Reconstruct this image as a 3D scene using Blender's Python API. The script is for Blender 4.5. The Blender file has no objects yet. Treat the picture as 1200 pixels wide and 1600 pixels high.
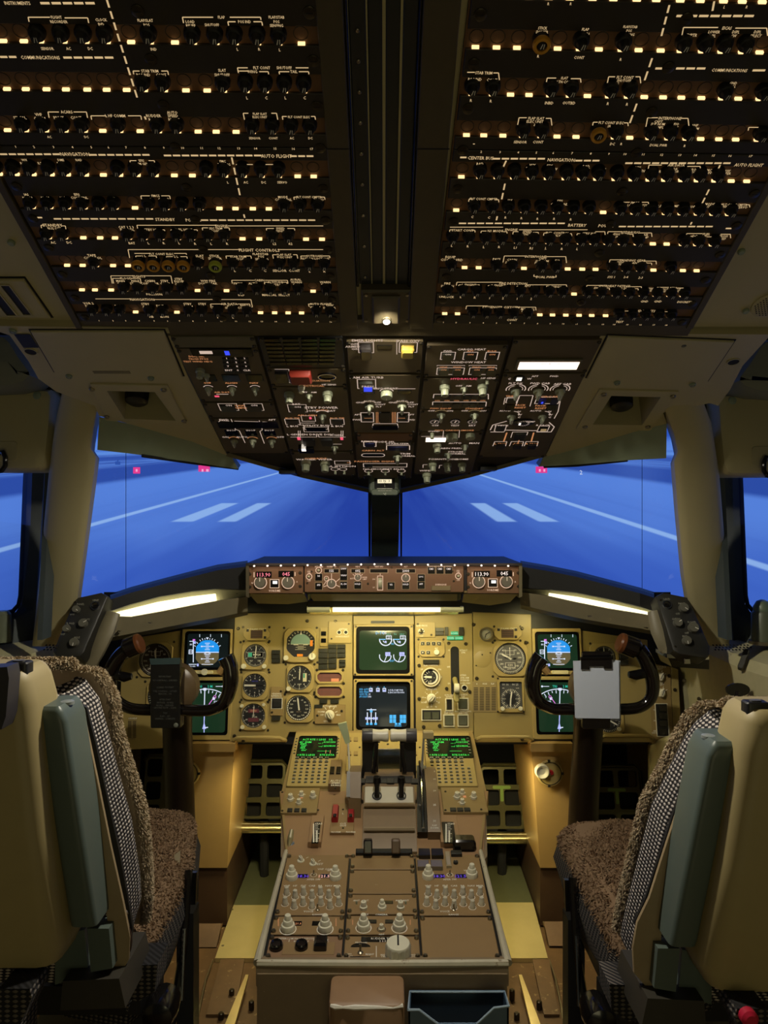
import bpy, math, random
from mathutils import Vector, Matrix
SC = bpy.context.scene
COL = SC.collection
# ---------------------------------------------------------------- camera, world, lights, exposure
F, CU, CV, EYE = 1200.0, 600.0, 800.0, Vector((0, 0, 1.35))
cd = bpy.data.cameras.new('camera')
cd.sensor_fit = 'VERTICAL'; cd.sensor_height = 36.0; cd.lens = 36.0 * F / 1600.0
cd.clip_start = 0.02; cd.clip_end = 60
cam = bpy.data.objects.new('camera', cd); COL.objects.link(cam)
cam.location = EYE; cam.rotation_euler = (math.pi / 2, 0, 0); SC.camera = cam
W = bpy.data.worlds.new('world'); SC.world = W; W.use_nodes = True
W.node_tree.nodes['Background'].inputs[0].default_value = (0.55, 0.6, 0.55, 1)
W.node_tree.nodes['Background'].inputs[1].default_value = 0.022
SC.view_settings.view_transform = 'Standard'; SC.view_settings.look = 'None'
SC.view_settings.exposure = 0.0; SC.view_settings.gamma = 1.0; SC.view_settings.use_curve_mapping = False
SC.cycles.max_bounces = 6

def area_light(name, loc, target, sx, sy, power, color, spread=180):
 l = bpy.data.lights.new(name, 'AREA'); l.shape = 'RECTANGLE'; l.size = sx; l.size_y = sy
 l.energy = power; l.color = color; l.spread = math.radians(spread)
 o = bpy.data.objects.new(name, l); COL.objects.link(o); o.location = loc
 o.rotation_euler = (Vector(target) - Vector(loc)).to_track_quat('-Z', 'Y').to_euler()
 return o
# added fill light behind the camera, standing in for the dim cabin light
area_light('cabin_fill', (0.25, -0.9, 0.75), (0, 1.5, 1.55), 0.8, 0.8, 3.0, (1.0, 0.90, 0.50))
# lamps under the instrument panel, over the pilots' feet
for x in (-.30, .32): area_light('footwell_lamp', (x, 2.2, .64), (x, 2.3, .1), .12, .06, 1.8, (1.0, .84, .42), 150)

# ---------------------------------------------------------------- helpers
def lin(c):
 return tuple(((x / 255) / 12.92 if x / 255 <= .04045 else ((x / 255 + .055) / 1.055) ** 2.4) for x in c)

MATS = {}
def mat(name, rgb=(128, 128, 128), rough=.5, metal=0.0, noise=.12, nscale=40, bump=.0, bscale=400, spec=.5, coat=0, wear=None, wscale=18, wlo=.62):
 if name in MATS: return MATS[name]
 m = bpy.data.materials.new(name); m.use_nodes = True; MATS[name] = m
 nt = m.node_tree; N = nt.nodes; L = nt.links; b = N['Principled BSDF']
 c = lin(rgb)
 b.inputs['Roughness'].default_value = rough; b.inputs['Metallic'].default_value = metal
 b.inputs['Specular IOR Level'].default_value = spec
 if coat: b.inputs['Coat Weight'].default_value = coat
 tc = N.new('ShaderNodeTexCoord')
 nz = N.new('ShaderNodeTexNoise'); nz.inputs['Scale'].default_value = nscale; nz.inputs['Detail'].default_value = 4
 L.new(tc.outputs['Object'], nz.inputs['Vector'])
 mx = N.new('ShaderNodeMix'); mx.data_type = 'RGBA'
 mx.inputs['A'].default_value = tuple(x * (1 - noise) for x in c) + (1,)
 mx.inputs['B'].default_value = tuple(min(1, x * (1 + noise)) for x in c) + (1,)
 L.new(nz.outputs['Fac'], mx.inputs['Factor'])
 out = mx.outputs['Result']
 if wear:
  n2 = N.new('ShaderNodeTexNoise'); n2.inputs['Scale'].default_value = wscale; n2.inputs['Detail'].default_value = 8; n2.inputs['Roughness'].default_value = .7
  L.new(tc.outputs['Object'], n2.inputs['Vector'])
  rp = N.new('ShaderNodeMapRange'); rp.inputs[1].default_value = wlo; rp.inputs[2].default_value = wlo + .06
  L.new(n2.outputs['Fac'], rp.inputs[0])
  m2 = N.new('ShaderNodeMix'); m2.data_type = 'RGBA'; m2.inputs['B'].default_value = lin(wear) + (1,)
  L.new(rp.outputs[0], m2.inputs['Factor']); L.new(out, m2.inputs['A']); out = m2.outputs['Result']
 L.new(out, b.inputs['Base Color'])
 if bump:
  nb = N.new('ShaderNodeTexNoise'); nb.inputs['Scale'].default_value = bscale; nb.inputs['Detail'].default_value = 2
  L.new(tc.outputs['Object'], nb.inputs['Vector'])
  bp = N.new('ShaderNodeBump'); bp.inputs['Strength'].default_value = bump; bp.inputs['Distance'].default_value = .001
  L.new(nb.outputs['Fac'], bp.inputs['Height']); L.new(bp.outputs['Normal'], b.inputs['Normal'])
 return m

def emat(name, rgb, strength=1.0):
 if name in MATS: return MATS[name]
 m = bpy.data.materials.new(name); m.use_nodes = True; MATS[name] = m
 b = m.node_tree.nodes['Principled BSDF']
 c = lin(rgb) + (1,)
 b.inputs['Base Color'].default_value = (.02, .02, .02, 1); b.inputs['Roughness'].default_value = .4
 b.inputs['Emission Color'].default_value = c; b.inputs['Emission Strength'].default_value = strength
 return m

def glassmat(name, tint=(1, 1, 1), gloss=.04, rough=.02):
 if name in MATS: return MATS[name]
 m = bpy.data.materials.new(name); m.use_nodes = True; MATS[name] = m
 nt = m.node_tree; N = nt.nodes; L = nt.links; N.remove(N['Principled BSDF'])
 tr = N.new('ShaderNodeBsdfTransparent'); tr.inputs[0].default_value = tint + (1,)
 gl = N.new('ShaderNodeBsdfGlossy'); gl.inputs['Roughness'].default_value = rough
 lw = N.new('ShaderNodeLayerWeight'); lw.inputs['Blend'].default_value = .15
 ml = N.new('ShaderNodeMath'); ml.operation = 'MULTIPLY_ADD'; ml.inputs[1].default_value = .35; ml.inputs[2].default_value = gloss
 L.new(lw.outputs['Fresnel'], ml.inputs[0])
 mx = N.new('ShaderNodeMixShader'); L.new(ml.outputs[0], mx.inputs[0]); L.new(tr.outputs[0], mx.inputs[1]); L.new(gl.outputs[0], mx.inputs[2])
 L.new(mx.outputs[0], N['Material Output'].inputs['Surface'])
 return m

class Frame:
 """a plane in the cockpit: origin, right, up, outward normal"""
 def __init__(s, o, ex, ey):
  s.o = Vector(o); s.ex = Vector(ex).normalized(); s.en = s.ex.cross(Vector(ey)).normalized(); s.ey = s.en.cross(s.ex)
 def pt(s, a, b, h=0): return s.o + s.ex * a + s.ey * b + s.en * h
 def px(s, u, v, h=0):
  d = Vector(((u - CU) / F, 1, -(v - CV) / F)); o = s.o + s.en * h
  t = (o - EYE).dot(s.en) / d.dot(s.en); p = EYE + d * t - s.o
  return p.dot(s.ex), p.dot(s.ey)
 def wp(s, u, v, h=0):
  a, b = s.px(u, v, h); return s.pt(a, b, h)
 def sub(s, u, v, h=0):
  return Frame(s.wp(u, v, h), s.ex, s.ey)
 def rot(s, deg):
  a = math.radians(deg); return Frame(s.o, s.ex * math.cos(a) + s.ey * math.sin(a), s.ey * math.cos(a) - s.ex * math.sin(a))
 @property
 def k(s): return s.o.y / F
 @property
 def M(s):
  return Matrix(((s.ex.x, s.ey.x, s.en.x, s.o.x), (s.ex.y, s.ey.y, s.en.y, s.o.y), (s.ex.z, s.ey.z, s.en.z, s.o.z), (0, 0, 0, 1)))

def P(u, v, y): return Vector(((u - CU) / F * y, y, EYE.z - (v - CV) / F * y))

TEXT = {}
def text_geo(s, res=1):
 if (s, res) in TEXT: return TEXT[s, res]
 c = bpy.data.curves.new('t', 'FONT'); c.body = s; c.align_x = 'CENTER'; c.align_y = 'CENTER'; c.resolution_u = res; c.size = 1.38
 c.offset = .012
 o = bpy.data.objects.new('t', c); COL.objects.link(o)
 me = o.to_mesh()
 r = ([tuple(v.co) for v in me.vertices], [tuple(p.vertices) for p in me.polygons])
 o.to_mesh_clear(); bpy.data.objects.remove(o); bpy.data.curves.remove(c)
 if r[0]:   # centre on the box of the capitals
  xs = [v[0] for v in r[0]]; cx = (min(xs) + max(xs)) / 2; ys = [v[1] for v in r[0]]; cy = (min(ys) + max(ys)) / 2
  r = ([(v[0] - cx, v[1] - cy, 0) for v in r[0]], r[1])
 TEXT[s, res] = r
 return r

def rr(cx, cy, w, h, r=0, n=3):
 w /= 2; h /= 2
 r = min(r, w * .999, h * .999)
 if r <= 0: return [(cx + w, cy + h), (cx - w, cy + h), (cx - w, cy - h), (cx + w, cy - h)]
 out = []
 for sx, sy, a0 in ((1, 1, 0), (-1, 1, 90), (-1, -1, 180), (1, -1, 270)):
  for i in range(n + 1):
   a = math.radians(a0 + 90 * i / n)
   out.append((cx + sx * (w - r) + r * math.cos(a), cy + sy * (h - r) + r * math.sin(a)))
 return out
def circ(cx, cy, r, n=20, a0=0): return [(cx + r * math.cos(a0 + 2 * math.pi * i / n), cy + r * math.sin(a0 + 2 * math.pi * i / n)) for i in range(n)]
def inset(pts, d):
 """move each edge of a counter-clockwise outline inwards by d"""
 n = len(pts); out = []
 for i in range(n):
  p0, p1, p2 = Vector(pts[i - 1]), Vector(pts[i]), Vector(pts[(i + 1) % n])
  e1 = (p1 - p0); e2 = (p2 - p1)
  if e1.length < 1e-9 or e2.length < 1e-9: out.append(tuple(p1)); continue
  e1.normalize(); e2.normalize(); n1 = Vector((-e1.y, e1.x)); n2 = Vector((-e2.y, e2.x)); m = n1 + n2
  if m.length < 1e-6: out.append(tuple(p1 + n1 * d)); continue
  m.normalize(); out.append(tuple(p1 + m * d / max(.35, m.dot(n1))))
 return out

class MB:
 def __init__(s): s.v = []; s.f = []; s.m = []; s.mats = []; s.uv = {}; s.T = None
 def mi(s, m):
  if m not in s.mats: s.mats.append(m)
  return s.mats.index(m)
 def add(s, vs, fs, m):
  b = len(s.v); i = s.mi(m)
  if s.T is not None: vs = [s.T @ Vector(v) for v in vs]
  s.v.extend(tuple(v) for v in vs)
  for f in fs: s.f.append(tuple(b + x for x in f)); s.m.append(i)
  return s
 def loft(s, loops, m, cap0=False, cap1=True, closed=True):
  n = len(loops[0]); vs = [p for l in loops for p in l]; fs = []
  for k in range(len(loops) - 1):
   for i in range(n if closed else n - 1):
    j = (i + 1) % n
    fs.append((k * n + i, k * n + j, (k + 1) * n + j, (k + 1) * n + i))
  if cap1: fs.append(tuple((len(loops) - 1) * n + i for i in range(n)))
  if cap0: fs.append(tuple(reversed(range(n))))
  return s.add(vs, fs, m)
 def prism(s, pts, z0, z1, m, ch=0, cap0=False):
  L = [[(x, y, z0) for x, y in pts]]
  if ch: L.append([(x, y, z1 - ch) for x, y in pts]); L.append([(x, y, z1) for x, y in inset(pts, ch)])
  else: L.append([(x, y, z1) for x, y in pts])
  return s.loft(L, m, cap0=cap0)
 def rrect(s, cx, cy, w, h, z0, z1, m, r=0, ch=0, n=3, cap0=False): return s.prism(rr(cx, cy, w, h, r, n), z0, z1, m, ch, cap0)
 def box(s, x0, x1, y0, y1, z0, z1, m, ch=0): return s.rrect((x0 + x1) / 2, (y0 + y1) / 2, abs(x1 - x0), abs(y1 - y0), z0, z1, m, ch=ch, cap0=True)
 def bezel(s, out, inn, z0, z1, zi, m, ch=0):
  """a frame: outline out, opening inn (same point count), front at z1, opening walls down to zi"""
  L = [[(x, y, z0) for x, y in out]]
  if ch: L += [[(x, y, z1 - ch) for x, y in out], [(x, y, z1) for x, y in inset(out, ch)]]
  else: L.append([(x, y, z1) for x, y in out])
  L += [[(x, y, z1) for x, y in inn], [(x, y, zi) for x, y in inn]]
  return s.loft(L, m, cap1=False)
 def lathe(s, cx, cy, prof, m, n=16, cap1=True, cap0=False, flute=0, fz=None):
  L = []
  for r, z in prof:
   L.append([(cx + (r * (1 - flute * (i % 2)) if fz and fz[0] <= z <= fz[1] else r) * math.cos(2 * math.pi * i / n), cy + (r * (1 - flute * (i % 2)) if fz and fz[0] <= z <= fz[1] else r) * math.sin(2 * math.pi * i / n), z) for i in range(n)])
  return s.loft(L, m, cap0=cap0, cap1=cap1)
 def ring(s, cx, cy, ro, ri, z0, z1, m, n=24): return s.bezel(circ(cx, cy, ro, n), circ(cx, cy, ri, n), z0, z1, z0, m)
 def poly(s, pts, z, m): return s.add([(x, y, z) for x, y in pts], [tuple(range(len(pts)))], m)
 def disc(s, cx, cy, r, z, m, n=20): return s.poly(circ(cx, cy, r, n), z, m)
 def line(s, x0, y0, x1, y1, w, z, m):
  d = Vector((x1 - x0, y1 - y0))
  if d.length < 1e-9: return s
  d.normalize(); nx, ny = -d.y * w / 2, d.x * w / 2
  return s.poly([(x0 - nx, y0 - ny), (x1 - nx, y1 - ny), (x1 + nx, y1 + ny), (x0 + nx, y0 + ny)], z, m)
 def pline(s, pts, w, z, m):
  for a, b in zip(pts, pts[1:]): s.line(*a, *b, w, z, m)
  return s
 def rectline(s, cx, cy, w, h, t, z, m):
  o = rr(cx, cy, w, h); i = rr(cx, cy, w - 2 * t, h - 2 * t)
  return s.loft([[(x, y, z) for x, y in o], [(x, y, z) for x, y in i]], m, cap1=False)
 def arc(s, cx, cy, r, w, a0, a1, z, m, n=16):
  """angles in degrees, clockwise from twelve o'clock"""
  A = [math.radians(90 - (a0 + (a1 - a0) * i / n)) for i in range(n + 1)]
  o = [(cx + (r + w / 2) * math.cos(a), cy + (r + w / 2) * math.sin(a), z) for a in A]
  i = [(cx + (r - w / 2) * math.cos(a), cy + (r - w / 2) * math.sin(a), z) for a in A]
  return s.loft([o, i], m, cap1=False, closed=False)
 def ticks(s, cx, cy, r0, r1, n, w, z, m, a0=0, a1=360):
  for i in range(n):
   a = math.radians(90 - (a0 + (a1 - a0) * i / (n if abs(a1 - a0) >= 359 else n - 1)))
   s.line(cx + r0 * math.cos(a), cy + r0 * math.sin(a), cx + r1 * math.cos(a), cy + r1 * math.sin(a), w, z, m)
  return s
 def hand(s, cx, cy, ang, r0, r1, w, z, m, tip=True):
  a = math.radians(90 - ang); c, d = math.cos(a), math.sin(a); w /= 2
  pts = [(r0, -w), (r1 * (.82 if tip else 1), -w)] + ([(r1, 0)] if tip else []) + [(r1 * (.82 if tip else 1), w), (r0, w)]
  return s.prism([(cx + x * c - y * d, cy + x * d + y * c) for x, y in pts], z, z + .0008, m)
 def text(s, t, cx, cy, h, z, m, sx=1.0, rot=0, res=1, al=0):
  vs, fs = text_geo(t, res)
  if not vs: return s
  w = max(v[0] for v in vs) * h * sx
  cx += al * w
  a = math.radians(rot); c, d = math.cos(a), math.sin(a)
  return s.add([(cx + (x * c * sx - y * d) * h, cy + (x * d * sx + y * c) * h, z) for x, y, _ in vs], fs, m)
 def tube(s, path, r, m, n=10, cap=True, flat=None):
  path = [Vector(p) for p in path]; R = r if isinstance(r, (list, tuple)) else [r] * len(path); L = []
  up = None
  for i, p in enumerate(path):
   t = (path[min(i + 1, len(path) - 1)] - path[max(i - 1, 0)]).normalized()
   if up is None: up = Vector((0, 0, 1)) if abs(t.z) < .9 else Vector((0, 1, 0))
   x = t.cross(up).normalized(); y = x.cross(t).normalized(); up = y
   fx, fy = flat if flat else (1, 1)
   L.append([tuple(p + (x * math.cos(2 * math.pi * j / n) * fx + y * math.sin(2 * math.pi * j / n) * fy) * R[i]) for j in range(n)])
  L = [list(reversed(l)) for l in L]
  return s.loft(L, m, cap0=cap, cap1=cap)
 def slab(s, pts, d, m):
  """a thick plate: outline in space, extruded by vector d"""
  d = Vector(d); a = [Vector(p) for p in pts]
  nrm = Vector((0, 0, 0))
  for i in range(len(a)): nrm += (a[i] - a[0]).cross(a[(i + 1) % len(a)] - a[0])
  if nrm.dot(d) > 0: a.reverse()
  b = [p + d for p in a]; n = len(a)
  fs = [tuple(range(n)), tuple(reversed(range(n, 2 * n)))] + [(i, i + n, (i + 1) % n + n, (i + 1) % n) for i in range(n)]
  return s.add(a + b, fs, m)
 def grid(s, rows, m, uvs=None, wrap=False):
  nj = len(rows[0]); b = len(s.v); fs = []
  for i in range(len(rows) - 1):
   for j in range(nj if wrap else nj - 1):
    k = (j + 1) % nj; fs.append((i * nj + j, i * nj + k, (i + 1) * nj + k, (i + 1) * nj + j))
  f0 = len(s.f); s.add([p for r in rows for p in r], fs, m)
  if uvs:
   flat = [q for r in uvs for q in r]
   for i in range(f0, len(s.f)): s.uv[i] = [flat[x - b] for x in s.f[i]]
  return s
 def mesh(s, name, sharp=35):
  me = bpy.data.meshes.new(name); me.from_pydata(s.v, [], s.f)
  for m in s.mats: me.materials.append(m)
  me.polygons.foreach_set('material_index', s.m)
  if s.uv or any('woven' in m.name for m in s.mats):
   ul = me.uv_layers.new(name='UVMap')
   for p in me.polygons:
    q = s.uv.get(p.index) or [(s.v[i][0] + s.v[i][1], s.v[i][2]) for i in p.vertices]
    if q:
     for li, c in zip(p.loop_indices, q): ul.data[li].uv = c
  me.shade_smooth(); me.set_sharp_from_angle(angle=math.radians(sharp))
  return me

def obj(name, mb, parent=None, M=None, sharp=35):
 me = mb if isinstance(mb, bpy.types.Mesh) else mb.mesh(name, sharp)
 o = bpy.data.objects.new(name, me); COL.objects.link(o)
 if parent is not None: o.parent = parent
 if M is not None:
  if parent is None: o.matrix_world = M
  else: o.matrix_local = M
 return o
def tag(o, label, cat, group=None):
 o['label'] = label; o['category'] = cat
 if group: o['group'] = group
 return o
def thing(name, label, cat, M, group=None):
 o = bpy.data.objects.new(name, None); COL.objects.link(o); o.empty_display_size = .02
 o.matrix_world = M if isinstance(M, Matrix) else Matrix.Translation(M)
 return tag(o, label, cat, group)
def struct(name, mb, M=None, parent=None, sharp=35):
 o = obj(name, mb, parent, M, sharp)
 if parent is None: o['kind'] = 'structure'
 return o
def at(x, y, z=0, rot=0): return Matrix.Translation((x, y, z)) @ Matrix.Rotation(math.radians(rot), 4, 'Z')
def V(*a): return Vector(a)

# ---------------------------------------------------------------- materials
BEIGE = mat('beige_paint', (176, 166, 126), .55, bump=.15, bscale=900, noise=.06, nscale=9)
BEIGE2 = mat('grey_green_paint', (134, 146, 122), .5, bump=.1, bscale=700, noise=.08)
GREYSEAL = mat('window_frame_grey', (66, 74, 74), .5)
BLACKR = mat('black_rubber', (14, 14, 14), .6)
BLACKG = mat('black_gloss', (16, 14, 13), .18, coat=.3)
BLACKM = mat('black_plastic', (24, 23, 22), .45)
CBSTRIP = mat('breaker_panel_black', (44, 38, 30), .5, noise=.2, nscale=25)
CBBASE = mat('breaker_panel_brown', (104, 74, 46), .6, noise=.15)
CBFRAME = mat('breaker_frame_brown', (76, 67, 46), .55, bump=.2, noise=.12, nscale=60)
P5BR = mat('overhead_module_brown', (84, 72, 50), .5, noise=.1)
P5FR = mat('overhead_frame_olive', (92, 86, 62), .5)
MAIN = mat('instrument_panel_tan', (150, 132, 80), .42, noise=.06, nscale=14, bump=.08, bscale=900)
MAIN2 = mat('instrument_bezel_tan', (160, 140, 86), .4, noise=.05)
MAIN3 = mat('lower_module_tan', (140, 118, 74), .45, noise=.05)
PED = mat('pedestal_brown', (148, 116, 82), .5, noise=.07, nscale=30)
PED2 = mat('pedestal_panel_brown', (138, 111, 73), .5, noise=.08, nscale=30)
RIMP = mat('rim_pale', (178, 170, 146), .5, noise=.2, wear=(120, 104, 80), wscale=40, wlo=.6)
PEDW = mat('pedestal_worn_brown', (124, 106, 80), .5, noise=.1, wear=(206, 196, 170), wscale=26, wlo=.68)
KNOBG = mat('knob_grey_green', (150, 154, 128), .45, noise=.05)
KNOBW = mat('knob_cream', (208, 203, 180), .4, noise=.04)
WHITE = mat('white_print', (225, 222, 208), .6, noise=.02)
DIAL = mat('dial_black', (22, 22, 24), .5, noise=.05)
DIALG = mat('dial_grey', (66, 66, 66), .5, noise=.05)
DARKGL = mat('dark_window', (12, 12, 14), .12)
ANN = mat('annunciator_grey', (42, 42, 35), .3, noise=.06)
CHROME = mat('chrome', (210, 208, 200), .16, 1.0, noise=.03)
STEEL = mat('brushed_steel', (150, 142, 122), .34, 1.0, noise=.1)
BRASSY = mat('worn_metal_plate', (206, 190, 132), .36, .5, noise=.14, nscale=12, bump=.15, bscale=120)
SCREW = mat('screw_dark', (70, 64, 52), .35, .8, noise=.1)
AMBERP = mat('amber_collar', (206, 146, 36), .45)
LIMEP = mat('lime_collar', (176, 190, 60), .45)
REDP = mat('red_plastic', (150, 26, 30), .4)
RUSTF = mat('worn_floor', (96, 72, 46), .5, .2, noise=.4, nscale=22, wear=(150, 128, 90), wscale=40, wlo=.6)
DARKV = mat('dark_void', (9, 9, 9), .8)
E_LEG = emat('backlit_legend', (255, 218, 160), .62)
E_LEGD = emat('backlit_legend_dim', (255, 214, 150), .30)
E_LEG5 = emat('backlit_legend_white', (255, 226, 205), .60)
E_LEGO = emat('backlit_legend_orange', (255, 170, 110), .55)
E_SLOT = emat('slot_light', (255, 206, 140), 1.9)
E_WHITE = emat('lamp_white', (255, 244, 225), 1.6)
E_GLOW = emat('glow_warm', (255, 180, 90), .8)
E_BLUE = emat('blue_light', (60, 80, 255), .9)
E_RED = emat('red_segment', (255, 90, 120), .9)
GLASS = glassmat('instrument_glass', (.97, .97, .97), .02, .05)
# ================================================================ planes of the cockpit
def plane_down(v, y, tan):
 c = 1 / math.sqrt(1 + tan * tan); s = tan * c
 return Frame(P(600, v, y), (1, 0, 0), (0, -c, s))
FCB = plane_down(505, 1.35, .4775)
FP5 = plane_down(525, 1.385, .345)
def plane_two(v0, y0, v1, y1):
 a, b = P(600, v0, y0), P(600, v1, y1)
 return Frame(b, (1, 0, 0), a - b)
FMAIN = plane_two(960, 2.32, 1160, 2.25)
FMCP = Frame(P(600, 906, 2.05), (1, 0, 0), (0, .06, 1))
FPED = plane_two(1340, 1.75, 1505, 1.42)
FFWD = plane_two(1148, 2.22, 1232, 2.00)
FMID = plane_two(1232, 2.00, 1335, 1.755)

# ================================================================ projection screen outside
def screen_mat():
 m = bpy.data.materials.new('projected_runway'); m.use_nodes = True
 nt = m.node_tree; N = nt.nodes; L = nt.links; N.remove(N['Principled BSDF'])
 def mth(op, a, b=None, c=None, clamp=False):
  n = N.new('ShaderNodeMath'); n.operation = op; n.use_clamp = clamp
  for i, x in enumerate((a, b, c)):
   if x is None: continue
   if isinstance(x, (int, float)): n.inputs[i].default_value = x
   else: L.new(x, n.inputs[i])
  return n.outputs[0]
 def ramp(x, a, b):
  n = N.new('ShaderNodeMapRange'); n.interpolation_type = 'SMOOTHSTEP'
  for i, y in ((0, x), (1, a), (2, b)):
   if isinstance(y, (int, float)): n.inputs[i].default_value = y
   else: L.new(y, n.inputs[i])
  return n.outputs[0]
 def band(x, a, b, e): return mth('MULTIPLY', ramp(x, a - e, a + e), ramp(x, b + e, b - e))
 def mix(f, a, b):
  n = N.new('ShaderNodeMix'); n.data_type = 'RGBA'
  for k, y in (('A', a), ('B', b)):
   if isinstance(y, tuple): n.inputs[k].default_value = lin(y) + (1,)
   else: L.new(y, n.inputs[k])
  L.new(f, n.inputs['Factor']); return n.outputs['Result']
 tc = N.new('ShaderNodeTexCoord'); sp = N.new('ShaderNodeSeparateXYZ'); L.new(tc.outputs['Object'], sp.inputs[0])
 x, y, z = sp.outputs
 p = mth('DIVIDE', x, y); q = mth('SUBTRACT', mth('DIVIDE', mth('SUBTRACT', z, 1.35), y), .089)
 nq = mth('MAXIMUM', mth('MULTIPLY', q, -1), .004)
 gx = mth('DIVIDE', p, nq); gy = mth('DIVIDE', 1, nq); ax = mth('ABSOLUTE', gx)
 # blur along the direction of travel
 cv = N.new('ShaderNodeCombineXYZ'); L.new(mth('MULTIPLY', gx, 3.2), cv.inputs[0]); L.new(mth('MULTIPLY', gy, .09), cv.inputs[1])
 nz = N.new('ShaderNodeTexNoise'); nz.inputs['Scale'].default_value = 1; nz.inputs['Detail'].default_value = 3; L.new(cv.outputs[0], nz.inputs['Vector'])
 n2 = N.new('ShaderNodeTexNoise'); n2.inputs['Scale'].default_value = 1.3; L.new(tc.outputs['Object'], n2.inputs['Vector'])
 # tarmac: dimmer screen middle painted into the colour, plus streaks of tyre marks
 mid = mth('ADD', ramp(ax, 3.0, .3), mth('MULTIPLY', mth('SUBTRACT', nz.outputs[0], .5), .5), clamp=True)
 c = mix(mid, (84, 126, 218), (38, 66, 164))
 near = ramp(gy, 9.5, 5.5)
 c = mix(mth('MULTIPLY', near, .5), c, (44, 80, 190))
 # shoulders and grass
 c = mix(ramp(ax, 3.6, 5.5), c, (88, 132, 224))
 side = ramp(ax, 6.6, 7.6)
 c = mix(side, c, (46, 78, 168))
 c = mix(mth('MULTIPLY', ramp(ax, 10.5, 12.5), ramp(nz.outputs[0], .3, .6)), c, (84, 126, 214))
 c = mix(mth('MULTIPLY', band(ax, 16, 21, 1.2), .85), c, (44, 76, 168))
 c = mix(ramp(ax, 23, 27), c, (98, 146, 228))
 c = mix(mth('MULTIPLY', band(ax, 34, 44, 4), .7), c, (54, 92, 186))
 c = mix(mth('MULTIPLY', ramp(n2.outputs[0], .5, .72), .25), c, (110, 150, 236))
 # paint
 pw = (150, 188, 244)
 c = mix(mth('MULTIPLY', band(gx, -3.68, -3.53, .035), .85), c, pw)
 c = mix(mth('MULTIPLY', band(gx, 3.02, 3.17, .035), .85), c, pw)
 st = mth('ADD', mth('ADD', band(gx, -2.73, -2.45, .03), band(gx, -2.13, -1.9, .03)), mth('ADD', band(gx, 1.45, 1.7, .03), band(gx, 1.99, 2.24, .03)))
 c = mix(mth('MULTIPLY', mth('MULTIPLY', st, band(gy, 9.85, 12.9, .12)), .85), c, pw)
 # distance haze and sky
 c = mix(ramp(q, -.018, .0), c, (88, 134, 226))
 c = mix(ramp(q, .0, .012), c, (46, 88, 190))
 e = N.new('ShaderNodeEmission'); L.new(c, e.inputs[0]); e.inputs[1].default_value = .95
 L.new(e.outputs[0], N['Material Output'].inputs['Surface'])
 return m
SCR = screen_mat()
scr = thing('projection_screen', 'wide curved blue projection screen showing a runway beyond the windshield', 'screen', Matrix())
def scr_pt(t, z, r=3.6): return V(r * math.sin(t), .4 + r * math.cos(t), z)
def scr_hit(u, v, r=3.6):
 d = V((u - CU) / F, 1, -(v - CV) / F)   # where a projected mark lies on the cylinder
 a = d.x ** 2 + d.y ** 2; b = -2 * d.y * .4; c = .16 - r * r
 t = (-b + math.sqrt(b * b - 4 * a * c)) / (2 * a); return EYE + d * t
seams = [-80, -40.0, -20.6, 20.6, 41.5, 80]
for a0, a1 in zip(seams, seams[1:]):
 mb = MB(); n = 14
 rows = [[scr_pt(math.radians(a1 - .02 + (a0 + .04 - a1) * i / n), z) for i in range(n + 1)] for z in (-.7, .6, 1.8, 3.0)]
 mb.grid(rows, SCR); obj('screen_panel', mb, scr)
mb = MB()
for a in seams[1:-1]:
 t = math.radians(a); w_ = .0011 if a < 0 else .0004; mb.add([scr_pt(t - w_, -.7, 3.61), scr_pt(t + w_, -.7, 3.61), scr_pt(t + w_, 3, 3.61), scr_pt(t - w_, 3, 3.61)], [(0, 1, 2, 3)], DARKV)
obj('seam', mb, scr)
E_PINK = emat('projected_sign_pink', (238, 62, 150), .9); E_PINK2 = emat('projected_sign_letter', (255, 170, 215), .95); E_NUM = emat('projected_number', (205, 220, 250), .9)
mb = MB()
def quad_px(u0, v0, u1, v1, m, r=3.585): mb.add([scr_hit(u0, v1, r), scr_hit(u1, v1, r), scr_hit(u1, v0, r), scr_hit(u0, v0, r)], [(0, 1, 2, 3)], m)
quad_px(208, 730, 219, 740, E_PINK); quad_px(310, 727, 328, 737, E_PINK); quad_px(837, 729, 855, 739, E_PINK)
for u, w in ((212, 3), (315, 3), (322, 4), (842, 3), (849, 3)): quad_px(u, 733, u + w, 737, E_PINK2, 3.58)
E_BLD = emat('projected_building', (46, 84, 176), .9)
quad_px(180, 721, 188, 726, E_BLD); quad_px(183, 718, 185, 722, E_BLD); quad_px(343, 726, 350, 730, E_BLD)
T0 = mb.T
def face_cam(u, v, r):
 p = scr_hit(u, v, r); d = (EYE - p); d.z = 0
 return Frame(p, V(0, 0, 1).cross(d), (0, 0, 1)).M
mb.T = face_cam(908, 738, 3.58); mb.text('2', 0, 0, .022, 0, E_NUM); mb.T = None
obj('runway_sign', mb, scr)

# ================================================================ ceiling
def px3(fr, pts, h=0): return [fr.wp(u, v, h) for u, v in pts]
mb = MB()
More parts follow.
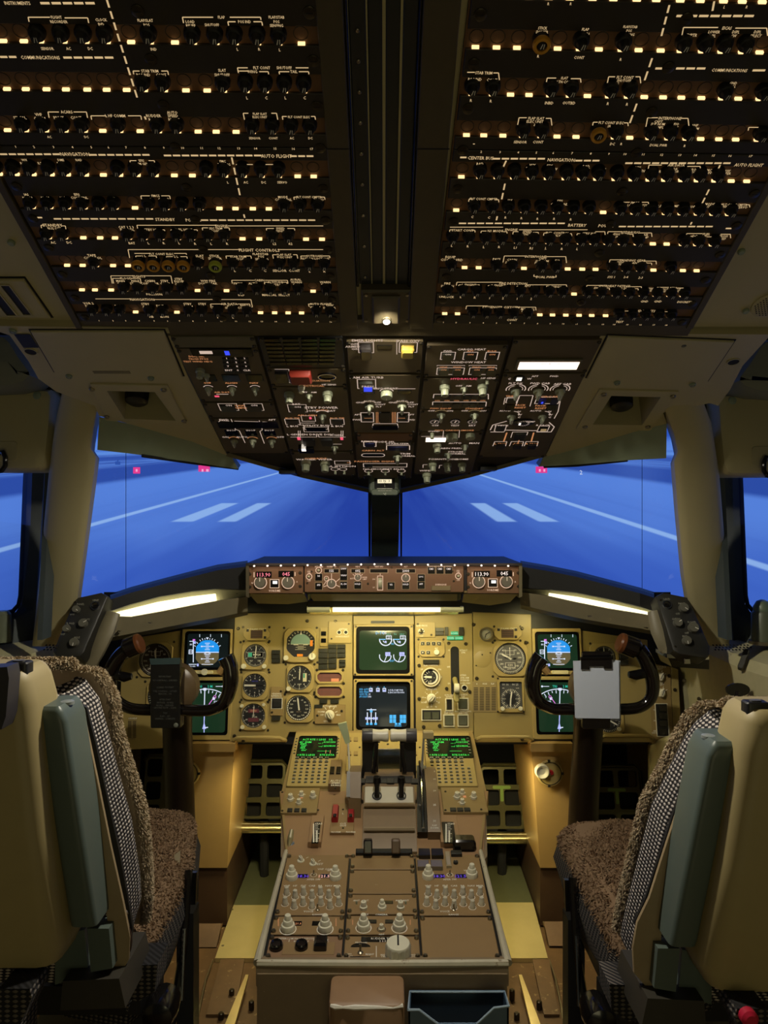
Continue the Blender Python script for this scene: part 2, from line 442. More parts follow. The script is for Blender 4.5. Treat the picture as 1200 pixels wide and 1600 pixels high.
# aft slope either side of the breaker panels, and above them
top_y = .30
def cbx(x, y): # a point of the breaker plane from plan coordinates, 12 mm above its face
 z = FCB.o.z - .4775 * (y - FCB.o.y); return V(x, y, z) + FCB.en * -.012
yj = 1.372
mb.slab([cbx(-1.15, .25), cbx(1.15, .25), cbx(1.15, yj), cbx(-1.15, yj)], FCB.en * -.02, BEIGE)
LH = [(167, 608), (242, 610), (275, 655), (195, 652)]; RH = [(955, 616), (1032, 618), (1003, 662), (926, 661)]
LO = [(262, 513), (293, 587), (355, 712), (300, 690), (200, 662), (155, 650), (148, 634), (88, 612), (60, 592), (45, 565), (15, 524), (-30, 509)]
RO = [(940, 521), (912, 587), (852, 714), (900, 702), (1000, 672), (1042, 662), (1036, 645), (1108, 630), (1122, 634), (1140, 610), (1160, 572), (1200, 528), (1240, 523)]
for O, H in ((LO, LH), (RO, RH)):
 o = px3(FP5, O); h = px3(FP5, H)
 best = min(((i, j) for i in range(len(o)) for j in range(len(h))), key=lambda q: (o[q[0]] - h[q[1]]).length)
 def area(pts): return sum((pts[i].x * pts[(i + 1) % len(pts)].y - pts[(i + 1) % len(pts)].x * pts[i].y) for i in range(len(pts)))
 if area(o) > 0: o.reverse(); best = min(((i, j) for i in range(len(o)) for j in range(len(h))), key=lambda q: (o[q[0]] - h[q[1]]).length)
 if area(h) < 0: h.reverse(); best = min(((i, j) for i in range(len(o)) for j in range(len(h))), key=lambda q: (o[q[0]] - h[q[1]]).length)
 i, j = best
 loop = o[i:] + o[:i + 1] + h[j:] + h[:j + 1]
 mb.add(loop, [tuple(range(len(loop)))], BEIGE)
 n = len(o); mb.add(o + [p + FP5.en * -.03 for p in o], [(k, k + n, (k + 1) % n + n, (k + 1) % n) for k in range(n)], BEIGE)
struct('ceiling', mb)

# reading light recesses in the ceiling
for side, H, plate, scr_px in (('left', LH, [(141, 598), (262, 600), (291, 660), (166, 655)], [(144, 605), (256, 606), (167, 648), (288, 655)]),
                               ('right', RH, [(936, 607), (1060, 610), (1016, 671), (900, 668)], [(943, 613), (1051, 616), (914, 664), (1012, 664)])):
 cu = sum(p[0] for p in H) / 4; cv = sum(p[1] for p in H) / 4
 fr = FP5.sub(cu, cv)
 t = thing('reading_light', f'dark eyeball reading light in the square ceiling recess above the {side} windshield pane', 'ceiling light', fr.M)
 def ccw(pts):
  a = sum(pts[i][0] * pts[(i + 1) % 4][1] - pts[(i + 1) % 4][0] * pts[i][1] for i in range(4)); return pts if a > 0 else pts[::-1]
 hp = ccw([fr.px(*p) for p in H]); pp = ccw([fr.px(*p) for p in plate])
 k0 = min(range(4), key=lambda i: (V(*pp[i]) - V(*hp[0])).length); pp = pp[k0:] + pp[:k0]
 mb = MB(); mb.bezel(pp, hp, 0, .004, -.075, BEIGE, ch=.001)
 mb.add([(x, y, -.075) for x, y in hp], [(0, 1, 2, 3)], BEIGE2); obj('recess_housing', mb, t)
 a, b = fr.px(cu - 6 if side == 'left' else cu - 8, cv - 10, -.03)
 mb = MB(); mb.lathe(a, b, [(.026, -.074), (.026, -.03), (.024, -.020), (.018, -.016)], BLACKM, 20, flute=.05, fz=(-.08, -.025)); obj('eyeball', mb, t)
 mb = MB()
 for p in scr_px:
  x, y = fr.px(*p); mb.lathe(x, y, [(.006, .003), (.006, .006), (.0045, .008)], STEEL, 10)
 obj('screws', mb, t)['kind'] = 'stuff'

# access panels in the ceiling
for side, pts, lab, c in (('left', [(48, 515), (256, 515), (286, 586), (86, 580)], (175, 578), (168, 550)), ('right', [(950, 523), (1147, 531), (1105, 594), (917, 589)], None, (1030, 560))):
 fr = FP5.sub(*c)
 q = [fr.px(*p) for p in pts][::-1]
 t = thing('access_panel', f'flat beige access panel in the ceiling on the {side}, next to the overhead switch panel', 'panel', fr.M)
 mb = MB(); mb.prism(inset(q, -.003), .0005, .0012, DARKV); obj('gap_seal', mb, t)
 mb = MB(); mb.prism(q, .0, .005, BEIGE, ch=.0015); obj('cover', mb, t)
 if lab:
  mb = MB(); a, b = fr.px(*lab); mb.rrect(a, b, .072, .010, .005, .0055, mat('faded_placard', (120, 112, 78), .6)); obj('placard', mb, t)
mb = MB()
for u, v in ((108, 587), (236, 590), (964, 597), (1082, 600), (20, 516), (1068, 537)):
 fr = FP5.sub(u, v); mb.T = fr.M; mb.lathe(0, 0, [(.0065, 0), (.0065, .003), (.005, .005)], BEIGE2, 12); mb.ring(0, 0, .0045, .0036, .0045, .0052, SCREW, 12)
for u, v in ((97, 506), (18, 378), (1158, 392), (1165, 485), (1097, 521)):
 fr = FCB.sub(u, v, -.012); mb.T = fr.M; mb.lathe(0, 0, [(.006, 0), (.006, .003), (.0045, .005)], BEIGE2, 12)
mb.T = None
o = obj('ceiling_screw', mb); o['kind'] = 'stuff'; o['label'] = 'round screw heads dotted over the beige ceiling panels'
# handle slot and finger holes
for side, sl, holes in (('left', [(22, 521), (47, 521), (61, 542), (37, 542)], (48, 549)), ('right', None, (1146, 565))):
 fr = FP5.sub(*holes)
 t = thing('finger_hole', f'dark oval finger hole at the {side} edge of the ceiling', 'hole', fr.M)
 mb = MB(); mb.ring(0, 0, .0125, .0105, 0, .002, BEIGE, 20); mb.disc(0, 0, .0105, .001, DARKV); obj('rim', mb, t)
 if sl:
  mb = MB(); mb.poly([fr.px(*p) for p in sl][::-1], .002, BLACKR); obj('slot', mb, t)

# air vent (left) and speaker grille (right) in the aft ceiling
fr = FCB.sub(20, 465, -.012)
t = thing('air_vent', 'beige framed ceiling air vent with two dark slanted slots, left of the breaker panel', 'vent', fr.M)
q = [fr.px(*p) for p in [(-60, 434), (38, 434), (80, 494), (-40, 491)]][::-1]
mb = MB(); mb.prism(inset(q, -.003), 0, .0012, DARKV); mb.prism(q, 0, .006, BEIGE, ch=.002); obj('vent_frame', mb, t)
for sl in ([(2, 441), (15, 441), (50, 487), (38, 487)], [(-26, 441), (-10, 441), (27, 488), (12, 488)]):
 mb = MB(); w = [fr.px(*p) for p in sl][::-1]; mb.bezel(inset(w, -.002), w, .006, .008, .0065, BEIGE); mb.poly(w, .0066, BLACKR); obj('slot', mb, t)
fr = FCB.sub(1203, 476, -.012)
t = thing('ceiling_speaker', 'round perforated speaker grille in the beige ceiling, right of the breaker panel', 'speaker', fr.M)
mb = MB(); mb.lathe(0, 0, [(.031, 0), (.031, .002), (.029, .003)], BEIGE, 28); obj('grille', mb, t)
mb = MB()
for i in range(-5, 6):
 for j in range(-5, 6):
  x = i * .0052 + (j % 2) * .0026; y = j * .0047
  if x * x + y * y < .0265 ** 2: mb.disc(x, y, .0016, .0034, DARKV, 6)
obj('perforation', mb, t)['kind'] = 'stuff'

# green trim rails under the ceiling edge, above the windshield panes
for side, top, bot in (('left', [(155, 651), (200, 662), (300, 690), (362, 713)], [(152, 703), (205, 709), (300, 722), (372, 733)]),
                       ('right', [(1042, 658), (1000, 669), (900, 698), (850, 711)], [(1041, 716), (985, 719), (900, 726), (842, 729)])):
 mb = MB(); T = px3(FP5, top, -.004); B = [P(u, v, T[i].y + .05) for i, (u, v) in enumerate(bot)]
 back = [p + V(0, .035, .012) for p in B]; Tb = [p + V(0, .04, 0) for p in T]
 mb.loft([T, B, back, Tb], BEIGE2, cap1=False, closed=False)
 e0, e1 = [T[0], B[0], back[0], Tb[0]], [T[-1], B[-1], back[-1], Tb[-1]]
 mb.add(e0, [(0, 1, 2, 3)], BEIGE2); mb.add(e1, [(0, 1, 2, 3)], BEIGE2)
 struct('trim_' + ('1' if side == 'left' else '2'), mb)
 mb = MB(); rail = [(222, 712), (300, 723), (372, 732)] if side == 'left' else [(980, 719), (900, 727), (850, 729)]
 mb.tube([P(u, v, B[min(i + 1, 3)].y + .012) for i, (u, v) in enumerate(rail)], .004, BLACKM, 8)
 struct('trim_' + ('3' if side == 'left' else '4'), mb)

# ================================================================ windshield: posts, panes, seals
def lerp(tab, v):
 for (v0, a), (v1, b) in zip(tab, tab[1:]):
  if v <= v1: return a + (b - a) * (v - v0) / (v1 - v0)
 return tab[-1][1]
def post(name, lt, rt, y0, y1, depth, m, inner):
 """window post: pixel edges by height, leaning from y0 (top) to y1 (bottom); rounded face, returns going outboard"""
 vs = sorted({v for _, v in lt} | {v for _, v in rt}); L = [(v, u) for u, v in lt]; R = [(v, u) for u, v in rt]; rows = []
 for v in vs:
  y = y0 + (y1 - y0) * (v - vs[0]) / (vs[-1] - vs[0]); a, b = lerp(L, v), lerp(R, v); w = b - a
  prof = [(0, depth), (0, .014), (.05, .006), (.16, 0), (.5, -.004), (.84, 0), (.95, .006), (1, .014), (1, depth)]
  rows.append([P(a + w * t, v, y) + V((.02 if inner > 0 else -.02) * -1 * (1 if d == depth else 0), d, 0) for t, d in prof])
 mb = MB(); mb.loft([list(r) for r in rows], m, cap1=False, closed=False)
 return struct(name, mb, sharp=40)
post('wall_post_left', [(92, 614), (82, 660), (72, 740), (62, 850), (52, 960), (47, 1006)], [(150, 628), (142, 668), (138, 700), (146, 712), (143, 740), (130, 840), (117, 940), (104, 970), (86, 1010)], 1.64, 2.02, .09, BEIGE, 1)
post('wall_post_right', [(1040, 630), (1058, 680), (1063, 705), (1057, 720), (1063, 800), (1072, 900), (1080, 950), (1096, 976), (1112, 1010)], [(1104, 628), (1116, 660), (1128, 740), (1135, 830), (1142, 950), (1143, 1008)], 1.64, 2.02, .09, BEIGE, -1)
# centre post
mb = MB()
a = [P(580, 762, 2.30), P(625, 762, 2.30), P(622, 880, 2.52), P(580, 880, 2.52)]
mb.slab(a, V(0, .05, 0), mat('centre_post_green', (52, 60, 56), .45))
struct('wall_post_center', mb)
mb = MB()
for u0, u1 in ((575, 580), (625, 629)):
 mb.slab([P(u0, 750, 2.29), P(u1, 750, 2.29), P(u1 - 1, 880, 2.51), P(u0 + 1, 880, 2.51)], V(0, .03, 0), BLACKR)
for v in (800, 845):
 for u in (584, 620): mb.T = Matrix.Translation(P(u, v, 2.30 + .22 * (v - 762) / 118)) @ Matrix.Rotation(math.radians(75), 4, 'X'); mb.lathe(0, 0, [(.006, -.004), (.006, .004), (.004, .006)], SCREW, 10)
mb.T = None
struct('trim_5', mb)
PANE = glassmat('windshield_glass', (.96, .98, .98), .012, .02)
GL, GR = P(577, 700, 2.33), P(628, 700, 2.33)
panes = (('window_1', [P(100, 640, 1.80), P(578, 715, 2.36), P(578, 892, 2.56), P(80, 985, 2.10)]), ('window_2', [P(1100, 640, 1.80), P(627, 715, 2.36), P(627, 892, 2.56), P(1120, 985, 2.10)]),
         ('window_3', [P(-60, 700, 1.75), P(52, 700, 2.02), P(42, 965, 2.10), P(-80, 985, 1.8)]), ('window_4', [P(1260, 700, 1.75), P(1143, 700, 2.02), P(1150, 965, 2.10), P(1280, 985, 1.8)]))
for n, p in panes:
 mb = MB(); mb.add(p, [(0, 1, 2, 3)], PANE); struct(n, mb)
# side window frames and seals
for s in (1, -1):
 mx = lambda u: u if s == 1 else 1200 - u - 3
 mb = MB()
 mb.slab([P(mx(72), 700, 2.06), P(mx(42), 700, 2.06), P(mx(33), 944, 2.10), P(mx(24), 957, 2.09), P(mx(-60), 975, 1.85), P(mx(-60), 1010, 1.85), P(mx(50), 1010, 2.1), P(mx(56), 950, 2.1)], V(s * -.0, .05, 0), GREYSEAL)
 struct('wall_window_frame_' + ('left' if s == 1 else 'right'), mb)
 mb = MB(); mb.tube([P(mx(42), 700, 2.055), P(mx(39), 760, 2.065), P(mx(32), 930, 2.085), P(mx(29), 945, 2.085), P(mx(20), 955, 2.08), P(mx(-60), 972, 1.84)], .006, BLACKR, 8)
 struct('trim_' + ('6' if s == 1 else '7'), mb)
# overhead boxes above the side windows
def soft_slab(pts, y, d, m, r=.012):
 """outline in pixels at depth y, thick towards the back, with a rounded front edge"""
 q = [P(u, v, y) for u, v in pts]; o = [(p.x, p.z) for p in q]
 if sum(o[i][0] * o[(i + 1) % len(o)][1] - o[(i + 1) % len(o)][0] * o[i][1] for i in range(len(o))) < 0: o.reverse()
 mb = MB(); L = [[(x, y + d, z) for x, z in o], [(x, y + r, z) for x, z in o], [(x, y + r * .3, z) for x, z in inset(o, r * .3)], [(x, y, z) for x, z in inset(o, r)]]
 mb.loft(L, m); return mb
for side, s in (('left', 1), ('right', -1)):
 mx = (lambda u: u) if s == 1 else (lambda u: 1202 - u)
 dv = 0 if s == 1 else 8
 t = thing('visor_box', f'rounded beige box over the {side} side window with a black hook below', 'box', V(0, 0, 0))
 mb = soft_slab([(mx(u), v + dv) for u, v in [(-70, 598), (74, 607), (81, 618), (78, 660), (72, 718), (66, 730), (56, 735), (-70, 735)]], 1.74, .12, BEIGE, .02); obj('body', mb, t)
 mb = MB(); mb.T = Matrix.Translation(P(mx(58), 618 + dv, 1.742)) @ Matrix.Rotation(math.radians(90), 4, 'X'); mb.lathe(0, 0, [(.009, -.002), (.009, .002), (.006, .004)], BEIGE2, 14); obj('screw', mb, t)
 mb = MB(); mb.T = Matrix(); mb.rrect(0, 0, .07, .045, 0, .004, BEIGE, r=.008, ch=.001); mb2 = MB()
 M = Matrix.Translation(P(mx(4), 705 + dv, 1.742)) @ Matrix.Rotation(math.radians(90), 4, 'X'); obj('hook_plate', mb, t, M)
 mb = MB(); c = P(mx(4), 722 + dv, 1.73); mb.tube([c + V(-.008 * s, 0, .02), c + V(.004 * s, -.006, .022), c + V(.010 * s, -.008, .01), c + V(.010 * s, -.008, -.008), c + V(.003 * s, -.008, -.019), c + V(-.012 * s, -.008, -.023)], .0055, BLACKG, 8); obj('hook', mb, t)
 t = thing('ceiling_fairing', f'smooth grey fairing tucked above the {side} side window box', 'fairing', V(0, 0, 0))
 mb = soft_slab([(mx(u), v + dv) for u, v in [(-90, 516), (4, 519), (16, 530), (30, 553), (48, 577), (50, 588), (36, 600), (12, 607), (-90, 612)]], 1.66, .1, mat('fairing_grey', (128, 128, 112), .55), .03); obj('shell', mb, t)
 # dark gap between fairing and ceiling
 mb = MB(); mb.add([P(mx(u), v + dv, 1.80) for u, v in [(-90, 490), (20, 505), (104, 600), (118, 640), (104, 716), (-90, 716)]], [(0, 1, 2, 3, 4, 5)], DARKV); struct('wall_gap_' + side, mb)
 # narrow frame strip between post and box
 mb = MB(); mb.slab([P(mx(u), v, 1.86) for u, v in [(70, 600), (92, 612), (80, 700), (66, 1000), (58, 1000), (70, 740)]], V(0, .05, 0), GREYSEAL); struct('wall_strip_' + side, mb)

# ================================================================ side walls, nose bulkhead, floor
WALLP = mat('side_wall_beige', (178, 170, 130), .6, bump=.15, bscale=700)
for s, n in ((-1, 'left'), (1, 'right')):
 mb = MB()
 # sidewall below the windows, with a sloping ledge
 pr = [(1.04, 1.02), (.98, 1.005), (.905, .985), (.89, .96), (.93, .5), (.95, .1)]
 mb.loft([[V(s * x * (1 if y > 1.5 else 1.14), y, z) for x, z in pr] for y in (2.98, 1.9, 1.2, -.2)][::(1 if s < 0 else -1)], WALLP, cap1=False, closed=False)
 struct('wall_' + n, mb)
mb = MB()
mb.slab([V(-1.1, 2.95, .05), V(1.1, 2.95, .05), V(1.1, 2.95, 1.0), V(-1.1, 2.95, 1.0)], V(0, .03, 0), DARKV)
struct('wall_front', mb)
mb = MB(); mb.slab([V(-1.2, 2.38, 1.0), V(1.2, 2.38, 1.0), V(1.2, 2.98, 1.0), V(-1.2, 2.98, 1.0)], V(0, 0, .02), DARKV); struct('wall_nose_deck', mb)  # unseen slab added to keep the screen's light out of the footwells
for s, n in ((-1, 'left'), (1, 'right')):
 mb = MB(); mb.slab([V(s * 1.06, y, z) for y, z in ((-.3, 1.0), (1.25, 1.0), (1.25, 1.56), (1.98, 1.52), (1.98, 2.0), (-.3, 2.35))], V(s * .02, 0, 0), WALLP); struct('wall_upper_' + n, mb)
mb = MB(); mb.slab([V(-1.1, 2.95, .10), V(1.1, 2.95, .10), V(1.1, -.6, .10), V(-1.1, -.6, .10)], V(0, 0, -.05), RUSTF)
struct('floor', mb)
# ================================================================ overhead circuit breaker panels
BRK = {}
def breaker_mesh(kind):
 if kind in BRK: return BRK[kind]
 mb = MB()
 mb.lathe(0, 0, [(.0098, 0), (.0098, .006), (.0088, .009), (.0066, .010), (.0056, .0165), (.0045, .018)], mat('breaker_black', (11, 10, 9), .6), 12)
 mb.line(-.0012, -.003, .0006, .003, .0011, .0182, WHITE); mb.line(.0022, -.003, .0026, .003, .0009, .0182, WHITE)
 BRK[kind] = mb.mesh('breaker'); return BRK[kind]
def collar_mesh(m):
 mb = MB(); mb.lathe(0, 0, [(.0062, .0105), (.0095, .0105), (.0105, .0125), (.0105, .016), (.0095, .018), (.0062, .018), (.0062, .0105)], m, 18, cap1=False); return mb.mesh('collar')
COLLAR = {'Y': collar_mesh(AMBERP), 'G': collar_mesh(LIMEP)}
def parse(s):
 return [(int(x[:-1]), x[-1]) for x in s.split()]
LROWS = [(-6, '20. 52. 84B 116. 147B 180. 212. 244. 276. 308B 340B 371. 402. 434B 466.'),
 (70, '8. 40. 67B 103B 137B 170B 206. 237B 274. 304B 339B 369B 404B 437B 471.'),
 (144.5, '14. 43. 75. 105. 138. 168. 199. 228B 259B 291. 324. 351B 386B 416B 446B 476B'),
 (208.5, '15. 44B 75B 105B 135B 162. 190B 220. 250B 280B 310. 338. 369. 396B 427B 456B 485B'),
 (277, '4B 30B 56B 84B 109B 137B 163. 190B 217B 245B 273. 301. 326B 353B 382B 410B 437B 465. 490.'),
 (328, '55B 82B 109B 135B 160B 183B 212. 236B 262B 288B 315B 343. 368. 395. 420. 445B 470B 497B'),
 (375, '80B 105B 132. 158. 181. 204B 228B 254B 280B 302B 328B 353B 379. 405. 427B 452B 478. 503.'),
 (418, '107. 131. 153B 178. 201. 222Y 245Y 268Y 291Y 313B 340G 366B 390B 413B 438B 460B 484B 507B'),
 (456, '130. 150. 175. 198B 220B 243B 265B 288B 309. 330B 354. 379B 403B 424B 446B 467B 489. 510B'),
 (490, '150B 172B 192B 213. 237B 258B 277. 298B 318B 343B 366B 388B 407. 429. 450. 471. 495B 516B')]
RROWS = [(0, '763B 795B 826. 857. 890. 926. 959. 996. 1027. 1065. 1097. 1134. 1164. 1196.'),
 (79, '742. 775. 807. 841Y 871. 904B 936. 970B 999. 1034. 1064B 1098B 1129B 1162B 1192.'),
 (152, '735B 767B 797. 826. 857B 888B 918. 950B 980B 1008. 1038. 1067. 1099. 1130B 1158. 1190B'),
 (216, '728. 755. 785. 814B 843B 870. 900. 930Y 959B 985. 1014B 1044B 1073B 1098. 1127. 1154. 1187B'),
 (281, '720. 747B 774B 800B 827B 853B 881B 906B 931B 960B 987B 1014B 1039B 1066B 1091B 1119B 1147. 1172.'),
 (333, '712. 738B 766B 791B 816B 842B 867B 892B 917B 943. 966B 990B 1015B 1040B 1065B 1091B 1116B 1141B'),
 (381, '705B 730B 756B 781B 806B 830B 855B 880B 905B 925B 947B 970B 995B 1022. 1044. 1067B 1090B 1115B'),
 (422, '703B 725. 747. 773B 797B 818. 843B 866B 887. 910. 931. 954B 976B 999B 1023. 1046B 1070. 1092.'),
 (461, '697B 720B 742B 765B 786B 810B 832B 855B 876B 897. 915B 937B 960B 981B 1003B 1025B 1047B 1068B'),
 (494, '694. 714. 736B 757B 778B 800B 822B 843. 863. 884. 905. 925. 947. 965B 986B 1007B 1028B 1048B')]
# lettering: (text, u, v, height px); brackets: (u0, u1, v, drop px); dashes: (u0, u1, v)
LTXT = [('INSTRUMENTS', 27, 5, 6), ('FLIGHT', 88, 27, 5), ('RECORDER', 92, 34, 5), ('CLOCK', 158, 31, 5), ('IND', 158, 38, 5), ('FLAP/SLAT', 227, 32, 5), ('POS', 229, 39, 5), ('FLAP', 346, 27, 5), ('LOAD', 297, 34, 5), ('RELIEF', 298, 40, 5), ('SHUTOFF', 331, 39, 5), ('POS IND', 382, 34, 5), ('FLAP/STAB', 432, 27, 5), ('POS', 432, 34, 5), ('SENSING', 432, 40, 5),
 ('SENSOR', 74, 76, 5), ('AC', 107, 76, 5), ('DC', 141, 76, 5), ('IND', 240, 77, 5), ('L', 371, 77, 5), ('R', 405, 77, 5), ('L', 437, 78, 5), ('COMMUNICATIONS', 63, 90, 6), ('STAB TRIM', 234, 111, 5), ('POS IND', 224, 117, 5), ('CONT', 252, 117, 5), ('SLAT', 347, 110, 5), ('SHUTOFF', 347, 117, 5), ('FLT CONT', 409, 106, 5), ('SHUTOFF', 444, 106, 5), ('WING', 394, 112, 5), ('TAIL', 459, 112, 5),
 ('L', 386, 153, 5), ('C', 416, 153, 5), ('L', 446, 153, 5), ('C', 476, 153, 5), ('SELCAL', 31, 184, 5), ('VHF', 60, 179, 5), ('COMM', 62, 185, 5), ('ACARS', 104, 175, 5), ('PRINT', 92, 184, 5), ('CONT', 119, 184, 5), ('L HF COMM', 180, 181, 5), ('RUDDER', 240, 181, 5), ('RATIO', 241, 187, 5), ('AUTO', 269, 176, 5), ('SPEED', 270, 181, 5), ('BRAKE', 272, 187, 5), ('FLAP SLAT', 406, 178, 4), ('ELEC UNIT', 406, 183, 4), ('FLT CONT ELEC', 467, 183, 4), ('SENSOR', 398, 216, 4), ('CONT', 427, 216, 4), ('AC', 456, 216, 4), ('DC', 485, 216, 4), ('AC', 77, 214, 4), ('DC', 135, 214, 4),
 ('NAVIGATION', 117, 241, 6), ('AUTO FLIGHT', 432, 244, 6), ('IRS', 13, 254, 4), ('WX', 38, 250, 4), ('RADAR', 40, 255, 4), ('ILS DSP', 67, 255, 4), ('DME', 95, 250, 4), ('PROM', 96, 255, 4), ('RAD', 123, 250, 4), ('ALTM', 125, 255, 4), ('ATC', 180, 255, 4), ('EFIS', 221, 251, 4), ('SYM GEN', 222, 256, 4), ('FMC', 348, 252, 4), ('TUNING', 350, 257, 4), ('TMC', 406, 257, 4), ('L', 356, 285, 4), ('AC', 384, 285, 4), ('DC', 412, 285, 4), ('SERVO', 441, 285, 4),
 ('IAS', 41, 304, 4), ('MACH', 43, 309, 4), ('ALTM', 70, 309, 4), ('ADI', 97, 309, 4), ('EFIS', 120, 304, 4), ('CONT PNL', 124, 309, 4), ('VSI', 150, 310, 4), ('HSI', 176, 310, 4), ('FMCS', 243, 306, 4), ('CDU', 230, 311, 4), ('CMPTR', 256, 311, 4), ('ILS', 284, 311, 4), ('VOR', 310, 311, 4), ('MODE', 442, 308, 4), ('CONT PNL', 443, 312, 4), ('FLT CONT CMPTR', 483, 308, 3.6), ('PWR', 468, 312, 4), ('SERVO', 498, 312, 4),
 ('STANDBY', 258, 343, 5), ('POWER', 302, 344, 5), ('STANDBY', 82, 352, 5), ('BUS OFF', 85, 357, 4), ('CAT 1 2 3', 197, 355, 4), ('BUS ISOL', 199, 359, 4), ('ENGINE', 346, 353, 4), ('STBY IGN', 237, 359, 4), ('FUEL HEAT', 287, 359, 4), ('SEC TRIM', 337, 357, 3.6), ('CONT', 337, 361, 3.6), ('SPEED', 438, 357, 3.6), ('SENSE', 438, 361, 3.6), ('AC', 83, 379, 4), ('DC', 108, 379, 4), ('BAT', 206, 380, 4), ('L', 232, 380, 4), ('R', 256, 380, 4), ('L', 280, 380, 4), ('R', 305, 381, 4), ('L', 330, 381, 4), ('R', 355, 381, 4), ('L2', 429, 381, 4), ('R2', 454, 381, 4),
 ('FLIGHT CONTROLS', 405, 391, 5), ('TAPE', 143, 399, 4), ('CONTROL', 145, 403, 4), ('FLT CONT ELEC', 252, 397, 3.6), ('1 L', 225, 400, 3.6), ('2 L', 275, 401, 3.6), ('SLAT', 312, 400, 4), ('POS', 313, 404, 4), ('STICK', 335, 400, 4), ('SHAKER', 336, 404, 4), ('STAB TRIM', 372, 401, 3.6), ('SHUTOFF', 372, 405, 3.6), ('FLAP/STAB', 407, 397, 3.6), ('POS', 408, 401, 3.6), ('SENSING', 409, 405, 3.6), ('FLAP SLAT', 444, 398, 3.4), ('ELEC UNIT', 445, 402, 3.4), ('OUTBOARD', 492, 400, 3.4), ('AILERON LOCKOUT', 492, 404, 3.4), ('L', 367, 423, 4), ('C', 391, 423, 4), ('C', 414, 423, 4), ('SENSOR', 437, 423, 4), ('CONT', 460, 423, 4), ('L', 484, 424, 4), ('R', 507, 424, 4),
 ('LIGHTS', 217, 432, 4), ('FLOOD', 197, 435, 3.6), ('MAIN', 188, 439, 3.6), ('PNL', 189, 443, 3.6), ('AISLE', 211, 439, 3.6), ('STAND', 212, 443, 3.6), ('CABIN', 234, 439, 3.6), ('CORRIDOR', 234, 443, 3.6), ('STBY', 257, 439, 3.6), ('COMP', 258, 443, 3.6), ('STBY', 279, 436, 3.6), ('EQUIP', 280, 440, 3.6), ('COOL', 281, 444, 3.6), ('WW FIRE', 325, 439, 3.6), ('DUCT LEAK', 325, 443, 3.6), ('CABIN', 405, 438, 3.6), ('PRESS', 372, 443, 3.6), ('ALTM', 395, 443, 3.6), ('ALTITUDE', 430, 441, 3.4), ('CONTROL', 430, 445, 3.4), ('AURAL', 462, 437, 3.6), ('WARN', 463, 441, 3.6), ('SPKR', 464, 445, 3.6), ('WARN', 508, 441, 3.6), ('ELEX', 508, 445, 3.6), ('MANUAL', 421, 461, 3.6), ('SELECT', 444, 461, 3.6), ('IND', 377, 461, 3.6), ('POSITION', 241, 460, 3.6),
 ('NAVIGATION', 222, 468, 4), ('VOR 2', 138, 474, 3.6), ('DME', 139, 478, 3.6), ('RMI', 184, 478, 3.6), ('STBY', 227, 475, 3.6), ('ATT', 228, 479, 3.6), ('DME', 250, 478, 3.6), ('STBY', 293, 475, 3.6), ('ALTM', 294, 479, 3.6), ('STBY', 316, 475, 3.6), ('ILS', 316, 479, 3.6), ('AIR DATA', 358, 475, 3.6), ('CMPTR', 337, 480, 3.4), ('AOA', 360, 478, 3.2), ('SENSOR', 361, 481, 3.2), ('BARO', 382, 477, 3.2), ('CORRECT', 383, 481, 3.2), ('AUTO FLIGHT', 501, 475, 3.4), ('WARN', 492, 480, 3.4), ('YAW', 515, 477, 3.2), ('DAMPER', 515, 481, 3.2), ('VIB', 236, 495, 3.4), ('MON', 257, 495, 3.4), ('R', 341, 496, 3.4), ('L', 364, 496, 3.4)]
LBRK = [(44, 78, 27, 7), (137, 101, 28, 8), (285, 333, 27, 9), (407, 359, 27, 4), (356, 368, 34, 6), (409, 396, 34, 6), (208, 218, 111, 5), (262, 252, 111, 6), (371, 387, 106, 8), (482, 462, 106, 0), (371, 388, 111, 0), (419, 405, 112, 4), (436, 452, 112, 4), (482, 467, 112, 4), (75, 92, 175, 9), (135, 115, 175, 9), (142, 166, 181, 6), (220, 200, 181, 6), (380, 388, 177, 10), (432, 424, 177, 10), (441, 448, 182, 5), (492, 486, 182, 5), (203, 213, 251, 4), (241, 232, 251, 4), (369, 395, 257, 3), (441, 415, 257, 3), (220, 234, 306, 5), (265, 252, 306, 5), (459, 466, 308, 4), (507, 500, 308, 4), (64, 70, 352, 5), (102, 95, 353, 5), (214, 338, 352, 5), (505, 356, 353, 0), (217, 226, 359, 2), (257, 248, 359, 2), (267, 275, 359, 2), (308, 299, 359, 2), (316, 325, 356, 4), (358, 350, 356, 4), (416, 428, 357, 3), (460, 449, 357, 3), (200, 378, 390, 13), (505, 434, 390, 0), (210, 234, 396, 0), (291, 272, 396, 2), (212, 221, 400, 3), (244, 232, 400, 3), (260, 270, 401, 3), (292, 282, 401, 3), (353, 362, 400, 4), (392, 382, 400, 4), (426, 432, 398, 6), (464, 458, 398, 6), (470, 480, 400, 3), (515, 505, 400, 3), (173, 210, 431, 12), (267, 224, 431, 12), (176, 190, 435, 8), (219, 205, 435, 8), (362, 397, 438, 5), (449, 414, 438, 5), (413, 421, 441, 3), (448, 440, 441, 3), (149, 205, 467, 0), (392, 240, 468, 12), (329, 347, 475, 4), (390, 371, 475, 4), (482, 488, 475, 4)]
LDASH = [(63, 151, 5), (0, 28, 89), (99, 180, 90), (0, 96, 241), (140, 236, 242), (256, 411, 243), (453, 492, 244), (44, 68, 340), (84, 242, 342), (314, 495, 344)]
LVERT = [(167, 0, 216, 158), (226, 182, 229, 189), (362, 246, 376, 310), (381, 335, 383, 343)]
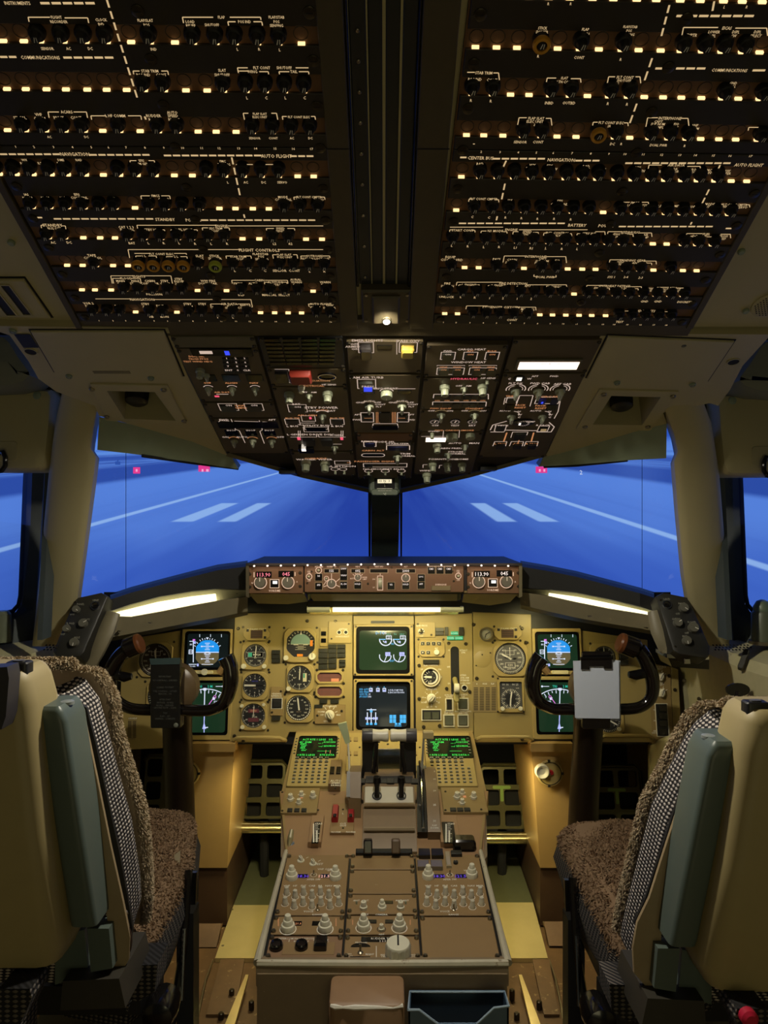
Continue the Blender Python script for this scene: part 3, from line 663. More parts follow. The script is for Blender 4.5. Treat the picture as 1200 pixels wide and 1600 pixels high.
RTXT = [('STICK', 848, 44, 5), ('SHAKER', 847, 50, 5), ('FLAP', 915, 46, 5), ('ALTN', 914, 53, 5), ('FLAP/STAB', 985, 42, 4.5), ('POS', 983, 48, 4.5), ('SENSING', 982, 54, 4.5), ('EICAS', 1136, 44, 5.5), ('CMPTR', 1080, 55, 5.5), ('LOWER', 1116, 50, 5), ('DSPL', 1113, 56, 5), ('DSPL', 1150, 50, 5), ('SW', 1147, 56, 5), ('DSPL', 1184, 50, 5), ('SELECT', 1181, 56, 5), ('R', 857, 6, 5), ('R', 892, 6, 5), ('L', 1132, 11, 5), ('R', 1167, 11, 5), ('CONT', 905, 90, 5), ('R', 970, 93, 5), ('R', 841, 88, 5),
 ('COMMUNICATIONS', 1140, 110, 5.5), ('STAB TRIM', 756, 114, 5), ('POS IND', 742, 124, 5), ('CONT', 769, 125, 5), ('SLAT', 882, 122, 4.5), ('ALTN CONT', 881, 128, 4.5), ('FLT CONT', 977, 121, 5), ('SHUTOFF', 975, 126, 4.6), ('WING', 959, 131, 5), ('TAIL', 990, 131, 5), ('GND', 1146, 130, 4.5), ('CALL', 1144, 135, 4.5), ('R', 736, 157, 5), ('R', 767, 158, 5), ('INBD', 858, 161, 5), ('OUTBD', 889, 161, 5), ('R', 950, 162, 5), ('R', 980, 163, 5),
 ('FLAP SLAT', 838, 185, 4.6), ('ELEC UNIT', 836, 190, 4.6), ('2', 835, 195, 4), ('FLT CONT ELEC', 955, 192, 4.6), ('2R', 952, 197, 4), ('INTERPHONE', 1047, 185, 5), ('CAPT', 1029, 190, 4.4), ('SUP NUM', 1028, 194, 4.4), ('FLT AMPL', 1026, 199, 4.4), ('F/O', 1057, 194, 4.4), ('OBS', 1055, 199, 4.4), ('VHF', 1086, 196, 4.4), ('COMM', 1084, 201, 4.4), ('SENSOR', 813, 222, 4.6), ('CONT', 841, 222, 4.6), ('DC', 957, 225, 4.4), ('R', 971, 225, 4.4), ('DUAL PWR', 1029, 227, 4.4), ('R', 1070, 228, 4.4),
 ('CENTER BUS', 751, 247, 5.6), ('NAVIGATION', 877, 250, 5.6), ('AUTO FLIGHT', 1170, 258, 5.6), ('RAD', 750, 256, 4.4), ('ALTM', 749, 261, 4.4), ('IRS', 777, 261, 4.4), ('IRS', 805, 262, 4.4), ('WX', 832, 258, 4.4), ('RADAR', 831, 263, 4.4), ('EFIS', 859, 259, 4.4), ('DSPL SW', 860, 264, 4.4), ('RDMI', 887, 264, 4.4), ('RAD', 916, 260, 4.4), ('ALTM', 914, 264, 4.4), ('ADF', 941, 265, 4.4), ('ATC', 968, 265, 4.4), ('EFIS', 997, 262, 4.4), ('SYM GEN', 996, 267, 4.4), ('AIR DATA', 1057, 258, 4.6), ('CMPTR', 1024, 268, 4.4), ('AOA', 1053, 264, 4.2), ('SENSOR', 1051, 268, 4.2), ('BARO', 1081, 265, 4.2), ('CORRECT', 1078, 269, 4.2), ('FMC', 1107, 266, 4.2), ('TUNING', 1105, 270, 4.2), ('YAW', 1135, 267, 4.2), ('DAMPER', 1132, 271, 4.2),
 ('FLT CONT CMPTR', 756, 311, 4), ('PWR', 741, 315, 4), ('SERVO', 770, 316, 4), ('IAS', 797, 313, 4), ('MACH', 795, 317, 4), ('ALTM', 822, 318, 4), ('ADI', 848, 318, 4), ('EFIS', 875, 314, 4), ('CONT PNL', 874, 319, 4), ('VSI', 900, 319, 4), ('HSI', 925, 319, 4), ('FMCS', 992, 317, 4), ('CDU', 978, 321, 4), ('CMPTR', 1004, 321, 4), ('ILS', 1030, 322, 4), ('DME', 1055, 322, 4), ('VOR', 1081, 323, 4), ('MODE', 1109, 319, 4), ('CONT PNL', 1107, 323, 4), ('FLT CONT CMPTR', 1148, 320, 3.6), ('PWR', 1131, 323, 4), ('SERVO', 1160, 324, 4), ('C', 738, 339, 4), ('C', 764, 340, 4), ('R', 790, 340, 4), ('R', 815, 341, 4), ('R', 840, 342, 4), ('R', 866, 342, 4), ('R', 892, 343, 4),
 ('BATTERY', 902, 352, 5), ('POWER', 947, 353, 5), ('START CONT', 723, 360, 4), ('N1 MODE', 774, 361, 4), ('ENGINE', 799, 359, 4), ('SPEED', 824, 362, 3.8), ('SENSE', 822, 366, 3.8), ('FUEL CONTROL', 871, 364, 3.6), ('VALVE', 871, 368, 3.6), ('STBY IND', 921, 365, 3.8), ('HYDRAULIC', 985, 363, 3.8), ('ENG PUMP', 971, 366, 3.6), ('SUPPLY', 970, 370, 3.6), ('AIR', 1009, 367, 3.6), ('PUMP', 1007, 371, 3.6), ('FUEL', 1104, 366, 3.8), ('DC PUMP', 1093, 369, 3.8), ('CROSS', 1130, 369, 3.6), ('FEED', 1129, 373, 3.6), ('L', 706, 384, 4), ('R', 731, 385, 4), ('L', 756, 386, 4), ('R', 780, 386, 4), ('L1', 805, 387, 4), ('R1', 830, 388, 4), ('L', 853, 388, 4), ('R', 878, 389, 4), ('L', 902, 389, 4),
 ('EQUIP', 704, 402, 4), ('COOL OVRD', 706, 406, 4), ('PASS', 776, 405, 4), ('ADRS', 776, 409, 4), ('CABIN', 800, 406, 3.6), ('SERVICE', 799, 410, 3.6), ('INTERPHONE', 837, 401, 3.8), ('CAPT', 848, 404, 3.4), ('SUP NUM', 847, 408, 3.4), ('FLT AMPL', 846, 411, 3.4), ('F/O', 871, 407, 3.4), ('OBS', 870, 411, 3.4), ('DUAL PWR', 852, 433, 3.8), ('LANDING GEAR', 989, 407, 3.8), ('POSITION', 965, 410, 3.4), ('AIR/GND', 964, 413, 3.4), ('ANTI SKID', 1000, 411, 3.4), ('SYS 1', 955, 433, 3.6), ('2-4', 978, 433, 3.6), ('2-3', 1001, 434, 3.6),
 ('FIRE', 699, 443, 3.6), ('SWITCH', 699, 447, 3.6), ('FIRE DETECTION', 802, 443, 3.8), ('L ENGINE', 733, 445, 3.4), ('R ENGINE', 779, 446, 3.4), ('APU', 824, 447, 3.4), ('CARGO', 869, 448, 3.4), ('OVERHEAT DETECT', 960, 447, 3.6), ('L ENGINE', 935, 450, 3.2), ('R ENGINE', 981, 451, 3.2), ('WW', 1015, 451, 3.4), ('FIRE', 1014, 454, 3.4), ('APU', 1051, 450, 3.6), ('REMOTE', 1037, 452, 3.2), ('FIRE', 1036, 455, 3.2), ('AUTO', 1061, 452, 3.2), ('SHDN', 1060, 455, 3.2), ('UNLOCK', 698, 464, 3.6), ('L', 720, 464, 3.6), ('R', 742, 465, 3.6), ('1', 765, 466, 3.6), ('2', 786, 466, 3.6), ('1', 808, 467, 3.6), ('2', 830, 467, 3.6), ('DISCRETES', 1071, 472, 3.4), ('GND', 1007, 471, 3.4), ('GND', 1028, 471, 3.4),
 ('PASSENGER OXYGEN', 783, 480, 3.8), ('MANUAL', 825, 483, 3.4), ('DEPLOY', 825, 486, 3.4), ('CONT', 800, 500, 3.4), ('IND LIGHTS', 1008, 486, 3.8), ('TEST', 968, 503, 3.4)]
RBRK = [(1068, 1122, 43, 12), (1198, 1149, 44, 12), (730, 742, 113, 0), (779, 771, 114, 11), (855, 869, 122, 6), (907, 892, 123, 6), (951, 961, 120, 10), (1000, 993, 120, 10), (811, 823, 184, 11), (861, 853, 185, 11), (927, 934, 191, 5), (981, 975, 192, 5), (1012, 1028, 184, 14), (1075, 1064, 185, 14), (1170, 1185, 199, 5), (739, 742, 225, 0), (1014, 1034, 258, 10), (1094, 1074, 260, 12), (733, 739, 311, 4), (779, 773, 312, 4), (971, 984, 316, 4), (1013, 1003, 316, 4), (1123, 1129, 319, 4), (1171, 1165, 320, 4), (703, 786, 355, 0), (918, 811, 359, 0), (703, 708, 359, 3), (742, 737, 360, 3), (752, 760, 361, 3), (792, 784, 362, 3), (802, 810, 362, 4), (841, 833, 363, 4), (850, 857, 364, 4), (893, 887, 365, 4), (902, 912, 365, 3), (945, 930, 362, 6), (950, 972, 362, 6), (1018, 998, 364, 6), (952, 959, 366, 4), (989, 983, 366, 4), (1073, 1098, 365, 6), (1141, 1126, 366, 6), (1075, 1082, 369, 3), (1112, 1104, 370, 3), (788, 821, 400, 10), (884, 853, 401, 10), (834, 840, 432, -3), (869, 863, 433, -3), (953, 973, 406, 5), (1025, 1006, 408, 5), (982, 990, 411, 3), (1018, 1010, 411, 3), (714, 784, 441, 5), (885, 821, 445, 5), (717, 722, 445, 3), (749, 744, 445, 3), (763, 768, 446, 3), (794, 789, 447, 3), (808, 816, 447, 3), (840, 832, 447, 3), (854, 861, 447, 3), (886, 878, 448, 3), (917, 942, 446, 6), (1002, 978, 448, 6), (920, 925, 449, 3), (952, 947, 450, 3), (965, 971, 450, 3), (997, 991, 451, 3), (1027, 1045, 449, 4), (1068, 1056, 450, 0), (729, 762, 478, 5), (837, 805, 480, 5), (968, 997, 486, 3), (1048, 1024, 487, 3)]
RDASH = [(1057, 1181, 25), (1024, 1105, 107), (1176, 1200, 110), (719, 731, 246), (770, 854, 248), (899, 939, 251), (977, 1144, 255), (717, 885, 349), (967, 1116, 354), (1134, 1156, 357)]
RVERT = [(1116, 2, 1112, 24), (1046, 8, 1032, 62), (1019, 91, 1005, 132), (995, 162, 982, 198), (791, 251, 783, 268), (789, 287, 783, 316), (777, 338, 775, 347), (1125, 258, 1120, 270), (1108, 296, 1095, 322), (1081, 347, 1078, 353)]

def breaker_panel(side, deg, x0, x1, rows, ref, txt, brk, dash, vert):
 fr0 = FCB.sub(ref[0], ref[1]); fr = fr0.rot(deg)
 t = thing('circuit_breaker_panel', f'dark overhead circuit breaker panel with glowing slots, {side} of the central rails', 'breaker panel', fr.M)
 B = lambda v: fr.px(ref[0], v)[1]
 xa, xb = x0 - fr.o.x, x1 - fr.o.x
 vs = [r[0] for r in rows]
 # base plate seen in the recesses
 mb = MB(); mb.rrect((xa + xb) / 2, (B(-60) + B(505)) / 2, xb - xa + .004, B(-60) - B(505), -.012, -.004, CBBASE); obj('base_plate', mb, t)
 kloc = lambda v: (fr.o + fr.ey * B(v)).y / F
 for i, (v, spec) in enumerate(rows):
  pitch = (v - vs[i - 1]) if i else 78
  rec = pitch * .40
  top, bot = B(v - rec), B(v)
  row = MB(); row.rrect((xa + xb) / 2, (top + bot) / 2, xb - xa, top - bot, -.0045, -.0032, CBBASE); ro = obj('breaker_row', row, t)
  lights = MB(); holes = MB(); k = kloc(v)
  for u, c in parse(spec):
   a = fr.px(u, v + (u - ref[0]) * math.sin(math.radians(-deg)) * -1)[0]
   if c == '.': holes.ring(a, (top + bot) / 2 + .001, .0088, .0080, -.0032, -.0026, CBSTRIP, 14)
   lights.rrect(a, bot + .0016, .0085 if c == '.' else .0056, .0024, -.0032, .0008, E_SLOT)
   if c != '.':
    M = Matrix.Translation((a, (top + bot) / 2 + .002, -.003))
    bo = obj('breaker', breaker_mesh('B'), ro, M)
    if c in 'YG':
     co = obj('collar', COLLAR[c], ro, M); co['label'] = 'amber collar' if c == 'Y' else 'lime green collar'
  obj('slot_light', lights, ro)['kind'] = 'stuff'
  if holes.v: obj('blank_ring', holes, ro)['kind'] = 'stuff'
  # legend strip under this row
  nb = B(vs[i + 1] - (vs[i + 1] - v) * .40) if i + 1 < len(rows) else B(v + 13)
  st = MB()
  if i == 3 or i == 0 and side == 'none':
   mid = (bot + nb) / 2; st.box(xa, xb, mid + .0008, bot, -.006, .001, CBSTRIP, ch=.0008); st.box(xa, xb, nb, mid - .0008, -.006, .001, CBSTRIP, ch=.0008)
  else: st.box(xa, xb, nb, bot, -.006, .001, CBSTRIP, ch=.0008)
  for a in (xa + .012, xb - .012, xa * .45 + xb * .55):
   st.lathe(a, (bot + nb) / 2, [(.0075, .001), (.0075, .0022), (.006, .003)], SCREW, 14); st.line(a - .004, (bot + nb) / 2, a + .004, (bot + nb) / 2, .0012, .0031, DARKV)
  so = obj('legend_strip', st, t)
  lo, hi = (-99, v) if i == 0 else (v, 0)
  v_lo, v_hi = v, (vs[i + 1] if i + 1 < len(rows) else 999)
  if i == 0: v_lo = -99
  lt = MB(); z = .0014
  sk = lambda u: (u - ref[0]) * math.tan(math.radians(-deg))
  inr = lambda u, vv: v_lo <= vv - sk(u) - 2 < v_hi
  for s, u, vv, h in txt:
   if inr(u, vv):
    a, b = fr.px(u, vv, z); kk = kloc(vv); hl = fr.px(u, vv - h / 2, z)[1] - fr.px(u, vv + h / 2, z)[1]
    lt.text(s, a, b, hl * .92, z, E_LEG, sx=.84)
  for u0, u1, vv, d in brk:
   if inr(u0, vv):
    p0, p1 = fr.px(u0, vv, z), fr.px(u1, vv, z); lt.line(*p0, *p1, .0012, z, E_LEG)
    if d:
     p2 = fr.px(u0 + (d * .12 if u0 > 600 and u1 < u0 else (-d * .2 if u0 > 600 else d * .2)), vv + d, z); lt.line(*p0, *p2, .0012, z, E_LEG)
  for u0, u1, vv in dash:
   if inr((u0 + u1) / 2, vv):
    n = max(1, round((u1 - u0) / (17 if vv < 200 else 14))); w = (u1 - u0) / n
    for q in range(n):
     p0, p1 = fr.px(u0 + q * w, vv, z), fr.px(u0 + q * w + w * .82, vv, z); lt.line(*p0, *p1, .0026, z, E_LEG)
  for ua, va, ub, vb in vert:
   L = math.hypot(ub - ua, vb - va); n = max(1, round(L / 18))
   for q in range(n):
    f0, f1 = q / n, (q + .68) / n
    va0, va1 = va + (vb - va) * f0, va + (vb - va) * f1
    if inr(ua, va0): lt.line(*fr.px(ua + (ub - ua) * f0, va0, z), *fr.px(ua + (ub - ua) * f1, va1, z), .0022, z, E_LEG)
  # small position numbers along the strip edge
  if i in (3, 9):
   for q, (u, c) in enumerate(parse(spec)):
    a = fr.px(u, v)[0]; b = B(v + (22 if i == 3 else 11)); lt.text(str(q + 1), a, b, .0035, z, E_LEG)
  if lt.v: obj('lettering', lt, so)['kind'] = 'stuff'
 return t
breaker_panel('left', -.5, -.532, -.0765, LROWS, (340, 505), LTXT, LBRK, LDASH, LVERT)
breaker_panel('right', -1.1, .0865, .534, RROWS, (870, 505), RTXT, RBRK, RDASH, RVERT)

# frame round the breaker panels and the ribbed rails between them
mb = MB()
xl, xr = -.5455, .5475
yb = lambda v: FCB.px(600, v)[1]; X0, Y1 = FCB.o.x, yb(-70)
for a0, a1 in ((xl, -.534), (-.0765, -.046), (.044, .086), (.536, xr)):
 mb.box(a0, a1, yb(513), Y1, -.012, .002, CBFRAME, ch=.001)
mb.box(xl, xr, yb(526), yb(500.5), -.012, -.001, CBFRAME, ch=.001)
mb.line(-.0765, yb(231), -.046, yb(231), .002, .0022, DARKV); mb.line(.044, yb(231), .0875, yb(231), .002, .0022, DARKV)
fo = obj('breaker_panel_frame', mb, None, FCB.M); tag(fo, 'olive brown frame surrounding both overhead circuit breaker panels', 'frame')
t = thing('overhead_rail', 'black ribbed track running down the middle between the two breaker panels', 'track', FCB.M)
mb = MB(); mb.box(-.046, .044, yb(460), Y1, -.03, -.022, BLACKR); obj('base', mb, t)
RAILM = mat('rail_dark_grey', (38, 40, 38), .45)
for x, w in ((-.0435, .004), (.0415, .004), (-.031, .020), (-.0105, .017), (.0105, .017), (.031, .018)):
 mb = MB(); mb.box(x - w / 2, x + w / 2, yb(452), Y1, -.028, -.004 if w < .01 else -.010, RAILM if w > .01 else BLACKG, ch=.0015)
 for j in range(9): mb.lathe(x, yb(440 - j * 48), [(.0028, -.010), (.0028, -.0085), (.002, -.0078)], STEEL, 8) if w > .018 else None
 obj('rib', mb, t)
t = thing('map_light', 'small bright round lamp on a brown box at the end of the ribbed overhead track', 'lamp', FCB.sub(604, 482).M)
fr = FCB.sub(604, 482)
w = lambda u, v: fr.px(u, v)
a0, b0 = w(566, 503); a1, b1 = w(642, 452)
mb = MB(); mb.box(a0, a1, b0, b1, -.02, .004, CBFRAME, ch=.003)
a2, b2 = w(582, 500); a3, b3 = w(625, 458); mb.box(a2, a3, b2, b3, .004, .010, CBFRAME, ch=.003); obj('housing', mb, t)
a, b = w(604, 493); mb = MB(); mb.lathe(a, b, [(.0085, .010), (.0085, .013), (.0066, .014)], SCREW, 18); obj('bezel', mb, t)
mb = MB(); mb.lathe(a, b, [(.0062, .0135), (.0055, .0155), (.003, .0168)], emat('map_bulb', (255, 240, 215), 6), 16); obj('bulb', mb, t)
mb = MB()
for u, v in ((572, 458), (636, 458), (572, 498), (636, 498)): mb.lathe(*w(u, v), [(.003, .004), (.003, .0055), (.002, .006)], STEEL, 8)
obj('screws', mb, t)['kind'] = 'stuff'
# its beam falls on the pedestal and the seats
sl = bpy.data.lights.new('map_light_beam', 'SPOT'); sl.energy = 27; sl.color = (1, .93, .76); sl.spot_size = math.radians(150); sl.spot_blend = .5; sl.shadow_soft_size = .018
so = bpy.data.objects.new('map_light_beam', sl); COL.objects.link(so); so.location = FCB.wp(604, 493, .024); so.rotation_euler = (V(0, 1.5, .5) - so.location).to_track_quat('-Z', 'Y').to_euler()
# ================================================================ panel module kit
KN = {}
def knob_mesh(kind):
 """knobs at unit size: skirt radius 1, growing along +z, pointer at +y"""
 if kind in KN: return KN[kind]
 mb = MB()
 c = KNOBW if kind.endswith('_w') else mat('knob_dark_grey', (92, 90, 78), .4) if kind.endswith('_d') else (BLACKM if kind.endswith('_b') else KNOBG); k = kind.split('_')[0]
 if k == 'bar':
  mb.lathe(0, 0, [(1, 0), (1, .35), (.9, .5)], c, 18)
  mb.loft([[(x, y, z) for x, y in rr(0, -.15, w, h, .2, 2)] for w, h, z in ((.8, 2.5, .3), (.72, 2.4, 1.5), (.5, 2.2, 1.7))], c)
  mb.box(-.08, .08, -1.2, .95, 1.68, 1.74, WHITE)
 elif k == 'cyl':
  mb.lathe(0, 0, [(1, 0), (1, .7), (.92, .8), (.78, .85), (.74, 1.9), (.66, 2.05)], c, 18, flute=.06, fz=(.84, 1.95)); mb.lathe(0, .2, [(.14, 2.05), (.14, 2.07)], BLACKM, 8)
 elif k == 'twin':
  mb.lathe(0, 0, [(1, 0), (1, .7), (.92, .8), (.74, .84), (.68, 1.4), (.62, 1.5), (.48, 1.53), (.44, 2.1), (.37, 2.22)], c, 20, flute=.05, fz=(-.1, .75))
  mb.lathe(0, .9, [(.1, .86), (.1, .88)], BLACKM, 6)
 elif k == 'flat':
  mb.lathe(0, 0, [(1, 0), (1, .8), (.93, .95)], c, 24, flute=.05, fz=(-.1, .85)); mb.box(-.06, .06, .2, .9, .93, .97, WHITE)
 elif k == 'fluted':
  mb.lathe(0, 0, [(1, 0), (1, .9), (.9, 1.05), (.86, 1.1)], c, 24, flute=.12, fz=(.1, .95)); mb.box(-.07, .07, -.3, .85, 1.08, 1.13, BLACKM)
 elif k == 'point':
  mb.lathe(0, 0, [(1, 0), (.98, .25), (.8, .35)], c, 20)
  mb.loft([[(x, y, z) for x, y in [(.32, -.8), (.5, .3), (0, 1.15), (-.5, .3), (-.32, -.8)]] for z in (.3, 1.1)] + [[(x * .8, y * .92, 1.25) for x, y in [(.32, -.8), (.5, .3), (0, 1.15), (-.5, .3), (-.32, -.8)]]], c)
  mb.box(-.06, .06, -.5, .95, 1.24, 1.3, BLACKM)
 elif k == 'toggle':
  mb.lathe(0, 0, [(1, 0), (1, .4), (.8, .5), (.5, .7)], STEEL, 12); mb.tube([(0, 0, .5), (0, .5, 2.0), (0, .8, 2.7)], [.32, .36, .5], STEEL, 8)
 elif k == 'stub':
  mb.lathe(0, 0, [(1, 0), (1, 2.6), (.85, 2.9), (.5, 3.0)], c, 10)
 KN[kind] = mb.mesh('knob'); return KN[kind]
def knob_at(parent, name, kind, x, y, z, r, ang=0, tilt=0, label=None):
 o = obj(name, knob_mesh(kind), parent, Matrix.Translation((x, y, z)) @ Matrix.Rotation(math.radians(-ang), 4, 'Z') @ Matrix.Rotation(math.radians(tilt), 4, 'X') @ Matrix.Scale(r, 4))
 if label: o['label'] = label
 return o

class Mod:
 """one instrument or panel module standing on a plane; pixel positions give panel coordinates"""
 def __init__(s, name, label, cat, fr, c, group=None, rot=0):
  s.fr = fr.sub(*c); s.t = thing(name, label, cat, s.fr.M, group); s.L = MB(); s.E = MB(); s.k = s.fr.k; s.h = .0
 def w(s, u, v, z=0): return s.fr.px(u, v, z)
 def rc(s, u, v, wp, hp, z=0):
  a, b = s.w(u - wp / 2, v + hp / 2, z); c, d = s.w(u + wp / 2, v - hp / 2, z)
  return (a + c) / 2, (b + d) / 2, abs(c - a), abs(d - b)
 def plate(s, u0, v0, u1, v1, m, h=.004, r=.002, ch=.0008, z0=-.006, name='plate'):
  mb = MB(); mb.rrect(*s.rc((u0 + u1) / 2, (v0 + v1) / 2, u1 - u0, v1 - v0), z0, h, m, r=r, ch=ch); s.h = h
  return obj(name, mb, s.t)
 def part(s, name, mb, label=None, stuff=False):
  o = obj(name, mb, s.t)
  if label: o['label'] = label
  if stuff: o['kind'] = 'stuff'
  return o
 def screws(s, pts, r=.0035, m=None):
  for u, v in pts:
   mb = MB(); a, b = s.w(u, v, s.h); m2 = m or SCREW
   mb.lathe(a, b, [(r, s.h), (r, s.h + .0012), (r * .75, s.h + .002)], m2, 10); mb.line(a - r * .6, b - r * .25, a + r * .6, b + r * .25, r * .22, s.h + .0021, DARKV)
   s.part('screw', mb)
 def knob(s, u, v, kind, rpx, ang=0, name='knob', label=None):
  a, b = s.w(u, v, s.h); return knob_at(s.t, name, kind, a, b, s.h, rpx * s.k, ang, label=label)
 def txt(s, t, u, v, hp, m=None, sx=.9, rot=0, z=None):
  z = s.h + .0004 if z is None else z
  a, b = s.w(u, v, z); h = abs(s.w(u, v - hp / 2, z)[1] - s.w(u, v + hp / 2, z)[1]); s.L.text(t, a, b, h, z, m or E_LEG5, sx=sx, rot=rot); return s
 def ln(s, pts, wpx=1.0, m=None, z=None):
  z = s.h + .0003 if z is None else z
  s.L.pline([s.w(u, v, z) for u, v in pts], wpx * s.k, z, m or E_LEG5); return s
 def box(s, u, v, wp, hp, t=.9, m=None):
  z = s.h + .0003; c = s.rc(u, v, wp, hp, z); s.L.rectline(*c, t * s.k, z, m or E_LEG5); return s
 def arc(s, u, v, rpx, a0, a1, t=1.2, m=None):
  z = s.h + .0003; a, b = s.w(u, v, z); s.L.arc(a, b, rpx * s.k, t * s.k, a0, a1, z, m or E_LEG5); return s
 def button(s, u, v, wp, hp, m=None, h=.004, name='button', label=None, r=.0008):
  mb = MB(); mb.rrect(*s.rc(u, v, wp, hp, s.h), s.h - .001, s.h + h, m or ANN, r=r, ch=.0008, n=2)
  return s.part(name, mb, label)
 def well(s, u, v, wp, hp, m=None, name='recess'):
  mb = MB(); c = s.rc(u, v, wp, hp, s.h); mb.rrect(*c, s.h - .0005, s.h + .0004, m or BLACKM); return s.part(name, mb)
 def glow(s, u, v, wp, hp, m, z=None, name='lamp', label=None):
  mb = MB(); mb.rrect(*s.rc(u, v, wp, hp, s.h), s.h - .0005, (s.h if z is None else z) + .0009, m); return s.part(name, mb, label)
 def done(s, name='lettering'):
  if s.L.v: o = obj(name, s.L, s.t); o['kind'] = 'stuff'
  return s.t
# ================================================================ overhead switch panel (forward of the breaker panels)
mb = MB()
q = [FP5.px(u, v) for u, v in [(262, 516), (938, 522), (852, 712), (735, 742), (625, 766), (580, 766), (470, 742), (355, 712)]][::-1]
mb.prism(q, -.022, -.006, mat('overhead_base', (40, 36, 28), .6), cap0=True)
bz = [FP5.wp(*p, -.006) for p in [(345, 700), (355, 712), (470, 742), (580, 766), (625, 766), (735, 742), (852, 712), (862, 700)]]
o = obj('overhead_panel_base', mb, None, FP5.M); tag(o, 'dark backing plate of the overhead switch panel hanging over the windshield', 'panel')
def omod(name, label, x0, x1, v0, v1, m=P5BR, cat='switch panel', h=.004):
 y = FP5.wp(600, (v0 + v1) / 2).y; u0, u1 = 600 + x0 * F / y, 600 + x1 * F / y
 M = Mod(name, label, cat, FP5, ((u0 + u1) / 2, (v0 + v1) / 2)); ox = M.fr.o.x
 b0, b1 = M.w(600, v1)[1], M.w(600, v0)[1]
 mb = MB(); mb.rrect((x0 + x1) / 2 - ox, (b0 + b1) / 2, x1 - x0 - .003, b1 - b0 - .002, -.006, h, m, r=.002, ch=.001); M.part('plate', mb); M.h = h
 M.x = (x0, x1); M.vv = (v0, v1)
 ds = MB()
 for x in (x0 + .006, x1 - .006):
  for b in (b0 + .007, b1 - .007):
   ds.lathe(x - ox, b, [(.0042, h), (.0042, h + .0015), (.003, h + .003)], SCREW, 10); ds.line(x - ox - .003, b, x - ox + .003, b, .001, h + .0031, DARKV)
 M.part('fastener', ds, stuff=True)
 return M
XA, XB, XC, XD, XE = (-.386, -.232), (-.229, -.0735), (-.070, .0735), (.077, .229), (.233, .397)
def small(M, u, v, s, h=3.2, m=None): M.txt(s, u, v, h, m)
# ---- column A
M = omod('blank_module', 'blank olive panel above the keypad at the left of the overhead', *XA, 523, 541, P5FR); M.done()
M = omod('inertial_reference_module', 'overhead module with a number keypad, lit display and three rotary knobs', *XA, 542, 625)
M.button(347, 550, 92, 11, BLACKG, .002, 'display_window'); M.glow(316, 549, 6, 4, E_LEG5, M.h + .002); M.glow(326, 549, 10, 4, E_LEG5, M.h + .002, 'digits'); M.glow(355, 550, 5, 6, E_BLUE, M.h + .002, 'digits', 'blue lit digit')
for j, r in enumerate(('123', '456', '789', 'ECL')):
 for i, c in enumerate(r):
  u, v = 354 + i * 14 + j * 1.2, 561 + j * 6.2
  M.button(u, v, 11, 5, BLACKM, .003, 'key'); M.txt(c if c.isdigit() else {'E': 'ENT', 'C': '0', 'L': 'CLR'}[c], u, v - 1, 2.6, z=M.h + .0034)
M.txt('DSPL SEL', 307, 557, 2.6, E_LEGO).txt('TK/GS PPOS', 310, 561, 2.4, E_LEGO).txt('TEST WIND HDG', 309, 565, 2.4, E_LEGO)
M.knob(313, 578, 'cyl', 7); M.knob(323, 586, 'bar', 5.5)
for u in (327, 364, 401): M.button(u - 3, 590, 23, 10, DARKGL, .002, 'annunciator')
for u, r in ((326, 'OFF'), (363, 'ALIGN'), (399, 'NAV')):
 M.txt(r, u - 2, 598.5, 2.6, E_LEGO); M.arc(u, 606, 8, -70, 70, 1.3); M.knob(u, 607, 'bar', 6.2, 180)
M.txt('AIR DATA', 349, 613, 2.4, E_LEGO).ln([(338, 616), (357, 616)], 1.4); M.glow(339, 619, 6, 2, E_RED); M.done()
M = omod('yaw_damper_module', 'overhead module with two outlined square yaw damper switches', *XA, 627, 650)
for u in (357, 397): M.box(u, 636, 25, 11).button(u, 637, 19, 9, ANN, .004, 'switch_cap'); M.txt('ON', u, 633.5, 2.4, z=M.h + .0044)
M.txt('YAW', 375, 634, 2.6, E_LEGO).txt('DAMPER', 375, 637.5, 2.6, E_LEGO); M.done()
M = omod('electronic_engine_module', 'overhead module with three knobs under diagonal white lines and black windows', *XA, 652, 706)
for u, w in ((354, 22), (388, 40), (422, 22)): M.well(u, 664, w, 10, DARKGL, 'annunciator')
for u, w in ((362, 16), (392, 14), (421, 16)): M.well(u, 676, w, 9, DARKGL, 'annunciator'); M.txt('INOP', u, 672.5, 2.2)
M.ln([(341, 660), (344, 657), (358, 658)]).ln([(361, 655), (368, 671), (374, 673), (383, 692)]).ln([(366, 658), (404, 659)]).ln([(405, 657), (410, 672), (406, 674), (413, 693)]).ln([(410, 659), (430, 660), (433, 667)])
for u in (366, 395, 425): M.arc(u, 686, 8, -75, 75, 1.2, E_LEGO); M.knob(u, 689, 'bar', 5.8, 180)
M.txt('FWD', 350, 656, 2.4).txt('AFT', 425, 656, 2.4).txt('ON', 352, 683, 2.2).txt('AUTO', 378, 683, 2.2).txt('OFF', 438, 683, 2.4); M.done()
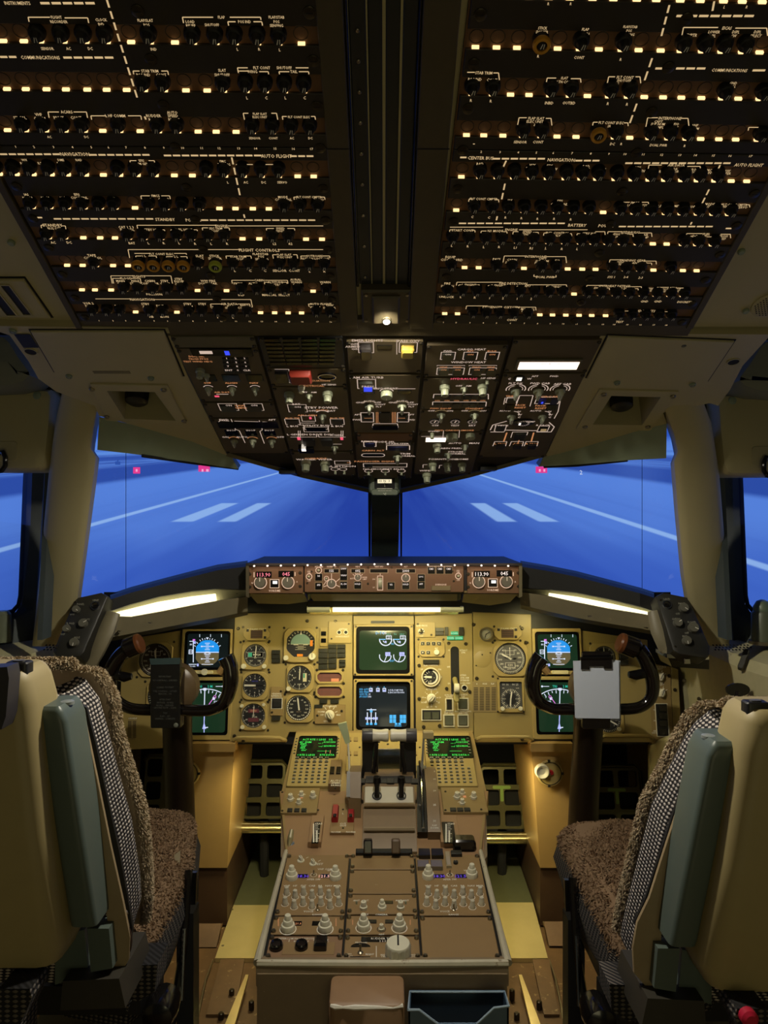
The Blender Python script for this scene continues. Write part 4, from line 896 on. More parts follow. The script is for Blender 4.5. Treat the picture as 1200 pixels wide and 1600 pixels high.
# ---- column B
M = omod('annunciator_block', 'black block of four columns of unlit warning lights at the top of the overhead', *XB, 524, 572, BLACKM)
for i in range(4):
 for j in range(7):
  u, v = 425 + i * 29 + j * 1.6 * (1 - i / 2.6), 530 + j * 6.1
  M.button(u, v, 24, 4.6, DARKGL, .003, 'legend_light')
M.done()
M = omod('evacuation_module', 'overhead module with a red switch guard beside a black guarded toggle', *XB, 573, 601)
M.ln([(429, 577), (451, 577), (455, 594), (447, 594)]); M.button(441, 585, 16, 14, BLACKG, .010, 'switch_guard')
mb = MB(); c = M.rc(470, 585, 31, 14, M.h); mb.loft([[(x, y, z) for x, y in rr(c[0], c[1], c[2] * s, c[3] * s, .003)] for s, z in ((1, M.h), (1, M.h + .011), (.86, M.h + .015))], mat('red_guard', (130, 40, 26), .45)); M.part('red_switch_guard', mb, 'red hinged guard')
a, b = M.w(511, 587, M.h); mb = MB(); mb.loft([[(a + x * 1.5, b + y, z) for x, y in circ(0, 0, r, 20)] for r, z in ((.0125, M.h), (.0125, M.h + .003), (.0105, M.h + .004), (.0095, M.h + .002))], DARKGL); M.part('horn_grille', mb); M.L.loft([[(a + x * 1.5, b + y, M.h + .0042) for x, y in circ(0, 0, r, 20)] for r in (.012, .0112)], E_LEGD, cap1=False)
M.txt('COMMAND', 450, 597, 2.4).txt('EVACUATION', 495, 595, 2.6, E_LEGO); M.done()
M = omod('electrical_module', 'overhead electrical module with standby power rotary and bus tie lines', *XB, 602, 702)
M.knob(471, 604, 'cyl_w', 5, label='cream knob'); M.txt('ELECTRICAL', 487, 603, 2.8, E_LEGO).txt('HF SENS', 514, 601, 2.4)
M.knob(452, 615, 'cyl', 7.5); M.knob(512, 614, 'cyl', 7.5); M.knob(483, 618, 'bar', 5, 180); M.txt('OFF', 475, 613, 2.4).txt('AM', 490, 613, 2.4)
M.box(465, 638, 27, 12).button(465, 639, 20, 10, ANN, .004, 'switch_cap'); M.txt('BAT', 463, 631.5, 2.6).txt('ON', 465, 636, 2.4, z=M.h + .0045)
M.txt('STBY POWER', 502, 637, 3.2).txt('AUTO', 503, 641, 2.6, E_LEGO).txt('OFF', 488, 642, 2.6).txt('BAT', 518, 642, 2.6); M.arc(504, 646, 10, -65, 65, 2.2); M.knob(504, 650, 'bar', 6, 180)
for u in (457, 527): M.box(u, 659, 21, 9).button(u, 659, 15, 6, ANN, .003, 'switch_cap'); M.txt('BUS TIE', u, 653.5, 2.4, E_LEGO); M.txt('L BUS' if u < 500 else 'R BUS', u, 666, 2.6)
M.box(482, 654, 20, 9, .9).ln([(468, 661), (492, 661)]).ln([(467, 664), (475, 664), (476, 671), (512, 671), (514, 664)]).box(494, 671, 38, 8).button(494, 671, 30, 5, DARKGL, .002, 'annunciator'); M.glow(485, 653, 3, 3, E_RED)
M.txt('APU GEN', 480, 649, 2.6, E_LEGO).txt('UTILITY BUS', 493, 665, 2.5)
for u in (467, 534): M.ln([(u - 1, 673), (u - 1, 684)]).ln([(u + 2, 673), (u + 2, 684)]); M.glow(u, 685, 4, 4, E_RED)
M.ln([(454, 683), (495, 683), (495, 679)]).ln([(498, 679), (498, 683), (540, 683)]).txt('GEN DRIVE DISC', 494, 679, 2.6).txt('L GEN', 458, 679, 2.4).txt('R GEN', 526, 680, 2.4)
for u in (483, 511): M.button(u, 689, 16, 9, BLACKM, .007, 'guarded_switch')
M.button(479, 698, 22, 7, BLACKG, .012, 'switch_guard'); M.glow(475, 696, 6, 3, E_WHITE, M.h + .012)
M.knob(523, 699, 'bar', 6, 180); M.ln([(512, 694), (534, 694)], 1); M.done()
M = omod('wiper_module', 'lowest left overhead module with two grey-green cylinder knobs above the windshield', *XB, 704, 741)
M.txt('WASHER', 478, 718, 2.4).txt('WIPER', 508, 718, 2.4).txt('OVERRIDE', 493, 716.5, 2.4, E_LEGO); M.knob(478, 721, 'cyl', 8); M.knob(508, 722, 'cyl', 8)
M.box(535, 723, 24, 6, .9).ln([(542, 723), (549, 723)], 1.2, E_LEGO).txt('FUEL JETTISON', 530, 729, 2.4)
for u in (523, 536): M.arc(u, 733, 6, 0, 360, .9)
for u in (524, 538): M.knob(u, 736, 'stub', 2)
M.done()
# ---- column C
M = omod('emergency_lights_module', 'top centre overhead module with a black toggle guard and amber passenger oxygen guard', *XC, 530, 580)
M.txt('EMER LIGHTS', 574, 532, 3.6).txt('OFF', 554, 538, 3.2).txt('ARMED', 551, 541.7, 3).txt('ON', 555, 545.5, 3.2); M.box(572, 543, 24, 17, 1.3)
mb = MB(); c = M.rc(572, 545, 17, 16, M.h); mb.loft([[(x, y, z) for x, y in rr(c[0], c[1], c[2], c[3], .003)] for z in (M.h, M.h + .012)] + [[(x, y, M.h + .016) for x, y in rr(c[0], c[1], c[2] * .8, c[3] * .8, .003)]], BLACKG); M.part('switch_guard', mb)
M.button(601, 542, 24, 6, DARKGL, .001, 'blank_slot'); M.txt('PASS OXY', 639, 533, 3.4).box(638, 543, 30, 16, 1.3).ln([(620, 531), (620, 554)])
mb = MB(); c = M.rc(637, 546, 21, 13, M.h); mb.loft([[(x, y, z) for x, y in rr(c[0], c[1], c[2], c[3], .003)] for z in (M.h, M.h + .010)] + [[(x, y, M.h + .014) for x, y in rr(c[0], c[1], c[2] * .8, c[3] * .7, .003)]], mat('amber_guard', (112, 94, 36), .3)); M.part('oxygen_guard', mb, 'amber translucent guard'); M.done()
M = omod('engine_start_module', 'centre overhead module with three rotary selectors and a blue lit square switch', *XC, 583, 674)
M.txt('RAM AIR TURB', 573, 590, 3.2).box(573, 600, 29, 15, 1.3).button(572, 602, 20, 12, ANN, .006, 'switch_cap'); M.glow(575, 604, 13, 7, E_BLUE, M.h + .006, 'lamp', 'blue lit legend'); M.txt('PRESS', 575, 604, 3, z=M.h + .008)
M.txt('ENG START', 603, 607, 2.8).ln([(588, 608), (592, 608)]).ln([(616, 607.5), (649, 607.5)], 1.4).arc(604, 612, 10, -80, 80, 1.6); M.button(575, 612, 22, 5, DARKGL, .002, 'annunciator'); M.button(632, 612, 22, 5, DARKGL, .002, 'annunciator'); M.knob(604, 614, 'flat', 9, 180)
for u, n in ((577, 'L'), (628, 'R')):
 M.arc(u, 632, 11, -60, 60, 1.2, E_LEGD).txt('AUTO', u, 627, 2.5).txt('GND', u - 14, 629, 2.4).txt('OFF', u + 13, 629, 2.4).txt('CONT', u + 17, 632, 2.2).txt('FLT', u + 15, 635.5, 2.2); M.knob(u, 635, 'bar', 7, 180)
 M.box(u - 3 if n == 'L' else u + 2, 652, 20, 15, 1.3).button(u - 3 if n == 'L' else u + 2, 652, 15, 9, ANN, .004, 'switch_cap'); M.ln([(u - 8, 653.5), (u + 5, 653.5)], 1, E_LEGO, M.h + .0045)
 for d in (0, 2.5, 5): s = (588 if n == 'L' else 613) + d; M.ln([(s, 644), (s, 661)], .9, E_LEGO)
M.button(601, 651, 17, 15, BLACKM, .003, 'igniter_switch'); M.ln([(582, 668), (583, 662), (621, 662), (622, 668)], 1.3).txt('AFT', 559, 648, 2.2).txt('FWD', 558, 656, 2.2).txt('AFT', 642, 648, 2.2).txt('FWD', 642, 656, 2.2); M.button(602, 668, 40, 6, DARKGL, .002, 'annunciator'); M.done()
M = omod('blank_module', 'shiny bare brown blanking plate between the middle overhead switch modules', XC[0] + .006, XC[1] - .006, 675, 688, mat('blank_brown', (120, 88, 54), .3)); M.done()
M = omod('fuel_jettison_module', 'lowest middle overhead module with a round dial outline above the compass', *XC, 689, 745)
M.box(578, 694, 20, 8, 1.2).button(578, 694.5, 14, 5, mat('blue_cap', (30, 34, 80), .3), .003, 'switch_cap'); M.txt('REMAIN', 577, 689.8, 2.4).txt('MODE SEL', 601, 690.5, 2.4)
M.ln([(604, 703), (604, 696), (640, 696), (640, 703)], 1.3).button(622, 700, 30, 5, mat('blue_cap', (30, 34, 80), .3), .003, 'annunciator'); M.txt('STABILIZER', 621, 693.5, 2.4); M.knob(621, 713, 'bar', 7, 180); M.txt('TRIM', 633, 709, 2.4).txt('NORMAL', 635, 712.5, 2.2)
a, b = M.w(583, 711, M.h); M.L.loft([[(a + x, b + y, M.h + .0004) for x, y in rr(0, 0, w, h, .01)] for w, h in ((.0585, .021), (.0550, .0175))], E_LEG5, cap1=False); mb = MB(); mb.rrect(a, b, .052, .0145, M.h, M.h + .0006, DARKGL, r=.007); M.part('dial_window', mb)
M.txt('CABIN ALT', 583, 704, 2.3, E_LEGO).txt('PASSENGER SIGNS', 585, 721, 2.4, E_LEGO).box(602, 727, 69, 6, 1.1).button(576, 727, 13, 4, ANN, .002, 'switch_cap')
for u in (576, 602, 627): M.arc(u, 736, 6.5, 0, 360, 1).knob(u, 737, 'stub', 2.2, name='toggle')
M.txt('NO SMOKING', 588, 733, 2).txt('SEAT BELTS', 615, 733, 2)
for u in (575, 627): M.button(u, 744, 12, 5, ANN, .004, 'switch_cap')
M.done()
# ---- column D
M = omod('heat_module', 'overhead module with outlined cargo heat and window heat switches', *XD, 536, 586)
M.txt('CARGO HEAT', 737, 546, 3).txt('WINDOW HEAT', 732, 566, 3)
for u, s, lit in ((700, 'FWD', 0), (735, 'AFT', 1), (769, 'BULK', 1)): M.box(u, 556, 25, 12, 1.2).button(u, 556, 19, 9, ANN if not lit else BLACKM, .004, 'switch_cap'); M.txt(s, u, 548.7, 2.6, E_LEGO if lit else None).txt('ON', u, 554, 2.6, E_LEGO if lit else None, z=M.h + .0044)
for u in (704, 754): M.ln([(u - 21, 572), (u - 21, 571), (u + 22, 571), (u + 22, 572)], .9).box(u, 580, 45, 11, 1.2)
for u, s in ((693, 'SIDE'), (715, 'FWD'), (745, 'FWD'), (767, 'SIDE')): M.button(u, 580, 17, 8, ANN, .004, 'switch_cap'); M.txt(s, u, 574, 2.5, E_LEGO).txt('ON', u, 578, 2.3, E_LEGO, z=M.h + .0044)
M.done()
M = omod('hydraulic_module', 'overhead hydraulic module with two tall knobs above long rows of switches', *XD, 588, 637)
M.txt('HYDRAULIC', 725, 592, 3, E_RED).txt('HF SENS', 763, 591, 2.5).txt('OFF', 717, 603, 2.4).txt('AM', 732, 603, 2.4)
M.knob(695, 604, 'cyl', 8); M.knob(754, 603, 'cyl', 8); M.knob(761, 594, 'stub', 2.6, name='toggle'); M.knob(725, 607, 'bar', 5.5, 180)
M.ln([(677, 622), (678, 616), (763, 616), (763, 624)], 1.3).ln([(676, 633), (676, 628), (760, 628), (759, 635)], 1.3)
for i, u in enumerate((684, 699, 714, 729, 741, 755)): M.button(u, 619.5, 12, 6, BLACKM if i % 2 else ANN, .003, 'switch_cap'); M.button(u - 2, 632.5, 12, 6, ANN, .003, 'switch_cap'); M.txt('ON', u - 1, 626, 2, E_LEGO)
M.done()
M = omod('oxygen_module', 'overhead module with two bar knobs over small white round dials', *XD, 638, 672)
for u, s in ((689, 'FWD EQUIP'), (741, 'STANDBY')): M.arc(u, 646, 11, -60, 60, 1.2, E_LEGD).txt(s, u, 638.5, 2.3, E_LEGO).txt('OFF', u - 15, 642, 2.3).txt('ON', u + 14, 642, 2.3); M.knob(u, 648, 'bar', 6.5, 180)
for u in (679, 711, 738):
 mb = MB(); a, b = M.w(u, 658, M.h); mb.lathe(a, b, [(.012, M.h), (.012, M.h + .002)], DIAL, 16); M.part('dial', mb); M.L.ticks(a, b, .0075, .0108, 16, .0008, M.h + .0024, E_LEG5); M.L.hand(a, b, 20, -.002, .008, .0014, M.h + .0024, E_LEG5)
M.txt('OFF', 680, 665, 2.2).txt('TEST', 711, 665, 2.2).txt('BRT', 738, 665, 2.2); M.done()
M = omod('light_switch_module', 'lowest overhead module with four grey knobs and a bright white strip', *XD, 673, 739)
M.txt('FWD CARGO SMOKE', 710, 672.5, 2.2, E_LEGO).ln([(658, 682), (695, 682)], .9); M.knob(675, 677, 'stub', 3, name='toggle'); M.txt('OVHD', 678, 674, 2.2)
M.glow(681, 687, 32, 6, emat('strip_white', (255, 232, 214), 2.2), None, 'lit_strip', 'bright white lit label strip'); M.knob(683, 695, 'cyl', 6.5); M.knob(706, 680, 'flat', 9); M.knob(735, 679, 'flat', 7); M.ln([(693, 673), (692, 684)], .9).ln([(718, 672), (717, 684)], .9)
M.txt('AUTO', 711, 692.5, 2.4).txt('MAN', 741, 692.5, 2.4); M.knob(726, 697, 'bar', 5.8, 180); M.txt('CABIN PRESS', 703, 700.5, 2.2).txt('STROBE', 712, 706, 2.2).txt('NORMAL', 714, 709, 2.2); M.knob(700, 710, 'bar', 5.8, 180)
for u, s in ((676, 'POS'), (699, 'ANTI COLL'), (722, 'DOME')): M.txt(s, u, 717.5, 2.2); M.knob(u, 725, 'cyl', 6.6)
M.txt('WIPER', 666, 735.5, 2.2); M.knob(667, 741, 'cyl', 7.5); M.ln([(661, 731), (661, 726), (668, 726)], 1).ln([(686, 732), (687, 727), (691, 727)], 1); M.done()
# ---- column E
M = omod('lit_label_module', 'overhead panel with a long bright white lit label', *XE, 528, 579, P5BR)
M.button(857, 568, 108, 17, P5FR, .004, 'label_frame'); M.glow(857, 568.5, 97, 11, emat('label_light', (255, 226, 205), 2.4), M.h + .004, 'lit_label', 'glowing white label'); M.txt('PUSH FOR LIGHT', 857, 568.5, 2.2, BLACKM, z=M.h + .0055)
M.done()
M = omod('air_conditioning_module', 'overhead air conditioning module of outlined ducts with three upper rotary knobs', *XE, 581, 712)
a, b = M.w(811, 591, M.h); mb = MB(); mb.lathe(a, b, [(.012, M.h), (.012, M.h + .002)], DIAL, 18); M.part('duct_gauge', mb); M.glow(811, 591, 10, 5, E_WHITE, M.h + .0015); M.txt('C', 796, 592, 2.6).txt('W', 827, 592, 2.6).txt('FLT DK', 806, 599, 2.7).txt('FWD CAB', 844, 599, 2.7).txt('AFT CAB', 879, 600, 2.7).txt('AFT', 836, 588, 2.4).txt('FWD', 866, 588, 2.4)
for u in (806, 841, 875):
 M.arc(u, 608, 14, -110, -10, 1.5).arc(u, 608, 14, 10, 110, 1.5).arc(u, 608, 10, -110, -20, .9).arc(u, 608, 10, 20, 110, .9); M.knob(u, 611, 'bar', 7.5, 180)
M.box(800, 625, 21, 9, 1.2).button(800, 625, 16, 6, ANN, .003, 'switch_cap'); M.txt('TRIM', 797, 619, 2.4, E_LEGO)
M.ln([(812, 618), (833, 618), (828, 635)], 1.2).ln([(812, 618), (806, 634)], 1.2).ln([(787, 632), (789, 622), (812, 622)], 1).box(856, 625.5, 43, 11, 1.2).txt('RECIRC FAN', 857, 620, 2.8, E_LEGO)
M.button(847, 626, 14, 8, mat('blue_cap2', (40, 50, 160), .3), .004, 'switch_cap', 'blue lit cap'); M.button(866, 626, 14, 8, mat('blue_cap', (30, 34, 80), .3), .004, 'switch_cap'); M.glow(847, 626.5, 4, 2.5, E_BLUE, M.h + .004)
M.ln([(876, 623), (872, 643), (866, 654)], 1.2).txt('PACK', 813, 633, 2.5, E_LEGO).txt('RESET', 813, 637, 2.5, E_LEGO).txt('PACK', 845, 634, 2.5, E_LEGO).txt('RESET', 845, 638, 2.5, E_LEGO); M.button(797, 636, 17, 9, DARKGL, .002, 'annunciator'); M.button(862, 636, 19, 8, DARKGL, .002, 'annunciator')
for u in (799, 847): M.arc(u, 648, 12, 10, 100, 1.1).txt('AUTO', u - 10, 642, 2.3).txt('N', u + 12, 643, 2.3).txt('W', u + 13, 648, 2.3).txt('C', u + 12, 652, 2.3); M.knob(u, 651, 'bar', 6.5, 180)
a, b = M.w(818, 659, M.h); mb = MB(); mb.loft([[(a + x * 1.5, b + y, z) for x, y in circ(0, 0, r, 18)] for r, z in ((.0165, M.h), (.0165, M.h + .003), (.014, M.h + .004))], DIAL); M.part('temperature_gauge', mb); M.L.ticks(a, b, .009, .0135, 14, .001, M.h + .0044, E_LEG5, -80, 200); M.glow(812, 660, 4, 3, E_WHITE, M.h + .004); M.txt('TEMP', 829, 659, 2.2, z=M.h + .0044)
M.ln([(766, 672), (770, 664), (792, 658)], 1.6).ln([(766, 675), (788, 675)], 1.6).ln([(790, 672), (840, 673)], 1.8).ln([(858, 660), (866, 667), (861, 675), (838, 675)], 1.6).box(782, 669, 21, 10, 1.1).box(849, 670, 21, 9, 1.1).button(782, 669, 15, 7, ANN, .003, 'switch_cap'); M.button(849, 670, 14, 5, BLACKG, .003, 'switch_cap')
M.glow(849, 670, 10, 3, E_LEGD, M.h + .003); M.txt('L PACK', 784, 665, 2.3).txt('R PACK', 849, 664.5, 2.3)
M.ln([(792, 676), (787, 690)], 2.4, E_LEGO).ln([(834, 676), (830, 690)], 2.4, E_LEGO).ln([(798, 684), (801, 675), (825, 675), (823, 680)], 1.1).button(812, 681, 20, 9, ANN, .004, 'switch_cap'); M.ln([(812, 686), (809, 693)], 1.6, E_LEGO)
for u, s in ((782, 'L ENG'), (808, 'APU'), (831, 'R ENG')): M.ln([(u - 12, 697), (u - 9, 690), (u + 10, 690), (u + 8, 697)], 1.2); M.txt(s, u, 693.5, 2.3, E_LEGO); M.button(u, 696, 15, 6, BLACKM, .006, 'switch_cap')
M.done()
# ---- sides and front lip of the overhead
mb = MB(); OLV = P5FR
Lp = [FP5.wp(*p, -.004) for p in [(352, 706), (470, 740), (580, 765), (625, 765), (735, 740), (856, 706)]]
mb.loft([Lp, [p + V(0, .012, -.010) for p in Lp], [p + V(0, .05, .01) for p in Lp]], OLV, cap1=False, closed=False); struct('trim_8', mb)
for i, (u, v) in enumerate(((450, 737), (762, 732))):
 mb = MB(); c = P(u, v, 1.98); mb.T = Matrix.Translation(c); mb.box(-.021, .021, -.02, .03, -.006, .006, BLACKM, ch=.003)
 o = obj('latch_block', mb); tag(o, f'small black block under the {"left" if i == 0 else "right"} front edge of the overhead panel', 'latch')
# standby compass under the overhead
t = thing('standby_compass', 'small olive magnetic compass with a lit card hanging at the top of the centre post', 'compass', P(601, 755, 2.06))
mb = MB(); k = 2.06 / F; mb.T = Matrix.Rotation(math.radians(90), 4, 'X')
GRN = mat('compass_green', (74, 84, 64), .5)
mb.rrect(0, 0, 50 * k, 34 * k, -.05, .0, GRN, r=.014, ch=.004); mb.rrect(0, -14 * k, 42 * k, 10 * k, -.04, .004, GRN, r=.006, ch=.002); mb.rrect(0, 21 * k, 34 * k, 12 * k, -.05, .0, GRN, r=.004); obj('housing', mb, t)
mb = MB(); mb.T = Matrix.Rotation(math.radians(90), 4, 'X'); mb.rrect(0, 0, 32 * k, 20 * k, .0, .002, BLACKG, r=.006); obj('window', mb, t)
mb = MB(); mb.T = Matrix.Rotation(math.radians(90), 4, 'X'); mb.rrect(0, 3 * k, 22 * k, 6 * k, .002, .003, emat('compass_card', (255, 240, 200), .95)); obj('card', mb, t)
mb = MB(); mb.T = Matrix.Rotation(math.radians(90), 4, 'X')
for i, s in enumerate(('33', 'N', '3')): mb.text(s, (i - 1) * 7 * k, 3.4 * k, 3.6 * k, .0034, BLACKM)
mb.line(0, -6 * k, 0, 1 * k, .8 * k, .0034, WHITE); mb.pline([(-12 * k, -8.5 * k), (12 * k, -8.5 * k)], .8 * k, .0034, WHITE); mb.text('°C', 0, -17 * k, 3.5 * k, .0046, WHITE)
for i in range(-4, 5): mb.line(i * 2.4 * k, -12.2 * k, i * 2.4 * k, -11 * k, .7 * k, .0046, WHITE)
obj('markings', mb, t)['kind'] = 'stuff'
# ================================================================ glareshield, its lamps and the mode control panel
WARM = (1.0, .86, .40)
E_TUBE = emat('lamp_tube', (255, 244, 190), 2.2)
GSBLK = mat('glareshield_black', (12, 12, 12), .55, bump=.2, bscale=300)
BROW = mat('glareshield_brow_grey', (120, 112, 88), .5, noise=.15, nscale=30, wear=(150, 140, 106), wscale=30, wlo=.64)
def arm(side, st):
 """glareshield arm swept from the middle outwards; st = stations (u, top v, lip v, tube v, brow bottom v, y)"""
 L = []; TB = []
 for u, vt, vl, vb, vd, y in st:
  f = P(u, vt, y + .0); a = P(u, vt, y + .06); b = P(u, vt + 5, y); c = P(u, vl, y); d = P(u, vl + 1, y + .07)
  e = P(u, vb, y + .06); g = P(u, vb + 1, y + .0); h = P(u, vd, y + .015); i = P(u, vd + 6, y + .09); j = P(u, vd - 14, y + .30); l = P(u, vt - 4, y + .55)
  L.append([l, a, b, c, d, e, g, h, i, j]); TB.append((d, e))
 mats = [GSBLK, GSBLK, GSBLK, GSBLK, BROW, BROW, BROW, GSBLK, GSBLK]
 t = thing('glareshield_wing', f'black glareshield arm with grey lower brow and bright lamp strip on the {side}', 'glareshield', V(0, 0, 0))
 for nm, ks, lab in (('top', range(0, 4), None), ('brow', range(4, 7), 'worn grey brow'), ('underside', range(7, 9), None)):
  mb = MB()
  for k in ks:
   rows = [[s[k], s[k + 1]] for s in L]
   mb.grid(rows if side == 'right' else rows[::-1], mats[k])
  if nm == 'top':
   for s in (L[0], L[-1]): mb.add(s, [tuple(range(len(s)))], GSBLK)
  o = obj(nm, mb, t)
  if lab: o['label'] = lab
 mb = MB()
 path = [(d * .45 + e * .55) + V(0, -.02, -.004) for d, e in TB[1:]]
 mb.tube(path, [max(.006, (d - e).length * .36) for d, e in TB[1:]], E_TUBE, 8, flat=(1, 1)); o = obj('lamp_tube', mb, t); o['label'] = 'glowing white lamp strip'
 mb = MB(); mb.grid([[d + V(0, -.003, 0), e + V(0, -.003, 0)] for d, e in TB], mat('lamp_tray', (220, 214, 180), .35)); obj('lamp_tray', mb, t)
 return t, L
tl, LA = arm('left', [(387, 880, 921, 931, 955, 2.10), (340, 886, 920, 938, 965, 2.10), (300, 896, 924, 945, 972, 2.09), (250, 909, 932, 955, 982, 2.07), (205, 921, 944, 963, 990, 2.04), (172, 932, 955, 962, 996, 2.00)])
tr, RA = arm('right', [(813, 880, 918, 924, 945, 2.10), (855, 887, 921, 930, 955, 2.10), (900, 896, 926, 940, 965, 2.09), (950, 909, 936, 950, 974, 2.07), (1000, 922, 948, 958, 982, 2.04), (1022, 929, 955, 962, 986, 2.00)])
area_light('glareshield_lamp', P(285, 968, 2.16), P(275, 1090, 2.3), .30, .03, 1.6, WARM, 150)
area_light('glareshield_lamp', P(915, 962, 2.16), P(920, 1090, 2.3), .30, .03, 1.6, WARM, 150)
# small bright clips and scuffs on the brow edge
for i, (u, v) in enumerate(((188, 985), (236, 972), (1008, 980), (920, 962))):
 mb = MB(); mb.T = Matrix.Translation(P(u, v, 2.02)); mb.box(-.004, .004, -.012, .0, -.0015, .0015, CHROME, ch=.0005); o = obj('brow_clip', mb); tag(o, ['small bright metal clip at the outer end of the left glareshield brow', 'small bright metal clip midway along the left glareshield brow', 'small bright metal clip at the outer end of the right glareshield brow', 'small bright metal clip midway along the right glareshield brow'][i], 'clip')

# mode control panel in the middle
YM = 2.05; km = YM / F
GOLD = mat('mode_panel_brown', (100, 72, 48), .4, noise=.08)
UNDER = mat('mode_panel_underside', (112, 100, 62), .45)
mb = MB()
def pbox(mb, pts_front, y0, y1, m):  # block from a pixel outline on the front plane
 mb.slab([P(u, v, y0) for u, v in pts_front], V(0, y1 - y0, 0), m)
pbox(mb, [(384, 880), (816, 880), (816, 884), (384, 884)], 2.035, 2.35, GSBLK)
pbox(mb, [(384, 884), (389, 884), (389, 934), (384, 932)], 2.04, 2.3, STEEL); pbox(mb, [(811, 884), (816, 884), (816, 932), (811, 934)], 2.04, 2.3, STEEL)
pbox(mb, [(389, 884), (811, 884), (811, 928), (389, 928)], 2.056, 2.32, GSBLK)
o = obj('glareshield_housing', mb); tag(o, 'black housing of the brown mode control panel over the middle of the instrument panel', 'glareshield')
# sloping undersides
for name, pts, lab in (('panel_underside', [(389, 928, 2.05), (476, 928, 2.05), (481, 940, 2.14), (450, 944, 2.16), (402, 943, 2.16)], 'tan sloping underside below the left radio panel of the glareshield'),
                       ('panel_underside', [(725, 926, 2.05), (811, 926, 2.05), (797, 941, 2.16), (765, 946, 2.16), (722, 941, 2.14)], 'tan sloping underside below the right radio panel of the glareshield'),
                       ('panel_underside', [(479, 924, 2.05), (722, 924, 2.05), (714, 939, 2.09), (490, 939, 2.09)], 'rounded dark tan underside below the central mode control panel')):
 mb = MB(); q = [P(*p) for p in pts]; mb.slab(q, V(0, .01, .008), UNDER); tag(obj(name, mb), lab, 'panel')
# centre lamp under the mode control panel
t = thing('panel_flood_lamp', 'bright lamp strip in a metal tray under the middle of the glareshield', 'lamp', V(0, 0, 0))
mb = MB(); mb.slab([P(481, 939, 2.10), P(719, 939, 2.10), P(719, 949, 2.11), P(481, 949, 2.11)], V(0, .02, 0), GSBLK); mb.slab([P(479, 948, 2.12), P(720, 948, 2.12), P(715, 960, 2.22), P(484, 960, 2.22)], V(0, .01, .008), mat('lamp_reflector', (214, 204, 140), .25, .8)); obj('tray', mb, t)
mb = MB(); mb.tube([P(520, 952, 2.115), P(690, 952, 2.115)], .0075, E_TUBE, 10); obj('lamp_tube', mb, t)['label'] = 'glowing tube'
for u in (500, 708):
 mb = MB(); mb.tube([P(u - 20, 952, 2.115), P(u + 16, 952, 2.115)], .009, mat('tube_cap', (210, 206, 150), .3), 10); obj('end_cap', mb, t)
area_light('flood_lamp', P(600, 958, 2.11), P(600, 1085, 2.30), .42, .03, 2.3, WARM, 160)
# row of small lights along the top lip
t = thing('lip_light_strip', 'row of tiny white lights along the top lip of the mode control panel', 'light', P(600, 882, 2.032))
LB = MB(); LB.lathe(0, 0, [(.0026, -.002), (.0026, .001), (.0014, .002)], emat('lip_light', (255, 236, 220), 1.8), 8); LB = LB.mesh('lamp')
mb = MB(); mb.box(-.35, .35, -.003, .003, -.002, .001, GSBLK); obj('strip', mb, t, Matrix.Translation((0, .003, 0)) @ Matrix.Rotation(math.radians(90), 4, 'X'))
for i in range(20):
 u = 397 + i * 20.9; v = 884.5 - 3.0 * (1 - abs(u - 600) / 212)
 obj('lamp', LB, t, Matrix.Translation(P(u, v, 2.032) - P(600, 882, 2.032)) @ Matrix.Rotation(math.radians(90), 4, 'X'))
area_light('lip_glow', P(600, 884, 1.99), P(600, 906, 2.06), .70, .01, .11, (1, .62, .4), 150)

E_DIG = emat('digit_white', (255, 236, 226), .95); E_DIGR = emat('digit_red', (255, 130, 150), .95)
E_LEGM = emat('backlit_legend_tan', (255, 214, 180), .75)
def win(M, u, v, wp, hp, s, m, hh=5.5):
 M.button(u, v, wp, hp, BLACKG, .0008, 'display_window'); M.txt(s, u, v, hh, m, sx=1.0, z=M.h + .0014)
def mround(M, u, v, r, m=None, t=1.2): M.arc(u, v, r, 0, 360, t, m or E_LEGM)
for side, du, dv in (('left', 0, 0), ('right', 341, -1)):
 M = Mod('radio_tuner', f'brown radio tuner with two lit displays and two knobs, {side} end of glareshield', 'radio panel', FMCP, (431 + du, 906))
 M.plate(389 + du, 885, 474 + du, 927, GOLD)
 win(M, 412 + du, 898 + dv, 25, 10, '113.90', E_DIGR if side == 'left' else E_DIG, 6); win(M, 447 + du, 897 + dv, 24, 10, '045', E_DIGR if side == 'left' else E_DIG, 6)
 for u in (407, 450): mround(M, u + du, 910 + dv, 9.6, None, 1.3); M.knob(u + du, 910 + dv, 'flat_d', 8.4, 0)
 M.button(429 + du, 912 + dv, 13, 12, BLACKG, .003, 'key'); M.box(429 + du, 912 + dv, 15, 14, 1.1, E_LEGM); M.glow(430 + du, 910 + dv, 7, 4.5, emat('key_light', (255, 250, 245), 1.5), M.h + .003)
 M.txt('VOR/DME', 429 + du, 923 + dv, 3.4, E_LEGM).ln([(397 + du, 894), (397 + du, 902)], 1.4, E_LEGM).ln([(461 + du, 894), (461 + du, 900)], 1.4, E_LEGM).txt('N', 394 + du, 911, 2.6, E_LEGM).txt('A', 464 + du, 909, 2.6, E_LEGM)
 M.screws([(390.5 + du, 897), (390.5 + du, 917), (469 + du, 895), (469 + du, 916)], .0045); M.done()
M = Mod('mode_control_panel', 'long brown autopilot mode control panel with lit number windows and black square keys', 'control panel', FMCP, (600, 905))
M.plate(476, 884, 724, 925, GOLD)
for u, v in ((483, 901), (716, 900)): mround(M, u, v, 4.4, None, 1.1); M.knob(u, v, 'stub', 2, name='toggle'); M.txt('F/D', u, v - 8, 2.6, E_LEGM).txt('ON', u, v - 5.5, 2.4, E_LEGM).txt('OFF', u, v + 6.5, 2.4, E_LEGM)
